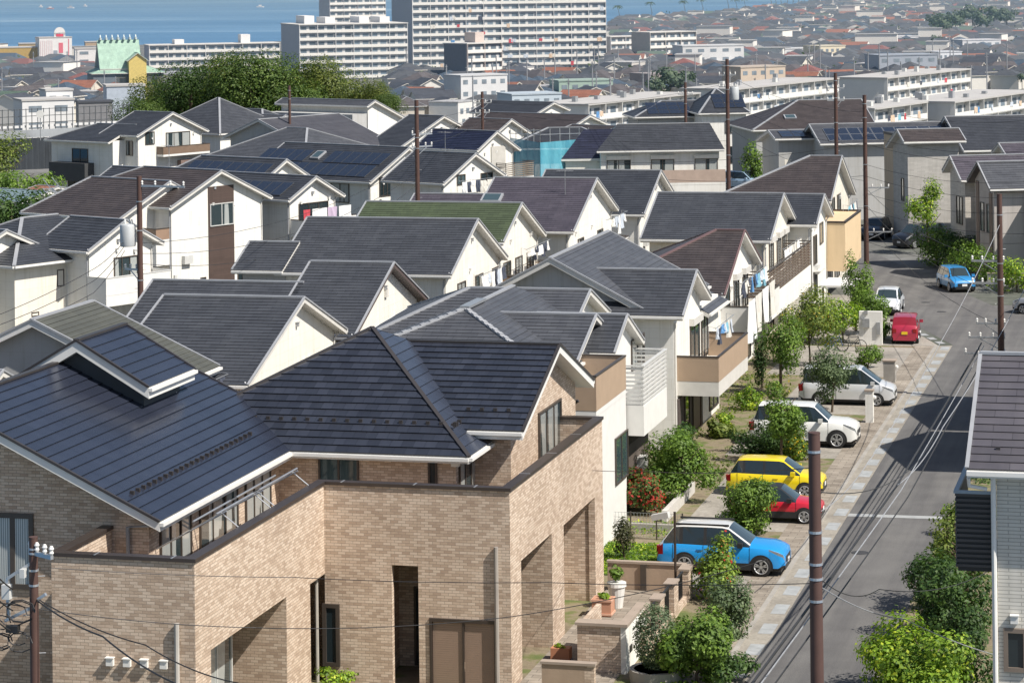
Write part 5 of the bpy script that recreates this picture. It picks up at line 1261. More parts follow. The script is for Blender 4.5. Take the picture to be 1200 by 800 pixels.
def gatepost(label, x, y, w_, h_, mat, face=None):
    t = Thing('gatepost', label, 'gatepost', (x, y, 0)); mb = MB(); mb.box(x-w_/2, x+w_/2, y-w_/2, y+w_/2, 0, h_); t.part('post', mb, mat); mb = MB(); mb.box(x-w_/2-.04, x+w_/2+.04, y-w_/2-.04, y+w_/2+.04, h_+.003, h_+.07); t.part('cap', mb, CAP)
    mb = MB(); mb.lathe((x+w_/2+.05, y, h_-.3), [(.01, -.1), (.09, -.06), (.1, 0), (.09, .06), (.01, .1)], 10); t.part('lamp', mb, WHITE)
gatepost('grey stone gatepost with round lamp between the blue and red cars', -16.3, 100.2, .42, 1.55, plain((.3, .28, .25), .9, 0, .15, 3, .2))
gatepost('pale gatepost in front of the silver minivan', -14.9, 125.6, .36, 1.5, STUCCO)
gatepost('short stone gatepost behind the minivan nose', -15.3, 138.0, .6, 1.1, CONC)
gatepost('small stone post at the bend by the red box car', -16.5, 157.6, .5, 1.0, CONC)
t = Thing('gate_wall', 'white gate wall with mailbox and meter beside the red box car', 'wall', (-18, 152, 0)); mb = MB(); mb.box(-18.5, -17.2, 151.4, 151.7, 0, 1.9); t.part('wall_panel', mb, STUCCO)
mb = MB(); mb.box(-18.3, -17.9, 151.25, 151.396, 1.0, 1.5); mb.box(-17.5, -17.3, 151.3, 151.396, .6, 1.3); mb.box(-18.2, -18.0, 151.3, 151.396, 1.75, 1.95); t.part('mailbox', mb, STEEL)
# bicycles
def bicycle(x, y, ang, col, label, group=None):
    t = Thing('bicycle', label, 'bicycle', (0, 0, 0), F0, group); R_ = .33
    for xx in (-.52, .52):
        mb = MB(); mb.tube([(xx+R_*math.cos(2*math.pi*q/18), 0, R_+R_*math.sin(2*math.pi*q/18)) for q in range(19)], .022, 5, caps=False)
        for q in range(6): a_ = math.pi*q/6; mb.tube([(xx-R_*math.cos(a_), 0, R_-R_*math.sin(a_)), (xx+R_*math.cos(a_), 0, R_+R_*math.sin(a_))], .004, 3)
        t.part('wheel', mb, RUBBER)
    mb = MB()
    for a_, b_ in (((-.52, 0, .33), (-.05, 0, .3)), ((-.05, 0, .3), (-.2, 0, .85)), ((-.05, 0, .3), (.38, 0, .78)), ((-.18, 0, .78), (.36, 0, .82)), ((-.52, 0, .33), (-.19, 0, .75)), ((.52, 0, .33), (.36, 0, .9))): mb.tube([a_, b_], .02, 5)
    t.part('frame', mb, paint(col)); mb = MB(); mb.box(-.32, -.08, -.07, .07, .86, .92); t.part('saddle', mb, BLACKP)
    mb = MB(); mb.tube([(.3, -.26, .98), (.36, 0, .94), (.3, .26, .98)], .015, 5); t.part('handlebar', mb, METAL)
    t.e.location = (x, y, 0); t.e.rotation_euler = (0, 0, math.radians(ang))
bicycle(-19.6, 148.4, 12, (.02, .08, .25), 'dark blue bicycle, left of the two leaning by the gate wall'); bicycle(-18.6, 148.7, -6, (.05, .05, .06), 'black bicycle, right of the two by the gate wall')

# ------------------------------------------------------------------ trees, shrubs and hedges of the street
def at(px, py): return F0.Z(px, py, 0)
def P(name, label, cat, px, py, **kw):
    p = at(px, py); kw['n'] = int(kw['n']*1.8); kw['rx'] *= 1.14; kw['rz'] *= 1.06; return plant(name, label, cat, p[0], p[1], 0, **kw)
plant('round_bush', 'big glossy light green bush at the bottom right beside the road', 'bush', -7.9, 78.4, 0, 2.7, 1.9, 1.4, LIME, n=10500, size=.13, seed=5, lobes=14)
plant('dark_tree', 'dense dark evergreen shrub behind the light green bush', 'shrub', -8.0, 85.2, 0, 2.7, 1.7, 1.3, DEEP, n=6500, size=.13, seed=6, lobes=12)
plant('dark_tree', 'dark evergreen shrub against the pale house wall', 'shrub', -6.9, 82.3, 0, 3.0, .9, 1.4, DEEP, n=3000, size=.12, seed=7)
plant('dark_tree', 'dark shrub under the slatted balcony screen', 'shrub', -8.4, 94, 0, 1.7, .7, .8, DEEP, n=1600, size=.13, seed=8)
plant('dark_tree', 'leafy shrub at the road edge beyond the slatted balcony', 'shrub', -8.7, 101, 0, 1.5, .6, .7, GREEN, n=1100, size=.13, seed=9)
plant('small_tree', 'sparse yellow green tree with pale trunk below the slatted balcony', 'tree', -7.9, 90.2, 0, 3.5, .9, 1.1, OLIVE, n=750, size=.14, seed=10, core=.1, stems=2)
plant('small_tree', 'spindly pale stemmed tree beside the downpipe', 'tree', -7.0, 87.2, 0, 2.9, .7, 1.0, RUST, n=420, size=.13, seed=12, core=.1, stems=2)
P('flowering_shrub', 'loose green shrub with red flowers in front of the blue car', 'shrub', 832, 700, height=2.3, rx=.95, rz=1.15, mat=FLOW, n=2100, size=.12, seed=13, core=.1)
P('shrub', 'grey green twiggy shrub below the flowering shrub', 'shrub', 842, 745, height=2.0, rx=.9, rz=1.0, mat=BLUEG, n=2200, size=.11, seed=14)
P('shrub', 'dense bright green shrub beside the clipped cone', 'shrub', 816, 800, height=2.35, rx=1.0, rz=1.2, mat=GREEN, n=3600, size=.13, seed=15, lobes=12)
P('shrub', 'low dark shrub at the foot of the bright green shrub', 'shrub', 848, 797, height=1.0, rx=.8, rz=.5, mat=DEEP, n=1200, size=.12, seed=16)
plant('clipped_bush', 'clipped egg shaped grey green bush in the round planter', 'bush', -15.95, 78.9, .2, 2.1, .64, 1.0, leaf_mat((.09, .13, .08), (.20, .26, .16)), n=5200, size=.075, seed=17, lobes=0, core=.8)
plant('vase_bush', 'small vase shaped bronze green bush on the lawn', 'bush', -20.3, 94.9, 0, 1.5, .5, .7, leaf_mat((.05, .055, .03), (.13, .13, .07)), n=1300, size=.09, seed=18)
P('red_leaf_bush', 'bush with red young leaves against the white house', 'bush', 756, 600, height=2.0, rx=.9, rz=.9, mat=REDL, n=2600, size=.13, seed=19)
P('garden_tree', 'tall dense green shrub beside the red leafed bush', 'shrub', 800, 590, height=3.0, rx=1.35, rz=1.4, mat=GREEN, n=4200, size=.13, seed=20, lobes=12)
P('garden_tree', 'second green shrub in front of the dark house panel', 'shrub', 790, 572, height=2.9, rx=1.1, rz=1.3, mat=DEEP, n=2400, size=.13, seed=21)
P('hedge_shrub', 'wide shrub between the blue car and the yellow car', 'shrub', 872, 626, height=2.3, rx=1.05, rz=1.15, mat=GREEN, n=3600, size=.12, seed=22, ry=.9, lobes=12)
P('low_plant', 'spiky pale plant beside the steps', 'plant', 845, 512, height=.9, rx=.6, rz=.45, mat=OLIVE, n=350, size=.2, seed=23, trunk=False)
P('hedge', 'dark clipped hedge block behind the yellow car', 'hedge', 905, 532, height=1.5, rx=1.8, rz=.75, mat=DEEP, n=3600, size=.12, seed=24, ry=.9, lobes=12, trunk=False)
P('garden_tree', 'round headed tree in front of the white off-roader', 'tree', 915, 545, height=3.6, rx=1.05, rz=1.25, mat=GREEN, n=2600, size=.13, seed=25)
P('low_plant', 'yellow flowered plants under the round headed tree', 'plant', 935, 538, height=1.4, rx=.6, rz=.7, mat=leaf_mat((.06, .12, .02), (.2, .28, .04), (.55, .38, .02), .12), n=700, size=.12, seed=26, trunk=False)
P('olive_tree', 'round olive tree in front of the silver minivan', 'tree', 975, 483, height=3.1, rx=1.15, rz=1.2, mat=BLUEG, n=2800, size=.12, seed=27)
P('young_tree', 'slim upright tree in front of the grey house balcony', 'tree', 915, 462, height=4.4, rx=.95, rz=1.6, mat=GREEN, n=2000, size=.13, seed=28)
P('young_tree', 'dark narrow shrub left of the slim tree', 'tree', 893, 455, height=3.4, rx=.5, rz=1.5, mat=DEEP, n=900, size=.12, seed=29)
P('garden_tree', 'bushy yellow green tree in front of the slatted balcony', 'tree', 950, 430, height=4.3, rx=1.45, rz=1.75, mat=RUST, n=3000, size=.14, seed=30)
P('shrub', 'bright green shrub before the carport', 'shrub', 988, 402, height=2.6, rx=1.5, rz=1.1, mat=LIME, n=2400, size=.14, seed=31)
P('young_tree', 'tall slim green tree beside the tan balcony box', 'tree', 1003, 388, height=4.6, rx=.8, rz=1.9, mat=GREEN, n=1700, size=.14, seed=32)
P('shrub', 'small shrub behind the silver minivan', 'shrub', 1017, 432, height=1.5, rx=.8, rz=.7, mat=GREEN, n=900, size=.13, seed=33)
P('shrub', 'green shrub beside the white gate wall', 'shrub', 1020, 392, height=2.6, rx=1.1, rz=1.0, mat=GREEN, n=1600, size=.14, seed=34)
P('shrub', 'low shrub beside the gate wall and red box car', 'shrub', 1036, 398, height=1.2, rx=.7, rz=.6, mat=GREEN, n=700, size=.13, seed=35)
P('low_plant', 'flowering plant beside the grey house entrance', 'plant', 880, 480, height=1.2, rx=.7, rz=.6, mat=LIME, n=700, size=.13, seed=36)
P('low_plant', 'low plant by the dark entrance panel', 'plant', 850, 500, height=.8, rx=.5, rz=.4, mat=LIME, n=300, size=.13, seed=37, trunk=False)
P('hedge', 'tall bright hedge beside the black minivan', 'hedge', 1098, 312, height=3.1, rx=1.9, rz=1.5, mat=GREEN, n=2600, size=.16, seed=38, lobes=12)
P('garden_tree', 'young tree with light crown behind the tall hedge', 'tree', 1088, 298, height=5.4, rx=1.5, rz=1.8, mat=LIME, n=1500, size=.17, seed=39, core=.1)
P('shrub', 'dark shrub under the purple roofed house', 'shrub', 1128, 320, height=3.0, rx=1.8, rz=1.4, mat=DEEP, n=1500, size=.17, seed=40)
P('shrub', 'green shrub behind the street pole', 'shrub', 1155, 335, height=3.0, rx=2.0, rz=1.4, mat=GREEN, n=2000, size=.16, seed=41)
P('shrub', 'leafy shrub at the right edge beyond the junction', 'shrub', 1192, 342, height=2.2, rx=1.8, rz=1.1, mat=LIME, n=1400, size=.16, seed=42)
P('conifer', 'bright green conifer beside the pale blue van', 'tree', 882, 222, height=5.0, rx=1.3, rz=2.2, mat=GREEN, n=1000, size=.22, seed=43)
P('garden_tree', 'leafy tree at the left edge below the sound wall', 'tree', 8, 250, height=5, rx=4.2, rz=2.5, mat=GREEN, n=2600, size=.3, seed=44)
P('garden_tree', 'dome shaped yellow green tree above it at the left edge', 'tree', -2, 215, height=5.5, rx=4.0, rz=2.8, mat=OLIVE, n=2600, size=.3, seed=45)
P('garden_tree', 'dark green tree mass at the left edge by the metal stair', 'tree', 14, 300, height=5.4, rx=3.0, rz=2.6, mat=DEEP, n=2600, size=.28, seed=46)
t = Thing('garden_wall', 'pale block wall under the shrub behind the street pole', 'wall', (-13, 178, 0)); mb = MB(); mb.box(-13.2, -2, 178, 178.2, 0, 1.1); t.part('wall_panel', mb, plain((.42, .41, .39), .9, 0, .1)); mb = MB(); mb.box(-13.24, -2, 177.96, 178.24, 1.103, 1.16); t.part('coping', mb, CAP)

# ------------------------------------------------------------------ laundry
CL = [plain(c, .9, 0, .06, 3) for c in ((.75, .75, .74), (.5, .55, .62), (.06, .07, .1), (.5, .4, .52), (.5, .06, .08), (.1, .25, .48), (.6, .45, .33), (.2, .42, .52), (.62, .6, .55))]
def cloth(x, y, z, w_, h_, col, label, fr=F0, along='y', group=None, shirt=False):
    """one piece of washing hanging from z, w_ wide"""
    mb = MB(); n = 5; r = random.Random(int(x*97+y*31)); ph = r.random()*6
    def pt(i, j):
        a = (i/n-.5)*w_; o = .05*math.sin(ph+i*1.9+j)*(.3+j); q = w_*.12 if shirt and j == 2 else 0
        return (x+o, y+a, z-h_*j/2) if along == 'y' else (x+a, y+o, z-h_*j/2)
    for i in range(n):
        for j in range(2): mb.poly([pt(i, j), pt(i, j+1), pt(i+1, j+1), pt(i+1, j)])
    if shirt:
        for s_ in (-1, 1):
            a0 = s_*w_/2; 
            q = [(a0, 0), (a0, -h_*.28), (a0+s_*w_*.3, -h_*.42), (a0+s_*w_*.32, -h_*.25)]
            mb.poly([(x, y+a, z+b) if along == 'y' else (x+a, y, z+b) for a, b in q])
    single('laundry', mb, CL[col], (x, y, z), label, 'laundry', fr, group)
def wash(x, y0, y1, z, where, fr=F0, hh=.8, seed=0, n=None, cols=(0, 0, 1, 2, 8, 3, 0)):
    cols = tuple(cols)+(0, 8, 2)
    names = ['white', 'pale blue', 'navy', 'lilac', 'red', 'blue', 'orange tan', 'turquoise', 'cream']
    r = random.Random(seed); y = y0
    while y < y1:
        w_ = r.choice([.28, .4, .5, .62, .9]); c = r.choice(cols)
        cloth(x, y+w_/2, z-r.uniform(0, .1), w_, hh*r.uniform(.4, 1.15), c, f'{names[c]} washing hung {where}', fr, 'y', f'{names[c]} washing {where}', r.random() < .4)
        y += w_+r.uniform(.02, .2)
    t = Thing('drying_pole', f'steel drying pole carrying the washing {where}', 'drying pole', (x, y0, z), fr); mb = MB(); mb.tube([(x, y0-.4, z+.02), (x, y1+.6, z+.02)], .018, 6); t.part('pole', mb, METAL)
    mb = MB()
    for yy in (y0-.2, y1+.4): mb.tube([(x, yy, z+.02), (x-.35, yy, z+.1), (x-.35, yy, z-.9)], .015, 5)
    t.part('bracket', mb, METAL)
x = hD.g['xw']+1.75; r = hD.g['r']
q0 = F0.X(846, 380, x)
for i in range(4):
    cloth(x+.05, r-6.3+i*2.3, 4.55+.06*i, 2.1, 2.1-.12*i, 0 if i % 2 == 0 else 8, ['large white sheet over the white balcony, nearest of four', 'cream sheet over the white balcony, second from the near end', 'large white sheet over the white balcony, third along', 'cream sheet over the white balcony, farthest of four'][i])
wash(x-.6, r-5.4, r+2.2, 5.3, 'behind the sheets of the brown roofed house', seed=3, cols=(2, 2, 1, 7, 0, 2, 5))
wash(-21.3, 120.6, 124.8, 5.0, 'on the brown balcony of the grey house', seed=4, cols=(1, 7, 0, 3, 1, 5), hh=.75)
x = hE.g['xw']+.9; r = hE.g['r']; wash(x, r-3.2, r+3.6, 5.0, 'on the slatted balcony', seed=5, cols=(0, 0, 8, 2, 0, 3), hh=1.2)
x = hG.g['xw']+1.3; r = hG.g['r']; wash(x, r-3.6, r+1, 5.5, 'on the tan balcony box', seed=6, cols=(0, 7, 7, 2, 5, 0), hh=1.1)
x = hR2c.g['xw']+1.0; r = hR2c.g['r']; wash(x, r-1.6, r+3.4, 5.1, 'under the gable of the long dark roof', seed=7, cols=(0, 1, 0, 1, 2), hh=1.2)
x = hR2b.g['xw']+.8; r = hR2b.g['r']; wash(x, r+1.0, r+4.8, 4.8, 'on the rack below the chocolate gable', seed=8, cols=(0, 5, 2, 0, 6, 1, 0), hh=.7)
x = hR2d.g['xw']+1.0; r = hR2d.g['r']; wash(x, r-1, r+4, 5.4, 'below the green roof', seed=9, cols=(0, 2, 1), hh=.8, n=3)
x = hR2e.g['xw']+1.0; r = hR2e.g['r']; wash(x, r+.5, r+6, 5.6, 'below the purple roof', seed=10, cols=(0, 0, 7, 1), hh=1.1)
x = hS2.g['xw']+1.35; r = hS2.g['r']
for i, (c, w_) in enumerate(((4, .7), (0, 1.5), (3, 1.0), (0, 1.3))): cloth(x, r-2.0+i*1.3, 5.4, w_, 1.9-.25*i, c, ['red towel on the solar house balcony', 'long white sheet on the solar house balcony', 'lilac sheet on the solar house balcony', 'white sheet at the far end of the solar house balcony'][i], FL)
x = hS1.g['xw']+1.3; r = hS1.g['r']; cloth(x, r+2.4, 5.0, 3.0, 1.6, 0, 'wide white sheet on the balcony beside the middle pole', FL); wash(x-.4, r+1, r+4, 5.8, 'behind the middle pole', FL, seed=12, cols=(0, 1, 4, 0), hh=.7)
x = hW3.g['xw']+.9; r = hW3.g['r']; wash(x, r-2.2, r+2.6, 6.1, 'below the plain white gable', FL, seed=13, cols=(5, 5, 2, 7, 0), hh=.9)
wash(-37.2, 96.4, 98.7, 5.7, 'at the olive roofed house', seed=14, cols=(4, 0, 3, 5), hh=.8)

plant('dark_tree', 'dark shrub at the foot of the downpipe below the tiny window', 'shrub', -6.7, 79.6, 0, 2.0, .9, 1.0, DEEP, n=2200, size=.12, seed=50)
plant('dark_tree', 'dark leafy shrub filling the gap between road and pale house', 'shrub', -8.6, 89.2, 0, 2.0, .9, .95, DEEP, n=2200, size=.12, seed=51)

plant('low_plant', 'thin rust leafed plant in the dark recess of the brick wall', 'plant', -26.4, 75.9, 0, 2.9, .35, 1.0, leaf_mat((.10, .06, .03), (.30, .17, .09)), n=420, size=.12, seed=60, core=.1)
plant('low_plant', 'yellow green low bush at the foot of the brick recess', 'bush', -25.2, 75.9, 0, .75, .6, .3, LIME, n=700, size=.1, seed=61, trunk=False)
# ------------------------------------------------------------------ utility poles and cables
def pole(label, px, py, Y, base=0.0, r=.15, arms=(), bands=(), trans=0, steps=True, lamp=None):
    q = FC.D(px, py, Y); top = q[2]
    W_ = FC.world(q); t = Thing('utility_pole', label, 'utility pole', (W_.x, W_.y, base)); x, y = W_.x, W_.y
    mb = MB(); mb.tube([(x, y, base-.3), (x, y, (top+base)/2), (x, y, top)], [r*1.35, r*1.15, r], 14); mb.tube([(x, y, top-.001), (x, y, top+.03)], r*1.04, 14)
    t.part('shaft', mb, POLE, smooth_=True)
    mb = MB()
    for b in bands: mb.tube([(x, y, top-b-.025), (x, y, top-b+.025)], r*(1+.15*b/5)+.014, 14)
    if steps:
        for i in range(int((top-base-2)/.9)):
            z = top-.9-i*.9; a = i % 2*math.pi+.4; mb.tube([(x+math.cos(a)*r, y+math.sin(a)*r, z), (x+math.cos(a)*(r+.16), y+math.sin(a)*(r+.16), z)], .012, 4)
    t.part('band', mb, METAL)
    for d, half, ang, off in arms:      # depth below top, half length, direction, offset along it
        z = top-d; c_, s_ = math.cos(ang), math.sin(ang); m = MB()
        m.bar((x-c_*(half-off), y-s_*(half-off), z), (x+c_*(half+off), y+s_*(half+off), z), .08, .09)
        m.bar((x+c_*(half+off)*.7, y+s_*(half+off)*.7, z), (x, y, z-.6), .04, .04)
        arm = t.part('crossarm', m, METAL); m = MB()
        for k in (-.95, -.35, .35, .95):
            w_ = half*k+off; m.lathe((x+c_*w_, y+s_*w_, z+.05), [(.03, 0), (.06, .05), (.04, .1), (.065, .15), (.03, .22)], 8)
        t.part('insulator', m, WHITE, arm)
    if trans:
        c_, s_ = math.cos(trans), math.sin(trans); m = MB(); cx, cy = x+c_*.62, y+s_*.62; z = top-3.4
        m.lathe((cx, cy, z), [(.05, 0), (.36, .02), (.38, .1), (.38, 1.0), (.34, 1.08), (.05, 1.12)], 16); tr = t.part('transformer', m, plain((.5, .52, .53), .5, .1, .1, 2), smooth_=True); m = MB()
        for a in (.3, 1.5, 2.7): m.lathe((cx+.2*math.cos(a), cy+.2*math.sin(a), z+1.08), [(.04, 0), (.06, .1), (.03, .25)], 6)
        t.part('bushing', m, WHITE, tr)
    return Vector((x, y, top))
A_ = 0.25
P1 = pole('thick brown pole with four pale bands standing in the road at the front', 954, 508, 54, r=.122, bands=(.36, 2.0, 2.65, 2.95, 3.4), steps=False)
P2 = pole('short brown pole with silver bracket and cable clutter before the brick house', 39, 630, 62, r=.1, bands=(.25, .35, .75, 1.1), arms=((.35, .45, 2.6, -.3),), steps=True)
P3 = pole('brown pole with five crossarms standing at the junction on the right', 1171, 228, 131, r=.13, bands=(1.0, 3.4, 4.2, 5.0), arms=((3.3, .8, A_+2.9, .6), (4.4, .8, A_+2.9, .6), (6.4, .7, A_+2.9, .5), (7.1, .9, A_+2.9, .7), (7.9, 1.0, A_+2.9, .8)))
P4 = pole('tall brown pole beside the tan balcony box', 1013, 112, 192, r=.14, bands=(.6, 1.6, 5, 8), arms=((6.7, .9, .2, .8), (9.9, 1, .2, .9)))
P5 = pole('tall brown pole behind the solar roofs', 979, 86, 215, r=.14, bands=(.6, 2, 4), arms=((1.2, .7, .3, 0), (2.2, .7, .3, 0)))
P6 = pole('brown pole with grey transformer and double crossarm above the white corner house', 163, 207, 128, r=.125, bands=(1.2, 2.6, 5), arms=((.45, 1.2, 3.0, -1.3), (4.5, .5, 2.9, .4)), trans=2.9+PHI)
P7 = pole('brown pole standing among the solar roofs', 488, 118, 172, r=.135, bands=(.4, 2.4, 3.1), arms=((2.2, .8, .9, .4), (3.0, .8, .9, .4)))
P8 = pole('tall brown pole with transformer beside the long white house', 852, 70, 222, r=.15, bands=(.5, 2.5, 5, 8), arms=((1.3, .7, .2, 0), (2.3, .7, .2, 0)), trans=.5)
P9 = pole('brown pole behind the long white house', 803, 97, 252, r=.13, bands=(.6, 2), arms=((1.1, .7, .2, 0),))
P10 = pole('brown pole in front of the small white gable', 565, 108, 245, r=.13, bands=(.6, 1.5), arms=((1.0, .9, .6, 0), (1.9, .7, .6, 0)))
P11 = pole('slim brown pole against the woods', 339, 101, 245, r=.12, bands=(.4, 1.2))
# overhead cables
CABLE = plain((.03, .03, .032), .6, 0, .2, 3); CABLEP = plain((.35, .36, .38), .5, .2, .2, 3)
def cable(label, pts, r=.012, sag=.4, mat=CABLE, group=None, n=14):
    """cable hung between supports"""
    mb = MB(); path = []
    for a, b in zip(pts, pts[1:]):
        a, b = Vector(a), Vector(b)
        for i in range(n+1):
            if path and i == 0: continue
            t = i/n; p = a.lerp(b, t); p.z -= sag*4*t*(1-t); path.append(p)
    mb.tube(path, r, 5); c = pts[0]
    single('power_cable', mb, mat, tuple(c), label, 'cable', F0, group)
def W3(px, py, Y): return FC.world(FC.D(px, py, Y))
# bundle coming down the street from the junction pole towards the camera
for i, (dx, rr, mm, lab) in enumerate(((0, .032, CABLE, 'thickest black cable of the bundle above the street'), (6, .016, CABLEP, 'pale cable spiralling along the street bundle'), (-5, .024, CABLE, 'left black cable of the street bundle'), (14, .02, CABLE, 'dark cable at the right of the street bundle'))):
    cable(lab, [W3(1150+dx*.5, 402+i*3, 130), W3(1050+dx, 570+i*4, 84), W3(885+dx*1.3, 795+i*4, 58), W3(840+dx*1.3, 856+i*4, 53)], rr*1.1, .03, mm)
cable('pale cable rising from the street bundle to the far right roof', [W3(1052, 568, 84), W3(1105, 500, 100), W3(1205, 330, 131)], .018, .25, CABLEP)
cable('pale cable swinging from junction pole down to the far kerb', [W3(1172, 262, 131), W3(1100, 405, 120), W3(1015, 545, 100), W3(960, 600, 90)], .016, .2, CABLEP)
cable('cable from the front pole clamp across to the right bushes', [W3(953, 575, 54), W3(1060, 555, 80), W3(1105, 490, 96)], .012, .25)
cable('pale service cable from the front pole to the right house', [W3(955, 683, 54), W3(1060, 725, 66), W3(1205, 775, 80)], .014, .15, CABLEP)
cable('thin cable below it from the front pole to the right house', [W3(955, 672, 54), W3(1030, 690, 66), W3(1165, 665, 82)], .011, .3)
cable('thin cable across the brick house at shutter height', [W3(-5, 705, 62), W3(300, 735, 66), W3(600, 722, 66), W3(900, 655, 66)], .011, .12)
cable('thin cable across the brick house upper wall', [W3(60, 665, 60), W3(345, 676, 62), W3(640, 682, 60), W3(956, 683, 54)], .009, .05)
cable('black service cable from short pole to the lower edge of the picture', [W3(42, 702, 62), W3(120, 745, 57), W3(205, 800, 54)], .02, .08)
cable('second black service cable from the short pole to the lower edge', [W3(42, 700, 62), W3(170, 755, 60), W3(280, 800, 58)], .016, .12)
cable('thin cable crossing in front of the red leafed bush', [W3(640, 545, 95), W3(760, 552, 85), W3(952, 548, 54.3)], .01, .08)
for i in range(4):
    cable(['uppermost cable crossing the right side houses', 'second cable crossing the right side houses', 'third cable crossing the right side houses', 'lowest cable crossing the right side houses'][i],
          [W3(700, 190+i*14, 200), W3(1013, 168+i*38, 192), W3(1205, 190+i*42, 165)], .014, .5)
for i in range(5):
    cable('cable fanning from the tall corner pole to the right', [P4-Vector((0, 0, .8+i*2.1)), W3(1215, 140+i*36, 170+i*2)], .013, .6, CABLE, 'cables fanning from the tall corner pole')
for i in range(3):
    cable(['upper cable from transformer pole over the left houses', 'middle cable from transformer pole over the left houses', 'lower cable from transformer pole over the left houses'][i], [W3(-10, 372+i*12, 115), W3(110, 315+i*14, 125), W3(146, 282+i*6, 128)], .016, .12)
    cable(['upper cable linking the left pole and the middle pole', 'middle cable linking the left pole and the middle pole', 'lower cable linking the left pole and the middle pole'][i], [W3(164, 285+i*12, 128), W3(487, 190+i*14, 172)], .013, 1.1+.3*i)
for i in range(3):
    cable(['cable from middle pole to the small gable pole, upper', 'cable from middle pole to the small gable pole, middle', 'cable from middle pole to the small gable pole, lower'][i], [P7-Vector((0, 0, 1.0+i*.9)), P10-Vector((0, 0, .9+i*.8))], .013, .5)
    cable(['upper cable from small gable pole to the far right', 'middle cable from small gable pole to the far right', 'lower cable from small gable pole to the far right'][i], [P10-Vector((0, 0, .9+i*.8)), P8-Vector((0, 0, 2+i*2.4))], .012, .9)
    cable(['upper cable between the two tallest poles', 'middle cable between the two tallest poles', 'lower cable between the two tallest poles'][i], [P8-Vector((0, 0, 1.3+i*2.2)), P4-Vector((0, 0, 1.2+i*2.5))], .013, .7)
    cable(['upper cable dropping from corner pole to junction pole', 'middle cable dropping from corner pole to junction pole', 'lower cable dropping from corner pole to junction pole'][i], [P4-Vector((0, 0, 6.7+i*1.2)), P3-Vector((0, 0, 3.3+i*1.6))], .014, .9)

# clutter on the short pole by the brick house
t = Thing('pole_bracket', 'silver bracket with junction boxes and looped cables on the short pole', 'bracket', (P2.x, P2.y, P2.z-2)); mb = MB()
for a, b in (((0, 0, -.55), (-.62, -.1, -.95)), ((-.62, -.1, -.95), (-.6, -.1, -1.9)), ((0, 0, -1.6), (-.7, -.1, -1.95)), ((0, 0, -1.5), (.3, 0, -1.3))): mb.bar(P2+Vector(a), P2+Vector(b), .09, .07)
t.part('arm', mb, METAL)
for k, (a, w_, h_) in enumerate((((-.62, -.15, -1.25), .2, .34), ((-.45, -.2, -2.1), .3, .16), ((-.2, -.15, -.8), .12, .2))):
    mb = MB(); q = P2+Vector(a); mb.box(q.x-w_/2, q.x+w_/2, q.y-.08, q.y+.08, q.z-h_/2, q.z+h_/2); t.part('junction_box', mb, FRAME_W if k != 1 else BLACKP)
rr = random.Random(4)
for k in range(9):
    q = P2+Vector((rr.uniform(-.9, -.2), -.2, rr.uniform(-2.5, -1.5))); R_ = rr.uniform(.12, .3); mb = MB()
    mb.tube([(q.x+R_*1.4*math.cos(a*.7), q.y+.03*math.sin(a*2), q.z+R_*math.sin(a*.7)) for a in range(9)], .016, 5, caps=False); t.part('cable_loop', mb, CABLE)
for k in range(3): cable(['upper black cable entering from the left to the short pole', 'middle black cable entering from the left to the short pole', 'lowest black cable entering from the left to the short pole'][k], [W3(-20, 655+k*28, 60), P2+Vector((-.5, -.1, -1.2-.5*k))], .018, .06)
# ------------------------------------------------------------------ town between the estate and the bay
HZ = lambda c, k: tuple(a*(1-k)+b*k for a, b in zip(c, (.42, .5, .6)))     # blue-grey aerial haze mixed into the colours of distant things
def fpt(px, py, Y): return FC.D(px, py, Y)
def ang_frame(px, py, Y, alpha):
    """grid with its origin at a point, its x axis turned alpha from camera right (positive: away)"""
    p = FC.world(fpt(px, py, Y)); f = Frame(14.348+math.degrees(alpha)); 
    q = (p.x*f.c+p.y*f.s, -p.x*f.s+p.y*f.c, p.z); return f, q

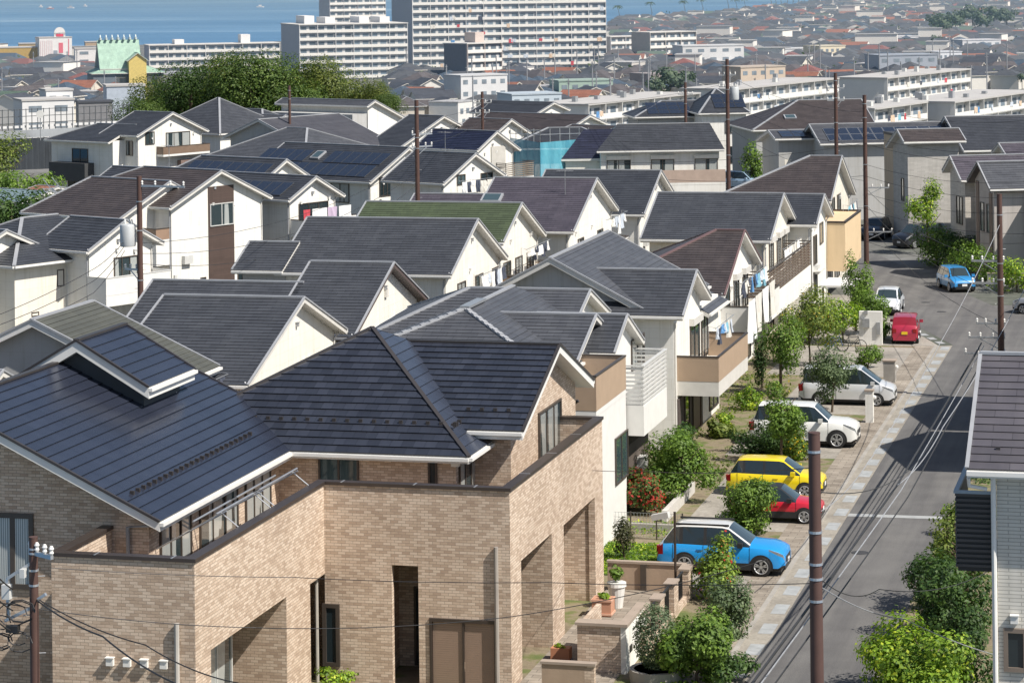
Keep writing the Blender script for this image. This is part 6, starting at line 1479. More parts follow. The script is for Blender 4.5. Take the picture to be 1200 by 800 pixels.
def band_mat(glass, wallc, w_, frac):
    key = ('band', glass, wallc, w_, frac)
    if key in _cache: return _cache[key]
    m, nt, b = new_mat('window_band'); t = brick_tex(nt, coords(nt, 'UV'), glass, sc(glass, 2.2), wallc, w_, 10, w_*frac*.5, 0); nt.links.new(t.outputs[0], b.inputs['Base Color']); b.inputs['Roughness'].default_value = .35
    _cache[key] = m; return m
def block(name, label, px, py, Y, alpha, length, dep, floors, fh=2.8, wall=WHITE, roofm=None, bal=True, base=None, group=None, glass=None, pent=0, end=None, endwin=False, rail=WHITE, bd=.75):
    """slab block: (px, py) is the left top corner of its balcony front at distance Y"""
    f, q = ang_frame(px, py, Y, math.radians(alpha)); base = ground_z(Y) if base is None else base
    x0, y0, zt = q; t = House(name, label, 'building', (x0+length/2, y0+dep/2, base), f, group)
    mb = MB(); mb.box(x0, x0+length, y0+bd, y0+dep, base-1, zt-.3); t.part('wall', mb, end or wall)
    mb = MB(); mb.box(x0-.3, x0+length+.3, y0-.1, y0+dep+.3, zt-.297, zt); t.part('roof', mb, roofm or plain((.55, .54, .52), .8, 0, .12, .3))
    n = min(floors, int((zt-base)/fh)+1); sb, wb = MB(), MB()
    for i in range(n):
        z = zt-.3-(i+1)*fh
        sb = MB(); sb.box(x0, x0+length, y0, y0+.08, z+.003, z+1.0); sb.box(x0, x0+length, y0+.083, y0+bd-.005, z-.15, z); t.part('balcony', sb, rail)
        gb = MB(); gb.poly([(x0+.1, y0+bd-.01, z+.15), (x0+length-.1, y0+bd-.01, z+.15), (x0+length-.1, y0+bd-.01, z+2.1), (x0+.1, y0+bd-.01, z+2.1)], 0, [(.2, 1), (length, 1), (length, 3), (.2, 3)]); t.part('window_band', gb, band_mat((.10, .13, .16), (.6, .6, .6), 3.2, .34))
    m = int(length/6.4)
    for j in range(m+1):
        a = x0+length*j/max(1, m); wb = MB(); wb.box(a-.08, a+.08, y0-.03, y0+bd-.01, zt-.3-n*fh, zt-.31); t.part('party_wall', wb, wall)
    if endwin:
        for i in range(n): eb = MB(); eb.box(x0-.03, x0-.004, y0+dep*.4, y0+dep*.6, zt-.3-(i+1)*fh+.9, zt-.3-(i+1)*fh+2); t.part('end_window', eb, GLASS)
    if pent:
        r = random.Random(int(px))
        for j in range(pent): pb = MB(); a = x0+length*(j+.5)/pent+r.uniform(-2, 2); pb.box(a-1.8, a+1.8, y0+dep*.4, y0+dep*.85, zt+.003, zt+r.uniform(1.6, 3.6)); t.part('roof_house', pb, wall)
    return t
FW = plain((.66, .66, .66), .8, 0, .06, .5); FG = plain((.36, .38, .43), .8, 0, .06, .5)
GL = plain((.20, .24, .28), .4, 0, .35, .6)
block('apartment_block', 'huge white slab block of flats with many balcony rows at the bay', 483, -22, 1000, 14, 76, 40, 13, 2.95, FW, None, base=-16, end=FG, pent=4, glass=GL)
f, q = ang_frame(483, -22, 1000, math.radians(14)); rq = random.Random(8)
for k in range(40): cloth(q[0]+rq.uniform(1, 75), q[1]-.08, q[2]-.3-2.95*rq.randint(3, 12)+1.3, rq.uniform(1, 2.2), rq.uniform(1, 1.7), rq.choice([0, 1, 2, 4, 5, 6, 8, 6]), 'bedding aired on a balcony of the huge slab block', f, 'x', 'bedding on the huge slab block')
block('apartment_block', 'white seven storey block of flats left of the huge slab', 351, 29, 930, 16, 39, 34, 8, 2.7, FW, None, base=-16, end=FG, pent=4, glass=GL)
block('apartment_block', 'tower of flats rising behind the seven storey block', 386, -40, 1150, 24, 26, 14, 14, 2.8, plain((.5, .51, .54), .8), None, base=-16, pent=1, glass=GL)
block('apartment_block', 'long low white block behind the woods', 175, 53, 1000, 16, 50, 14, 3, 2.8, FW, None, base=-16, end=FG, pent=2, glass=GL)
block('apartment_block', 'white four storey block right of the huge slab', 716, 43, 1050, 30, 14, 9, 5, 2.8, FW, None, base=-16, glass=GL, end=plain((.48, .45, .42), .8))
block('apartment_block', 'cream four storey block at the edge of the palms', 762, 38, 1000, 34, 22, 12, 5, 2.9, plain((.6, .56, .52), .8), None, base=-16, glass=GL, end=plain((.45, .42, .4), .8))
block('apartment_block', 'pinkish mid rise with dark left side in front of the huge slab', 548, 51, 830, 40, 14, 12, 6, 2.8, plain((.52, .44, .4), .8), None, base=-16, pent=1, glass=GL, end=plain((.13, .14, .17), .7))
# low white estate blocks
LW = plain((.70, .68, .64), .8, 0, .05, .6)
LR = plain((.42, .41, .40), .85, 0, .1, .25)
for px, py, Y, al, ln, lab in [
    (690, 122, 480, 60, 46, 'white estate block behind the long dark roofs, left end'), (862, 104, 525, 60, 52, 'white estate block right of the tall transformer pole'),
    (1040, 91, 580, 60, 52, 'white estate block behind the solar roofs'), (1025, 127, 440, 60, 24, 'white estate block with flat roof behind the brown hip roof'),
    (1119, 119, 462, 60, 44, 'white estate block at the right edge above the black roof')]:
    b = block('estate_block', lab, px, py, Y, al, ln, 12, 4, 2.75, LW, LR, base=ground_z(Y), glass=GL, bd=.9)
    f, q = ang_frame(px, py, Y, math.radians(al)); rq = random.Random(px)
    for k in range(6): mb = MB(); a, c = q[0]+rq.uniform(2, ln-2), q[1]+rq.uniform(3, 11); mb.box(a-.5, a+.5, c-.4, c+.4, q[2]+.003, q[2]+rq.uniform(.5, 1.3)); b.part('roof_unit', mb, rq.choice([FRAME_W, STEEL, GREYTRIM]))
    for k in range(9): cloth(q[0]+rq.uniform(1, ln-1), q[1]+.04-.1, q[2]-.3-2.75*rq.choice([1, 1, 2])+1.5, rq.uniform(.7, 1.6), rq.uniform(.8, 1.3), rq.choice([0, 1, 2, 4, 5, 6, 7, 8]), 'washing hung out on a balcony of the white estate blocks', f, 'x', 'washing on the estate block balconies')
# other large buildings on the left
def lump(name, label, px, py, Y, alpha, w_, d, wall, roof=None, top=None, base=None, cat='building', wins=0, group=None):
    f, q = ang_frame(px, py, Y, math.radians(alpha)); base = ground_z(Y) if base is None else base
    x0, y0, z = q; t = House(name, label, cat, (x0+w_/2, y0+d/2, base), f, group); mb = MB(); mb.box(x0, x0+w_, y0, y0+d, base-1, z); t.part('wall', mb, wall)
    mb = MB(); mb.box(x0-.15, x0+w_+.15, y0-.15, y0+d+.15, z+.003, z+.35); t.part('roof', mb, roof or LR)
    if wins:
        n = max(1, int((z-base)/3))
        for i in range(n):
            for j in range(wins): gb = MB(); a = x0+w_*(j+.25)/wins; gb.box(a, a+w_/wins*.5, y0-.05, y0-.004, z-.9-i*3-1.1, z-.9-i*3); t.part('window', gb, GL)
    return t, (x0, y0, z)
t, q = lump('billboard_building', 'white tower building with striped front and red marks under a domed sign', 46, 45, 1050, 20, 13, 9, FW, base=-16)
x0, y0, z = q; mb = MB()
for i in range(7): mb.box(x0+.4+i*.75, x0+.65+i*.75, y0-.1, y0-.01, z-12, z-1)
t.part('stripe', mb, plain((.6, .48, .5), .7)); mb = MB(); mb.box(x0+7.7, x0+9.4, y0-.1, y0-.01, z-6, z-2); mb.box(x0+7.9, x0+9.6, y0-.1, y0-.01, z-12, z-8); mb.box(x0+11.5, x0+11.8, y0-.1, y0-.01, z-12, z-.5); t.part('red_panel', mb, plain((.6, .13, .17), .7)); mb = MB(); mb.box(x0+5.6, x0+7.2, y0-.1, y0-.01, z-9.5, z-5); t.part('grey_panel', mb, plain((.25, .28, .33), .7))
mb = MB(); mb.tube([(x0+8.2, y0+.3, z+2.0), (x0+8.2, y0+.9, z+2.0)], 2.2, 20); mb.box(x0+6, x0+10.4, y0+.3, y0+.9, z+.36, z+2.0); s_ = t.part('sign', mb, FW); mb = MB(); mb.box(x0+6.8, x0+9.6, y0+.2, y0+.29, z+.5, z+1.5); t.part('red_panel', mb, plain((.6, .05, .1), .7), s_)
lump('warehouse', 'ochre yellow warehouse at the far left', -12, 57, 1050, 12, 19, 12, plain((.42, .29, .09), .8), base=-16); lump('warehouse', 'brown end of a hall behind the ochre warehouse', 22, 52, 1080, 12, 8, 8, plain((.34, .26, .14), .8), base=-16)
lump('warehouse', 'white low shop with a red slash beside the green roof', 88, 58, 980, 12, 13, 10, FW, base=-16, wins=2); lump('warehouse', 'brown box building behind the green temple roof', 100, 50, 1100, 12, 6, 8, plain((.4, .3, .2), .8), base=-16)
# green roofed hall with ridge billets
f, q = ang_frame(122, 50, 760, math.radians(15)); x0, y0, z = q; base = -16
t = House('temple_hall', 'hall with steep pale green copper roof and spiked ridge among the left buildings', 'hall', (x0, y0, base), f)
COPPER = plain((.3, .44, .36), .7, 0, .12, .5); OCH = plain((.6, .47, .15), .8)
t.ridge('x', x0-1.5, x0+10.5, y0+5, 7, 7, z+.5, 1.15, 'gable', 'gable', tiles((.3, .44, .36), 1.2, .8, .7, .08), plain((.13, .16, .19), .8), base, th=.4, cap=COPPER)
t.ridge('x', x0-4, x0+17, y0+5, 9, 9, z-5.2, .4, 'hip', 'hip', tiles((.3, .44, .36), 1.2, .8, .7, .08), plain((.13, .16, .19), .8), base, cap=COPPER)
t.ridge('y', y0-5, y0+5, x0+9, 3, 3, z-3.0, .75, 'gable', 'none', tiles((.3, .44, .36), 1.2, .8, .7, .08), OCH, base, cap=COPPER)
mb = MB()
for i in range(7): mb.box(x0-.8+i*1.7, x0-.3+i*1.7, y0+3.5, y0+6.5, z+.6, z+1.2); mb.bar((x0-.55+i*1.7, y0+4.4, z+1.2), (x0-.55+i*1.7, y0+5.2, z+1.9), .3, .3)
t.part('ridge_billet', mb, plain((.5, .56, .55), .7)); t.wallbox(x0+3, x0+16.5, y0-3.5, y0+1, base, z-9.2, OCH)
for i in range(4): t.window(('S', y0-3.5), x0+4+i*3, x0+5.8+i*3, z-12.5, z-10.3, 2, FRAME_D, GLASS)
lump('shop_building', 'white flat roofed shop with a red awning line on the left', 26, 119, 480, 22, 9.5, 8, FW, wins=2); lump('shop_building', 'upper white storey of the shop with two windows', 54, 107, 490, 22, 5, 6, FW, wins=2)
lump('shop_building', 'grey blue box building beside the woods', 125, 102, 480, 15, 7, 6, plain((.4, .45, .52), .8)); lump('shop_building', 'low dark shed above the sound wall', 92, 121, 470, 15, 6, 5, plain((.2, .2, .21), .8), plain((.06, .065, .08), .7))
# sound wall and embankment road
t = Thing('sound_wall', 'dark embankment wall with white rail and tall mesh fence on top, at the left', 'wall', (0, 0, 0), FC); Y = 305
a, b_ = FC.D(-60, 158, Y), FC.D(152, 147, Y+14); z0 = a[2]
mb = MB(); mb.bar((a[0], a[1], z0-5.2), (b_[0], b_[1], z0-5.2), .5, 8.6); t.part('wall_panel', mb, plain((.032, .040, .05), .9, 0, .35, .25, 0, 0, .3))
mb = MB(); mb.bar((a[0], a[1]-.3, z0-.35), (b_[0], b_[1]-.3, z0-.35), .12, .9); t.part('pale_band', mb, plain((.30, .32, .34), .8, 0, .25, .4)); mb = MB()
d = Vector(b_)-Vector(a)
for i in range(32): p = Vector(a)+d*(i/31); mb.box(p.x-.04, p.x+.04, p.y-.34, p.y-.26, z0-7.5, z0+2.6)
for h_ in (.9, 1.7, 2.5): mb.bar((a[0], a[1], z0+h_), (b_[0], b_[1], z0+h_), .06, .07)
t.part('fence_post', mb, plain((.07, .08, .09), .6)); mb = MB(); mb.bar((a[0], a[1], z0+.5), (b_[0], b_[1], z0+.5), .2, .28); t.part('rail', mb, plain((.6, .6, .6), .6))
t = Thing('road_mirror', 'round white disc sign on the sound wall', 'sign', FC.D(47, 134, 303), FC); q = FC.D(47, 134, 303); mb = MB(); mb.tube([(q[0], q[1], q[2]), (q[0], q[1]-.1, q[2])], .45, 18); t.part('disc', mb, WHITE); mb = MB(); mb.tube([(q[0], q[1]+.06, q[2]-3), (q[0], q[1]+.06, q[2])], .05, 6); t.part('post', mb, STEEL)
# red brick house, metal stair, shed roofs at the left
h = House('gable_house', 'small reddish brick house behind the tall white house at the left', 'house', (0, 0, 0), FL); p = FL.Z(62, 172, 5.4); h.o = Vector((p[0], p[1], 0)); h.e.location = FL.world(h.o)
h.ridge('x', p[0]-1.5, p[0]+4.2, p[1]+9, 3, 3, 6.4, .4, 'hip', 'hip', tiles((.13, .07, .06), .3, .6, .6, .2), siding((.26, .14, .13), .3, .1)); 
t = Thing('metal_stair', 'pale steel outside staircase at the left edge', 'stair', (0, 0, 0), FL); p0, p1 = FL.D(50, 222, 215), FL.D(70, 247, 212); mb = MB()
for o in (0, 1.0): mb.bar((p0[0], p0[1]+o, p0[2]), (p1[0], p1[1]+o, p1[2]), .08, .25); mb.bar((p0[0], p0[1]+o, p0[2]+.9), (p1[0], p1[1]+o, p1[2]+.9), .05, .05)
t.part('stringer', mb, METAL); mb = MB()
for i in range(10): q = Vector(p0).lerp(Vector(p1), i/9); mb.box(q.x-.12, q.x+.12, q.y, q.y+1, q.z, q.z+.04)
t.part('tread', mb, METAL); t.e.location = FL.world(t.o)
h = House('gable_house', 'blue grey tin roofed shed at the left edge', 'shed', (0, 0, 0), FL); p = FL.Z(20, 222, 4.2); h.o = Vector((p[0], p[1], 0)); h.e.location = FL.world(h.o); h.ridge('x', p[0]-8, p[0]+4, p[1], 3, 3, 4.2, .22, 'gable', 'gable', tiles((.2, .27, .3), .5, 4, .5, .08), STUCCO)
h = House('gable_house', 'orange tin roofed shed beside the metal stair', 'shed', (0, 0, 0), FL); p = FL.Z(48, 212, 4.0); h.o = Vector((p[0], p[1], 0)); h.e.location = FL.world(h.o); h.ridge('x', p[0]-.5, p[0]+2.2, p[1], 1.2, 1.2, 3.6, .22, 'gable', 'gable', tiles((.3, .14, .09), .5, 4, .6, .1), STUCCO)
# blue scaffold sheeting round a house under repair
t = Thing('scaffold_sheeting', 'bright turquoise sheeting on scaffold poles round a house under repair', 'scaffold', (0, 0, 0), FR)
SHEETM, nt, b = new_mat('mesh_sheet'); b.inputs['Base Color'].default_value = (.04, .36, .5, 1); b.inputs['Roughness'].default_value = .7
o = ramp(nt, noise(nt, coords(nt, 'Object', (1, 1, .3)), .9, 4), [(.3, (.03, .24, .36)), (.7, (.12, .42, .52))]); nt.links.new(o, b.inputs['Base Color']); b.inputs['Alpha'].default_value = .78
p0, p1, p2 = FR.Z(602, 208, 0.5), FR.Z(632, 210, .5), FR.Z(672, 207, .5); Yw = 232
def PX(px, py): return FR.world(FC.world(fpt(px, py, Yw))) if False else None
f, q0 = ang_frame(603, 162, 236, math.radians(-42)); t = Thing('scaffold_sheeting', 'bright turquoise sheeting on scaffold poles round a house under repair', 'scaffold', (q0[0], q0[1], 0), f) if False else t
bpy.data.objects.remove(t.e)
t = Thing('scaffold_sheeting', 'bright turquoise sheeting on scaffold poles round a house under repair', 'scaffold', FC.D(634, 200, 228), FC)
P_ = [FC.D(598, 163, 240), FC.D(633, 165, 228), FC.D(690, 163, 236)]
mb = MB(); NZ = 6
for a, b_ in zip(P_, P_[1:]):
    a, b_ = Vector(a), Vector(b_); M_ = 14
    for i in range(M_):
        for j in range(NZ):
            def sp(i, j):
                q = a.lerp(b_, i/M_); return (q.x, q.y+.12*math.sin(i*1.7+j*.9), (6.6-j*6.6/NZ)+(q.z-6.6)*(1-j/NZ)*.5)
            mb.poly([sp(i, j), sp(i, j+1), sp(i+1, j+1), sp(i+1, j)])
t.part('sheet', mb, SHEETM); mb = MB()
for a, b_ in zip(P_, P_[1:]):
    for i in range(6): q = Vector(a).lerp(Vector(b_), i/5); mb.tube([(q.x, q.y+.3, 0), (q.x, q.y+.3, q.z+1.0)], .035, 5)
    mb.tube([(a[0], a[1]+.3, a[2]+.5), (b_[0], b_[1]+.3, b_[2]+.5)], .035, 5)
t.part('scaffold_pole', mb, METAL)
h = House('hip_roof_house', 'dark roof of the house being repaired inside the turquoise sheeting', 'house', FC.D(650, 168, 240), FC); q = FC.D(668, 150, 242); h.ridge('x', q[0]-6, q[0]+5, q[1], 4, 5, 7.2, .4, 'hip', 'hip', RTD, STUCCO)

# ------------------------------------------------------------------ the woods
protos = []
wood = [(165, 128, 3.4), (190, 112, 4.4), (222, 98, 4.8), (215, 128, 4.5), (258, 93, 5.2), (295, 90, 5.4), (255, 122, 4.8), (300, 120, 5), (335, 92, 5.2), (372, 93, 4.8), (345, 122, 5), (392, 104, 4.4), (180, 145, 3.6), (375, 128, 4.2), (437, 104, 2.9), (456, 111, 2.0), (404, 118, 3.6)]
wm = [leaf_mat((.03, .068, .016), (.125, .185, .045)), leaf_mat((.045, .078, .018), (.175, .205, .05)), leaf_mat((.022, .055, .016), (.09, .15, .04))]
for i in range(5):
    protos.append(leaf_mesh('crown', crown_points(12000, 1, 1, .85, 22, 60+i, .7), .06, wm[i % 3], seed=i))
for i, (px, py, r) in enumerate(wood):
    Y = 330+(i*37 % 23); py += 15; q = FC.D(px, py, Y); W_ = FC.world(q); g0 = ground_z(Y)
    e = Thing('broadleaf_tree', ['olive green broadleaf tree of the dense wood', 'golden green broadleaf tree of the dense wood', 'deep green broadleaf tree of the dense wood'][i % 5 % 3] if r > 3 else 'small round broadleaf tree at the right end of the wood', 'tree', (W_.x, W_.y, g0), F0, 'trees of the dense wood' if r > 3 else 'small trees at the end of the wood')
    c = link('crown', protos[i % 5], [], e.e); c.scale = (r, r, r*1.0); c.location = (0, 0, q[2]-g0); c.rotation_euler = (0, 0, i*1.3)
    mb = MB(); mb.tube([(W_.x, W_.y, g0-.5), (W_.x+.2, W_.y, q[2])], [.45, .2], 7)
    for k in range(4): a = k*1.6+i; mb.tube([(W_.x, W_.y, q[2]-r*.7), (W_.x+math.cos(a)*r*.5, W_.y+math.sin(a)*r*.5, q[2]+r*.1)], [.16, .06], 5)
    e.part('trunk', mb, BARK)
# ------------------------------------------------------------------ distant houses
def proto_house(kind, rc, wc, label, group):
    """a small far house 9 x 7.5 m, two storeys"""
    h = House('town_house', label, 'house', (0, 0, 0), F0, group); rt = tiles(rc, .5, 1.2, .7, .15); wl = plain(wc, .85, 0, .06, .6)
    if kind == 'hip': h.ridge('x', -5, 5, 0, 4.2, 4.2, 7.6, .5, 'hip', 'hip', rt, wl, cap=GREYTRIM)
    elif kind == 'gable': h.ridge('x', -5, 5, 0, 4, 4, 7.6, .48, 'gable', 'gable', rt, wl)
    elif kind == 'flat':
        h.wallbox(-5, 5, -4, 4, 0, 6.6, wl); mb = MB(); mb.box(-5.1, 5.1, -4.1, 4.1, 6.603, 6.9); h.part('roof', mb, rt)
    else:
        h.ridge('x', -5, 5, 0, 4.2, 4.2, 7.4, .5, 'hip', 'gable', rt, wl); h.ridge('y', -6.2, 0, 2.2, 2.6, 2.6, 6.4, .5, 'gable', 'none', rt, wl)
    fy = -4.004 if kind == 'flat' else -3.62; fx = 5.004 if kind == 'flat' else 4.5
    for x, z in ((-3, 3.6), (0.2, 3.6), (3, 3.6), (-2, .8), (2.4, .8)): gb = MB(); gb.box(x-.8, x+.8, fy-.06, fy, z, z+1.4); h.part('window', gb, GL)
    for y, z in ((-1.5, 3.6), (1.6, 3.6)): gb = MB(); gb.box(fx, fx+.08, y-.7, y+.7, z, z+1.4); h.part('window', gb, GL)
    return h
kinds = [('hip', (.07, .075, .085), (.6, .58, .54), 'dark grey tiled'), ('gable', (.05, .055, .07), (.66, .64, .6), 'charcoal'), ('L', (.10, .085, .085), (.55, .5, .43), 'brownish grey'), ('gable', (.30, .115, .065), (.62, .56, .48), 'orange'),
         ('hip', (.24, .09, .075), (.62, .58, .52), 'brick red'), ('flat', (.42, .42, .42), (.66, .65, .63), 'flat pale'), ('hip', (.05, .08, .12), (.58, .58, .56), 'slate blue'), ('gable', (.09, .14, .10), (.6, .56, .46), 'green'), ('L', (.075, .08, .09), (.64, .6, .52), 'grey winged'), ('flat', (.5, .5, .5), (.5, .48, .45), 'flat grey')]
weights = [6, 6, 4, 1.2, 1.0, 1.6, 2.6, 1.0, 4, .8]
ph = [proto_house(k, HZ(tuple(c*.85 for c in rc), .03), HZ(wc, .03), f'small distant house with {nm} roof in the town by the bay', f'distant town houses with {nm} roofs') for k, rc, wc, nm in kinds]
placed = []; count = 0; firsts = [True]*len(ph); r = random.Random(5)
def zone(px, py):
    if px < 150: return 96 < py < 128 or 62 < py < 96
    if px < 470: return False
    if px < 720: return 84 < py < 130
    lo = -6; hi = 112-(px-720)*.05
    return lo < py < hi
def ground_hit(px, py):
    d = sight(px, py); Y = 300
    for _ in range(40): Y = (ground_z(Y)+4-CAMH)/d[2]; Y = max(180, min(Y, 9000))
    return Y
cand = []
for k in range(60000):
    px, py = r.uniform(-30, 1230), r.uniform(-8, 130)
    if not zone(px, py): continue
    Y = ground_hit(px, py)
    if Y > coast(px)-25 or Y < 285: continue
    cand.append((Y, px, py))
far_done = []
for Y, px, py in cand:
    a = sight(px, py); W_ = Vector((a[0]*Y, a[1]*Y, ground_z(Y)))
    if any((W_.x-q.x)**2+(W_.y-q.y)**2 < (10.0 if Y < 1300 else 12.5)**2 for q in far_done): continue
    far_done.append(W_)
far_done.sort(key=lambda q: depth(q))
print('far houses', len(far_done))
near_far, mass = far_done[:285], far_done[285:]
for W_ in near_far:
    i = r.choices(range(len(ph)), weights)[0]; s_ = r.uniform(.85, 1.15); th = r.choice([0, math.pi/2])+r.uniform(-.12, .12)+math.radians(-8)+ (0.7 if W_.x < 0 and r.random() < .3 else 0)
    far_ = depth(W_) > 620
    o = ph[i].e if firsts[i] else copy_tree(ph[i].e, None, far_)
    firsts[i] = False; o.location = W_; o.rotation_euler = (0, 0, th); o.scale = (s_, s_*r.uniform(.85, 1.1), s_*r.uniform(.8, 1.0))
# the rest of the town reads as one mass
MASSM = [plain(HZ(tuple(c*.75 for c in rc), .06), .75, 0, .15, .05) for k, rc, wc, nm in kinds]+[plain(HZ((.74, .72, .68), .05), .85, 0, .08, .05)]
mb = MB()
for W_ in mass:
    i = r.choices(range(len(ph)), weights)[0]; big_ = r.random() < .035; i = 5 if big_ else i; th = r.choice([0, math.pi/2])+r.uniform(-.2, .2); c_, s2 = math.cos(th), math.sin(th); L_, D_ = r.uniform(4.2, 6), r.uniform(3.4, 4.4); hz = r.uniform(4.2, 5.6); rz_ = hz+r.uniform(1.4, 2.2)
    if big_: L_, D_, hz = r.uniform(5, 9), r.uniform(4, 6), r.uniform(6, 10)
    tr = lambda x, y, z: (W_.x+x*c_-y*s2, W_.y+x*s2+y*c_, W_.z+z)
    if kinds[i][0] == 'flat': rz_ = hz+.05
    c = [tr(-L_, -D_, 0), tr(L_, -D_, 0), tr(L_, D_, 0), tr(-L_, D_, 0)]; tp = [tr(-L_, -D_, hz), tr(L_, -D_, hz), tr(L_, D_, hz), tr(-L_, D_, hz)]
    for j in range(4): k = (j+1) % 4; mb.poly([c[j], c[k], tp[k], tp[j]], 10)
    o = .4; e = [tr(-L_-o, -D_-o, hz), tr(L_+o, -D_-o, hz), tr(L_+o, D_+o, hz), tr(-L_-o, D_+o, hz)]; in_ = 0 if kinds[i][0] == 'gable' else 2.6
    a, b_ = tr(-L_-o+in_, 0, rz_), tr(L_+o-in_, 0, rz_)
    mb.poly([e[0], e[1], b_, a], i); mb.poly([e[2], e[3], a, b_], i); mb.poly([e[1], e[2], b_], i if in_ else 10); mb.poly([e[3], e[0], a], i if in_ else 10)
if mass: single('distant_town', mb, MASSM, (0, 0, 0), 'far mass of small coloured roofs running along the bay', 'town', kind='stuff')
# larger boxes and halls scattered in the town
r = random.Random(21)
for k, (px, py, Y, w_, d, lab, wc) in enumerate([(920, 58, 800, 18, 10, 'white three storey building in the far town, right of centre', (.62, .62, .62)), (960, 55, 780, 16, 10, 'pale yellow building beside the white three storey one', (.62, .55, .4)), (1030, 66, 700, 26, 12, 'dark fronted long shop building at the far right', (.3, .33, .38)),
        (1040, 44, 950, 24, 12, 'long white building near the far right coast', (.6, .6, .62)), (1128, 48, 900, 22, 12, 'white flat building at the upper right', (.62, .62, .64)), (868, 80, 640, 20, 9, 'tan hall with low roof left of the tall pole', (.5, .4, .3)), (760, 88, 640, 16, 10, 'brown roofed hall behind the estate blocks', (.3, .24, .22)),
        (1100, 62, 760, 12, 10, 'white block with blue end at the far right', (.6, .62, .66)), (540, 90, 640, 18, 9, 'white long roof in front of the mid rise', (.6, .6, .6)), (655, 96, 600, 20, 10, 'green roofed long hall before the huge slab', (.3, .4, .32)), (600, 112, 480, 16, 10, 'pale blue warehouse behind the small gables', (.45, .52, .58)), (800, 55, 900, 30, 12, 'long white terrace below the palms', (.6, .6, .6))]):
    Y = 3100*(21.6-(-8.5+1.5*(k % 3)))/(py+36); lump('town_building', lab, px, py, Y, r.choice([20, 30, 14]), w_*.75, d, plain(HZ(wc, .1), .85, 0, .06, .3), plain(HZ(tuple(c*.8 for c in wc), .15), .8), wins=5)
# trees in the far town
def ptree(n, size, m, s): return leaf_mesh('crown', crown_points(n, 1, 1, .9, 8, s, .4), size, m, seed=s)
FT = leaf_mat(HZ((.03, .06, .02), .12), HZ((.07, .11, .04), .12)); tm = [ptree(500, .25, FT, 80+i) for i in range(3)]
k = 0; r = random.Random(9)
pr_tr = MB(); pr_tr.tube([(0, 0, 0), (0, 0, 1)], .09, 5); ptm = pr_tr.mesh('trunk'); ptm.materials.append(BARK)
spots = [(785, 66, 720, 5), (802, 64, 730, 4), (770, 70, 715, 3.5), (990, 92, 560, 3), (1120, 36, 0, 6.5), (1140, 33, 0, 7), (1165, 31, 0, 7), (1095, 37, 0, 6), (1180, 32, 0, 6), (1150, 36, 0, 6), (1105, 40, 0, 6), (630, 102, 560, 2.5), (700, 78, 800, 3)]+[(r.uniform(740, 1200), r.uniform(25, 90), 0, r.uniform(1.8, 3.2)) for i in range(40)]+[(r.uniform(480, 720), r.uniform(92, 125), 0, r.uniform(1.6, 2.6)) for i in range(14)]+[(r.uniform(0, 140), r.uniform(100, 125), 0, r.uniform(1.8, 2.6)) for i in range(8)]
for px, py, Y, s_ in spots:
    Y = Y or ground_hit(px, py); Y = min(Y, coast(px)-30); a = sight(px, py); W_ = Vector((a[0]*Y, a[1]*Y, ground_z(Y)))
    big = s_ >= 3.4; e = Thing('garden_tree', 'broad dark tree standing above the far town roofs' if big else 'small green tree between the distant roofs', 'tree', W_, F0, 'broad trees in the far town' if big else 'small trees in the far town'); c = link('crown', tm[k % 3], [], e.e); c.scale = (s_, s_, s_*.9); c.location = (0, 0, s_*1.5+1); tr_ = link('trunk', ptm, [], e.e); tr_.scale = (s_*.6, s_*.6, s_*1.5+1); k += 1
# palms along the shore
PALM = leaf_mat((.03, .06, .025), (.09, .13, .05)); fr_pts = MB(); rr = random.Random(3)
for k in range(16):
    a = k*2*math.pi/16; 
    for i in range(4):
        q0, q1 = i/4, (i+1)/4; f0 = lambda q: Vector((math.cos(a)*2.4*q, math.sin(a)*2.4*q, .9*q-2.1*q*q+(k % 3)*.35*q)); p, q = f0(q0), f0(q1); n_ = Vector((-math.sin(a), math.cos(a), -.25))*(.34*(1-q0*.7)); fr_pts.poly([p-n_, q-n_*.8, q+n_*.8, p+n_])
pm = fr_pts.mesh('fronds'); pm.materials.append(PALM); pt_ = MB(); pt_.tube([(0, 0, 0), (.1, 0, .5), (0, 0, 1)], [.022, .017, .014], 6); ptk = pt_.mesh('trunk'); ptk.materials.append(BARK)
xs = [724, 762, 801, 822, 852, 862, 872, 902, 908, 914, 921, 928, 934, 941, 948, 955, 962, 968, 975, 982, 988, 994]
for px in xs:
    Y = coast(px)-35; a = sight(px, 30); W_ = Vector((a[0]*Y, a[1]*Y, ground_z(Y))); H_ = rr.uniform(11, 14)*(Y/1500)**.5
    e = Thing('palm_tree', 'tall palm in the row along the bay shore', 'palm', W_, F0, 'palms along the shore'); c = link('fronds', pm, [], e.e); s_ = 1.5*(Y/1500)**.5; c.scale = (s_, s_, s_); c.location = (0, 0, H_); c.rotation_euler = (0, 0, px); t_ = link('trunk', ptk, [], e.e); t_.scale = (H_, H_, H_)
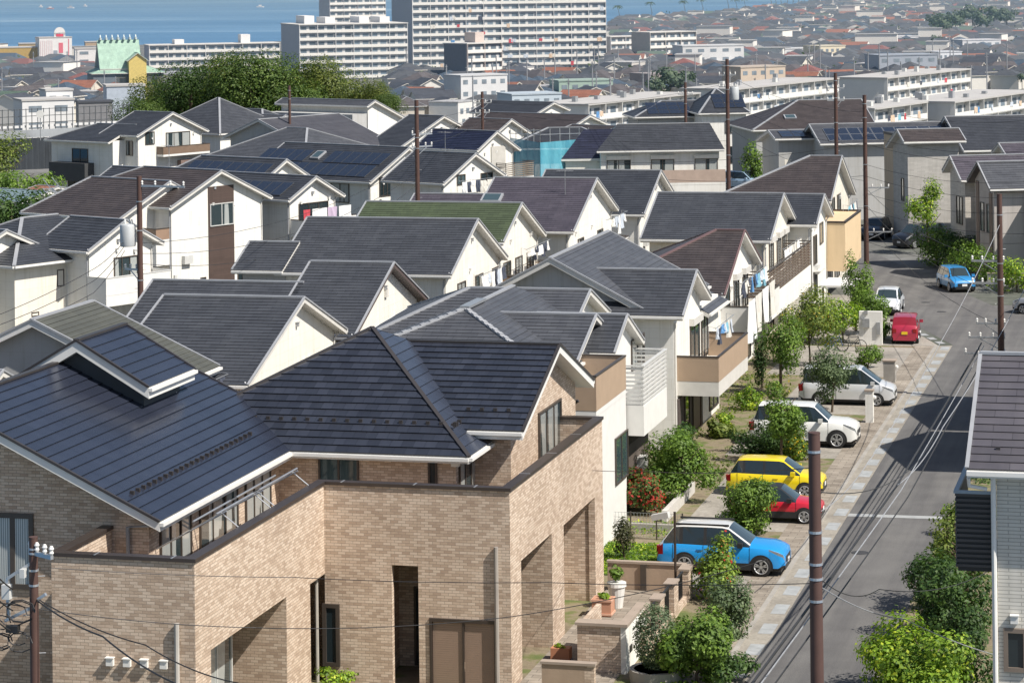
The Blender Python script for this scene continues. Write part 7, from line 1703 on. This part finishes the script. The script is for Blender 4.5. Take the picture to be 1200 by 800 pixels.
# masts and street poles of the town
mm = MB(); mm.tube([(0, 0, 0), (0, 0, 1)], .012, 6); mast = mm.mesh('shaft'); mast.materials.append(plain((.3, .31, .33), .6, .2)); mm = MB(); mm.box(-.7, .7, -.05, .05, -.05, .05); mm.box(-.5, .5, -.05, .05, -.75, -.65); arm = mm.mesh('crossarm'); arm.materials.append(METAL)
r = random.Random(15)
for k in range(70):
    px = r.uniform(470, 1190) if k > 8 else r.uniform(0, 140); py = r.uniform(70, 122); Y = ground_hit(px, py)
    if Y > 950: Y = r.uniform(450, 800)
    a = sight(px, py); W_ = Vector((a[0]*Y, a[1]*Y, ground_z(Y))); e = Thing('utility_pole', 'grey concrete utility pole among the distant roofs', 'utility pole', W_, F0, 'utility poles of the far town'); H_ = r.uniform(10, 14); c = link('shaft', mast, [], e.e); c.scale = (14, 14, H_); c = link('crossarm', arm, [], e.e); c.location = (0, 0, H_-.5); c.rotation_euler = (0, 0, r.uniform(0, 3))
# boats on the bay
for k, (px, py) in enumerate(((59, 11), (83, 10), (305, 9), (100, 8), (48, 9))):
    d = sight(px, py); Y = (-17-CAMH)/d[2]; W_ = Vector((d[0]*Y, d[1]*Y, -17)); t = Thing('boat', ['small reddish boat far out on the bay', 'white motor boat with dark cabin on the bay', 'lone white boat on the bay above the seven storey block', 'tiny white dinghy right of the motor boat', 'tiny pale boat left of the reddish one'][k], 'boat', W_, F0); mb = MB(); L_ = 9 if k < 3 else 5
    t.fr = FC; t.e.rotation_euler = (0, 0, PHI); t.o = Vector((0, 0, 0))
    q = [(-L_/2, -1.3), (L_*.3, -1.3), (L_/2, 0), (L_*.3, 1.3), (-L_/2, 1.3)]; mb.poly([(a, b, 1.4) for a, b in q])
    for i in range(5): j = (i+1) % 5; mb.poly([(q[i][0]*.9, q[i][1]*.7, -.2), (q[j][0]*.9, q[j][1]*.7, -.2), (q[j][0], q[j][1], 1.4), (q[i][0], q[i][1], 1.4)])
    t.part('hull', mb, plain((.45, .2, .18), .6) if k == 0 else FW); mb = MB(); mb.box(-L_*.2, L_*.15, -.8, .8, 1.403, 3.0); t.part('cabin', mb, FW if k != 1 else FG)
# roof aerials
def aerial(h, x, y, z, lab):
    t = Thing('roof_aerial', lab, 'aerial', (x, y, z), h.fr); mb = MB(); mb.tube([(x, y, z-.1), (x, y, z+1.6)], .02, 5); t.part('mast', mb, STEEL); mb = MB(); mb.tube([(x-.5, y, z+1.5), (x+.5, y, z+1.5)], .012, 4)
    for i in range(6): mb.tube([(x-.5+i*.2, y-.3, z+1.5), (x-.5+i*.2, y+.3, z+1.5)], .008, 4)
    t.part('element', mb, STEEL)
g = hR2e.g; aerial(hR2e, g['hi']-1.6, g['r']-2.2, g['zb']-g['k']*2.2, 'fishbone aerial on the purple roof'); g = hW3.g; aerial(hW3, g['hi']-3, g['r'], g['zb'], 'fishbone aerial on the dark roof beside the navy roof'); g = hT.g; aerial(hT, g['hi']-5, g['r'], g['zb'], 'fishbone aerial on the brown roof at the left'); g = hHb.o; aerial(hHb, g.x+3, g.y, 8.0, 'fishbone aerial on the big dark brown roof')

# scattered garden greenery of the far town
gp = []
for W_ in far_done[120:]:
    if r.random() < .5:
        k = r.randrange(8, 26); c = np.array([W_.x+r.uniform(-6, 6), W_.y+r.uniform(-6, 6), W_.z+r.uniform(1.5, 4.5)]); gp.append(c+rng.normal(size=(k, 3))*np.array([1.7, 1.7, 1.1]))
ob = link('greenery', leaf_mesh('greenery', np.concatenate(gp), 1.3, leaf_mat((.03, .055, .02), (.09, .13, .05))), []); ob['label'] = 'garden greenery scattered between the far roofs'; ob['category'] = 'greenery'; ob['kind'] = 'stuff'
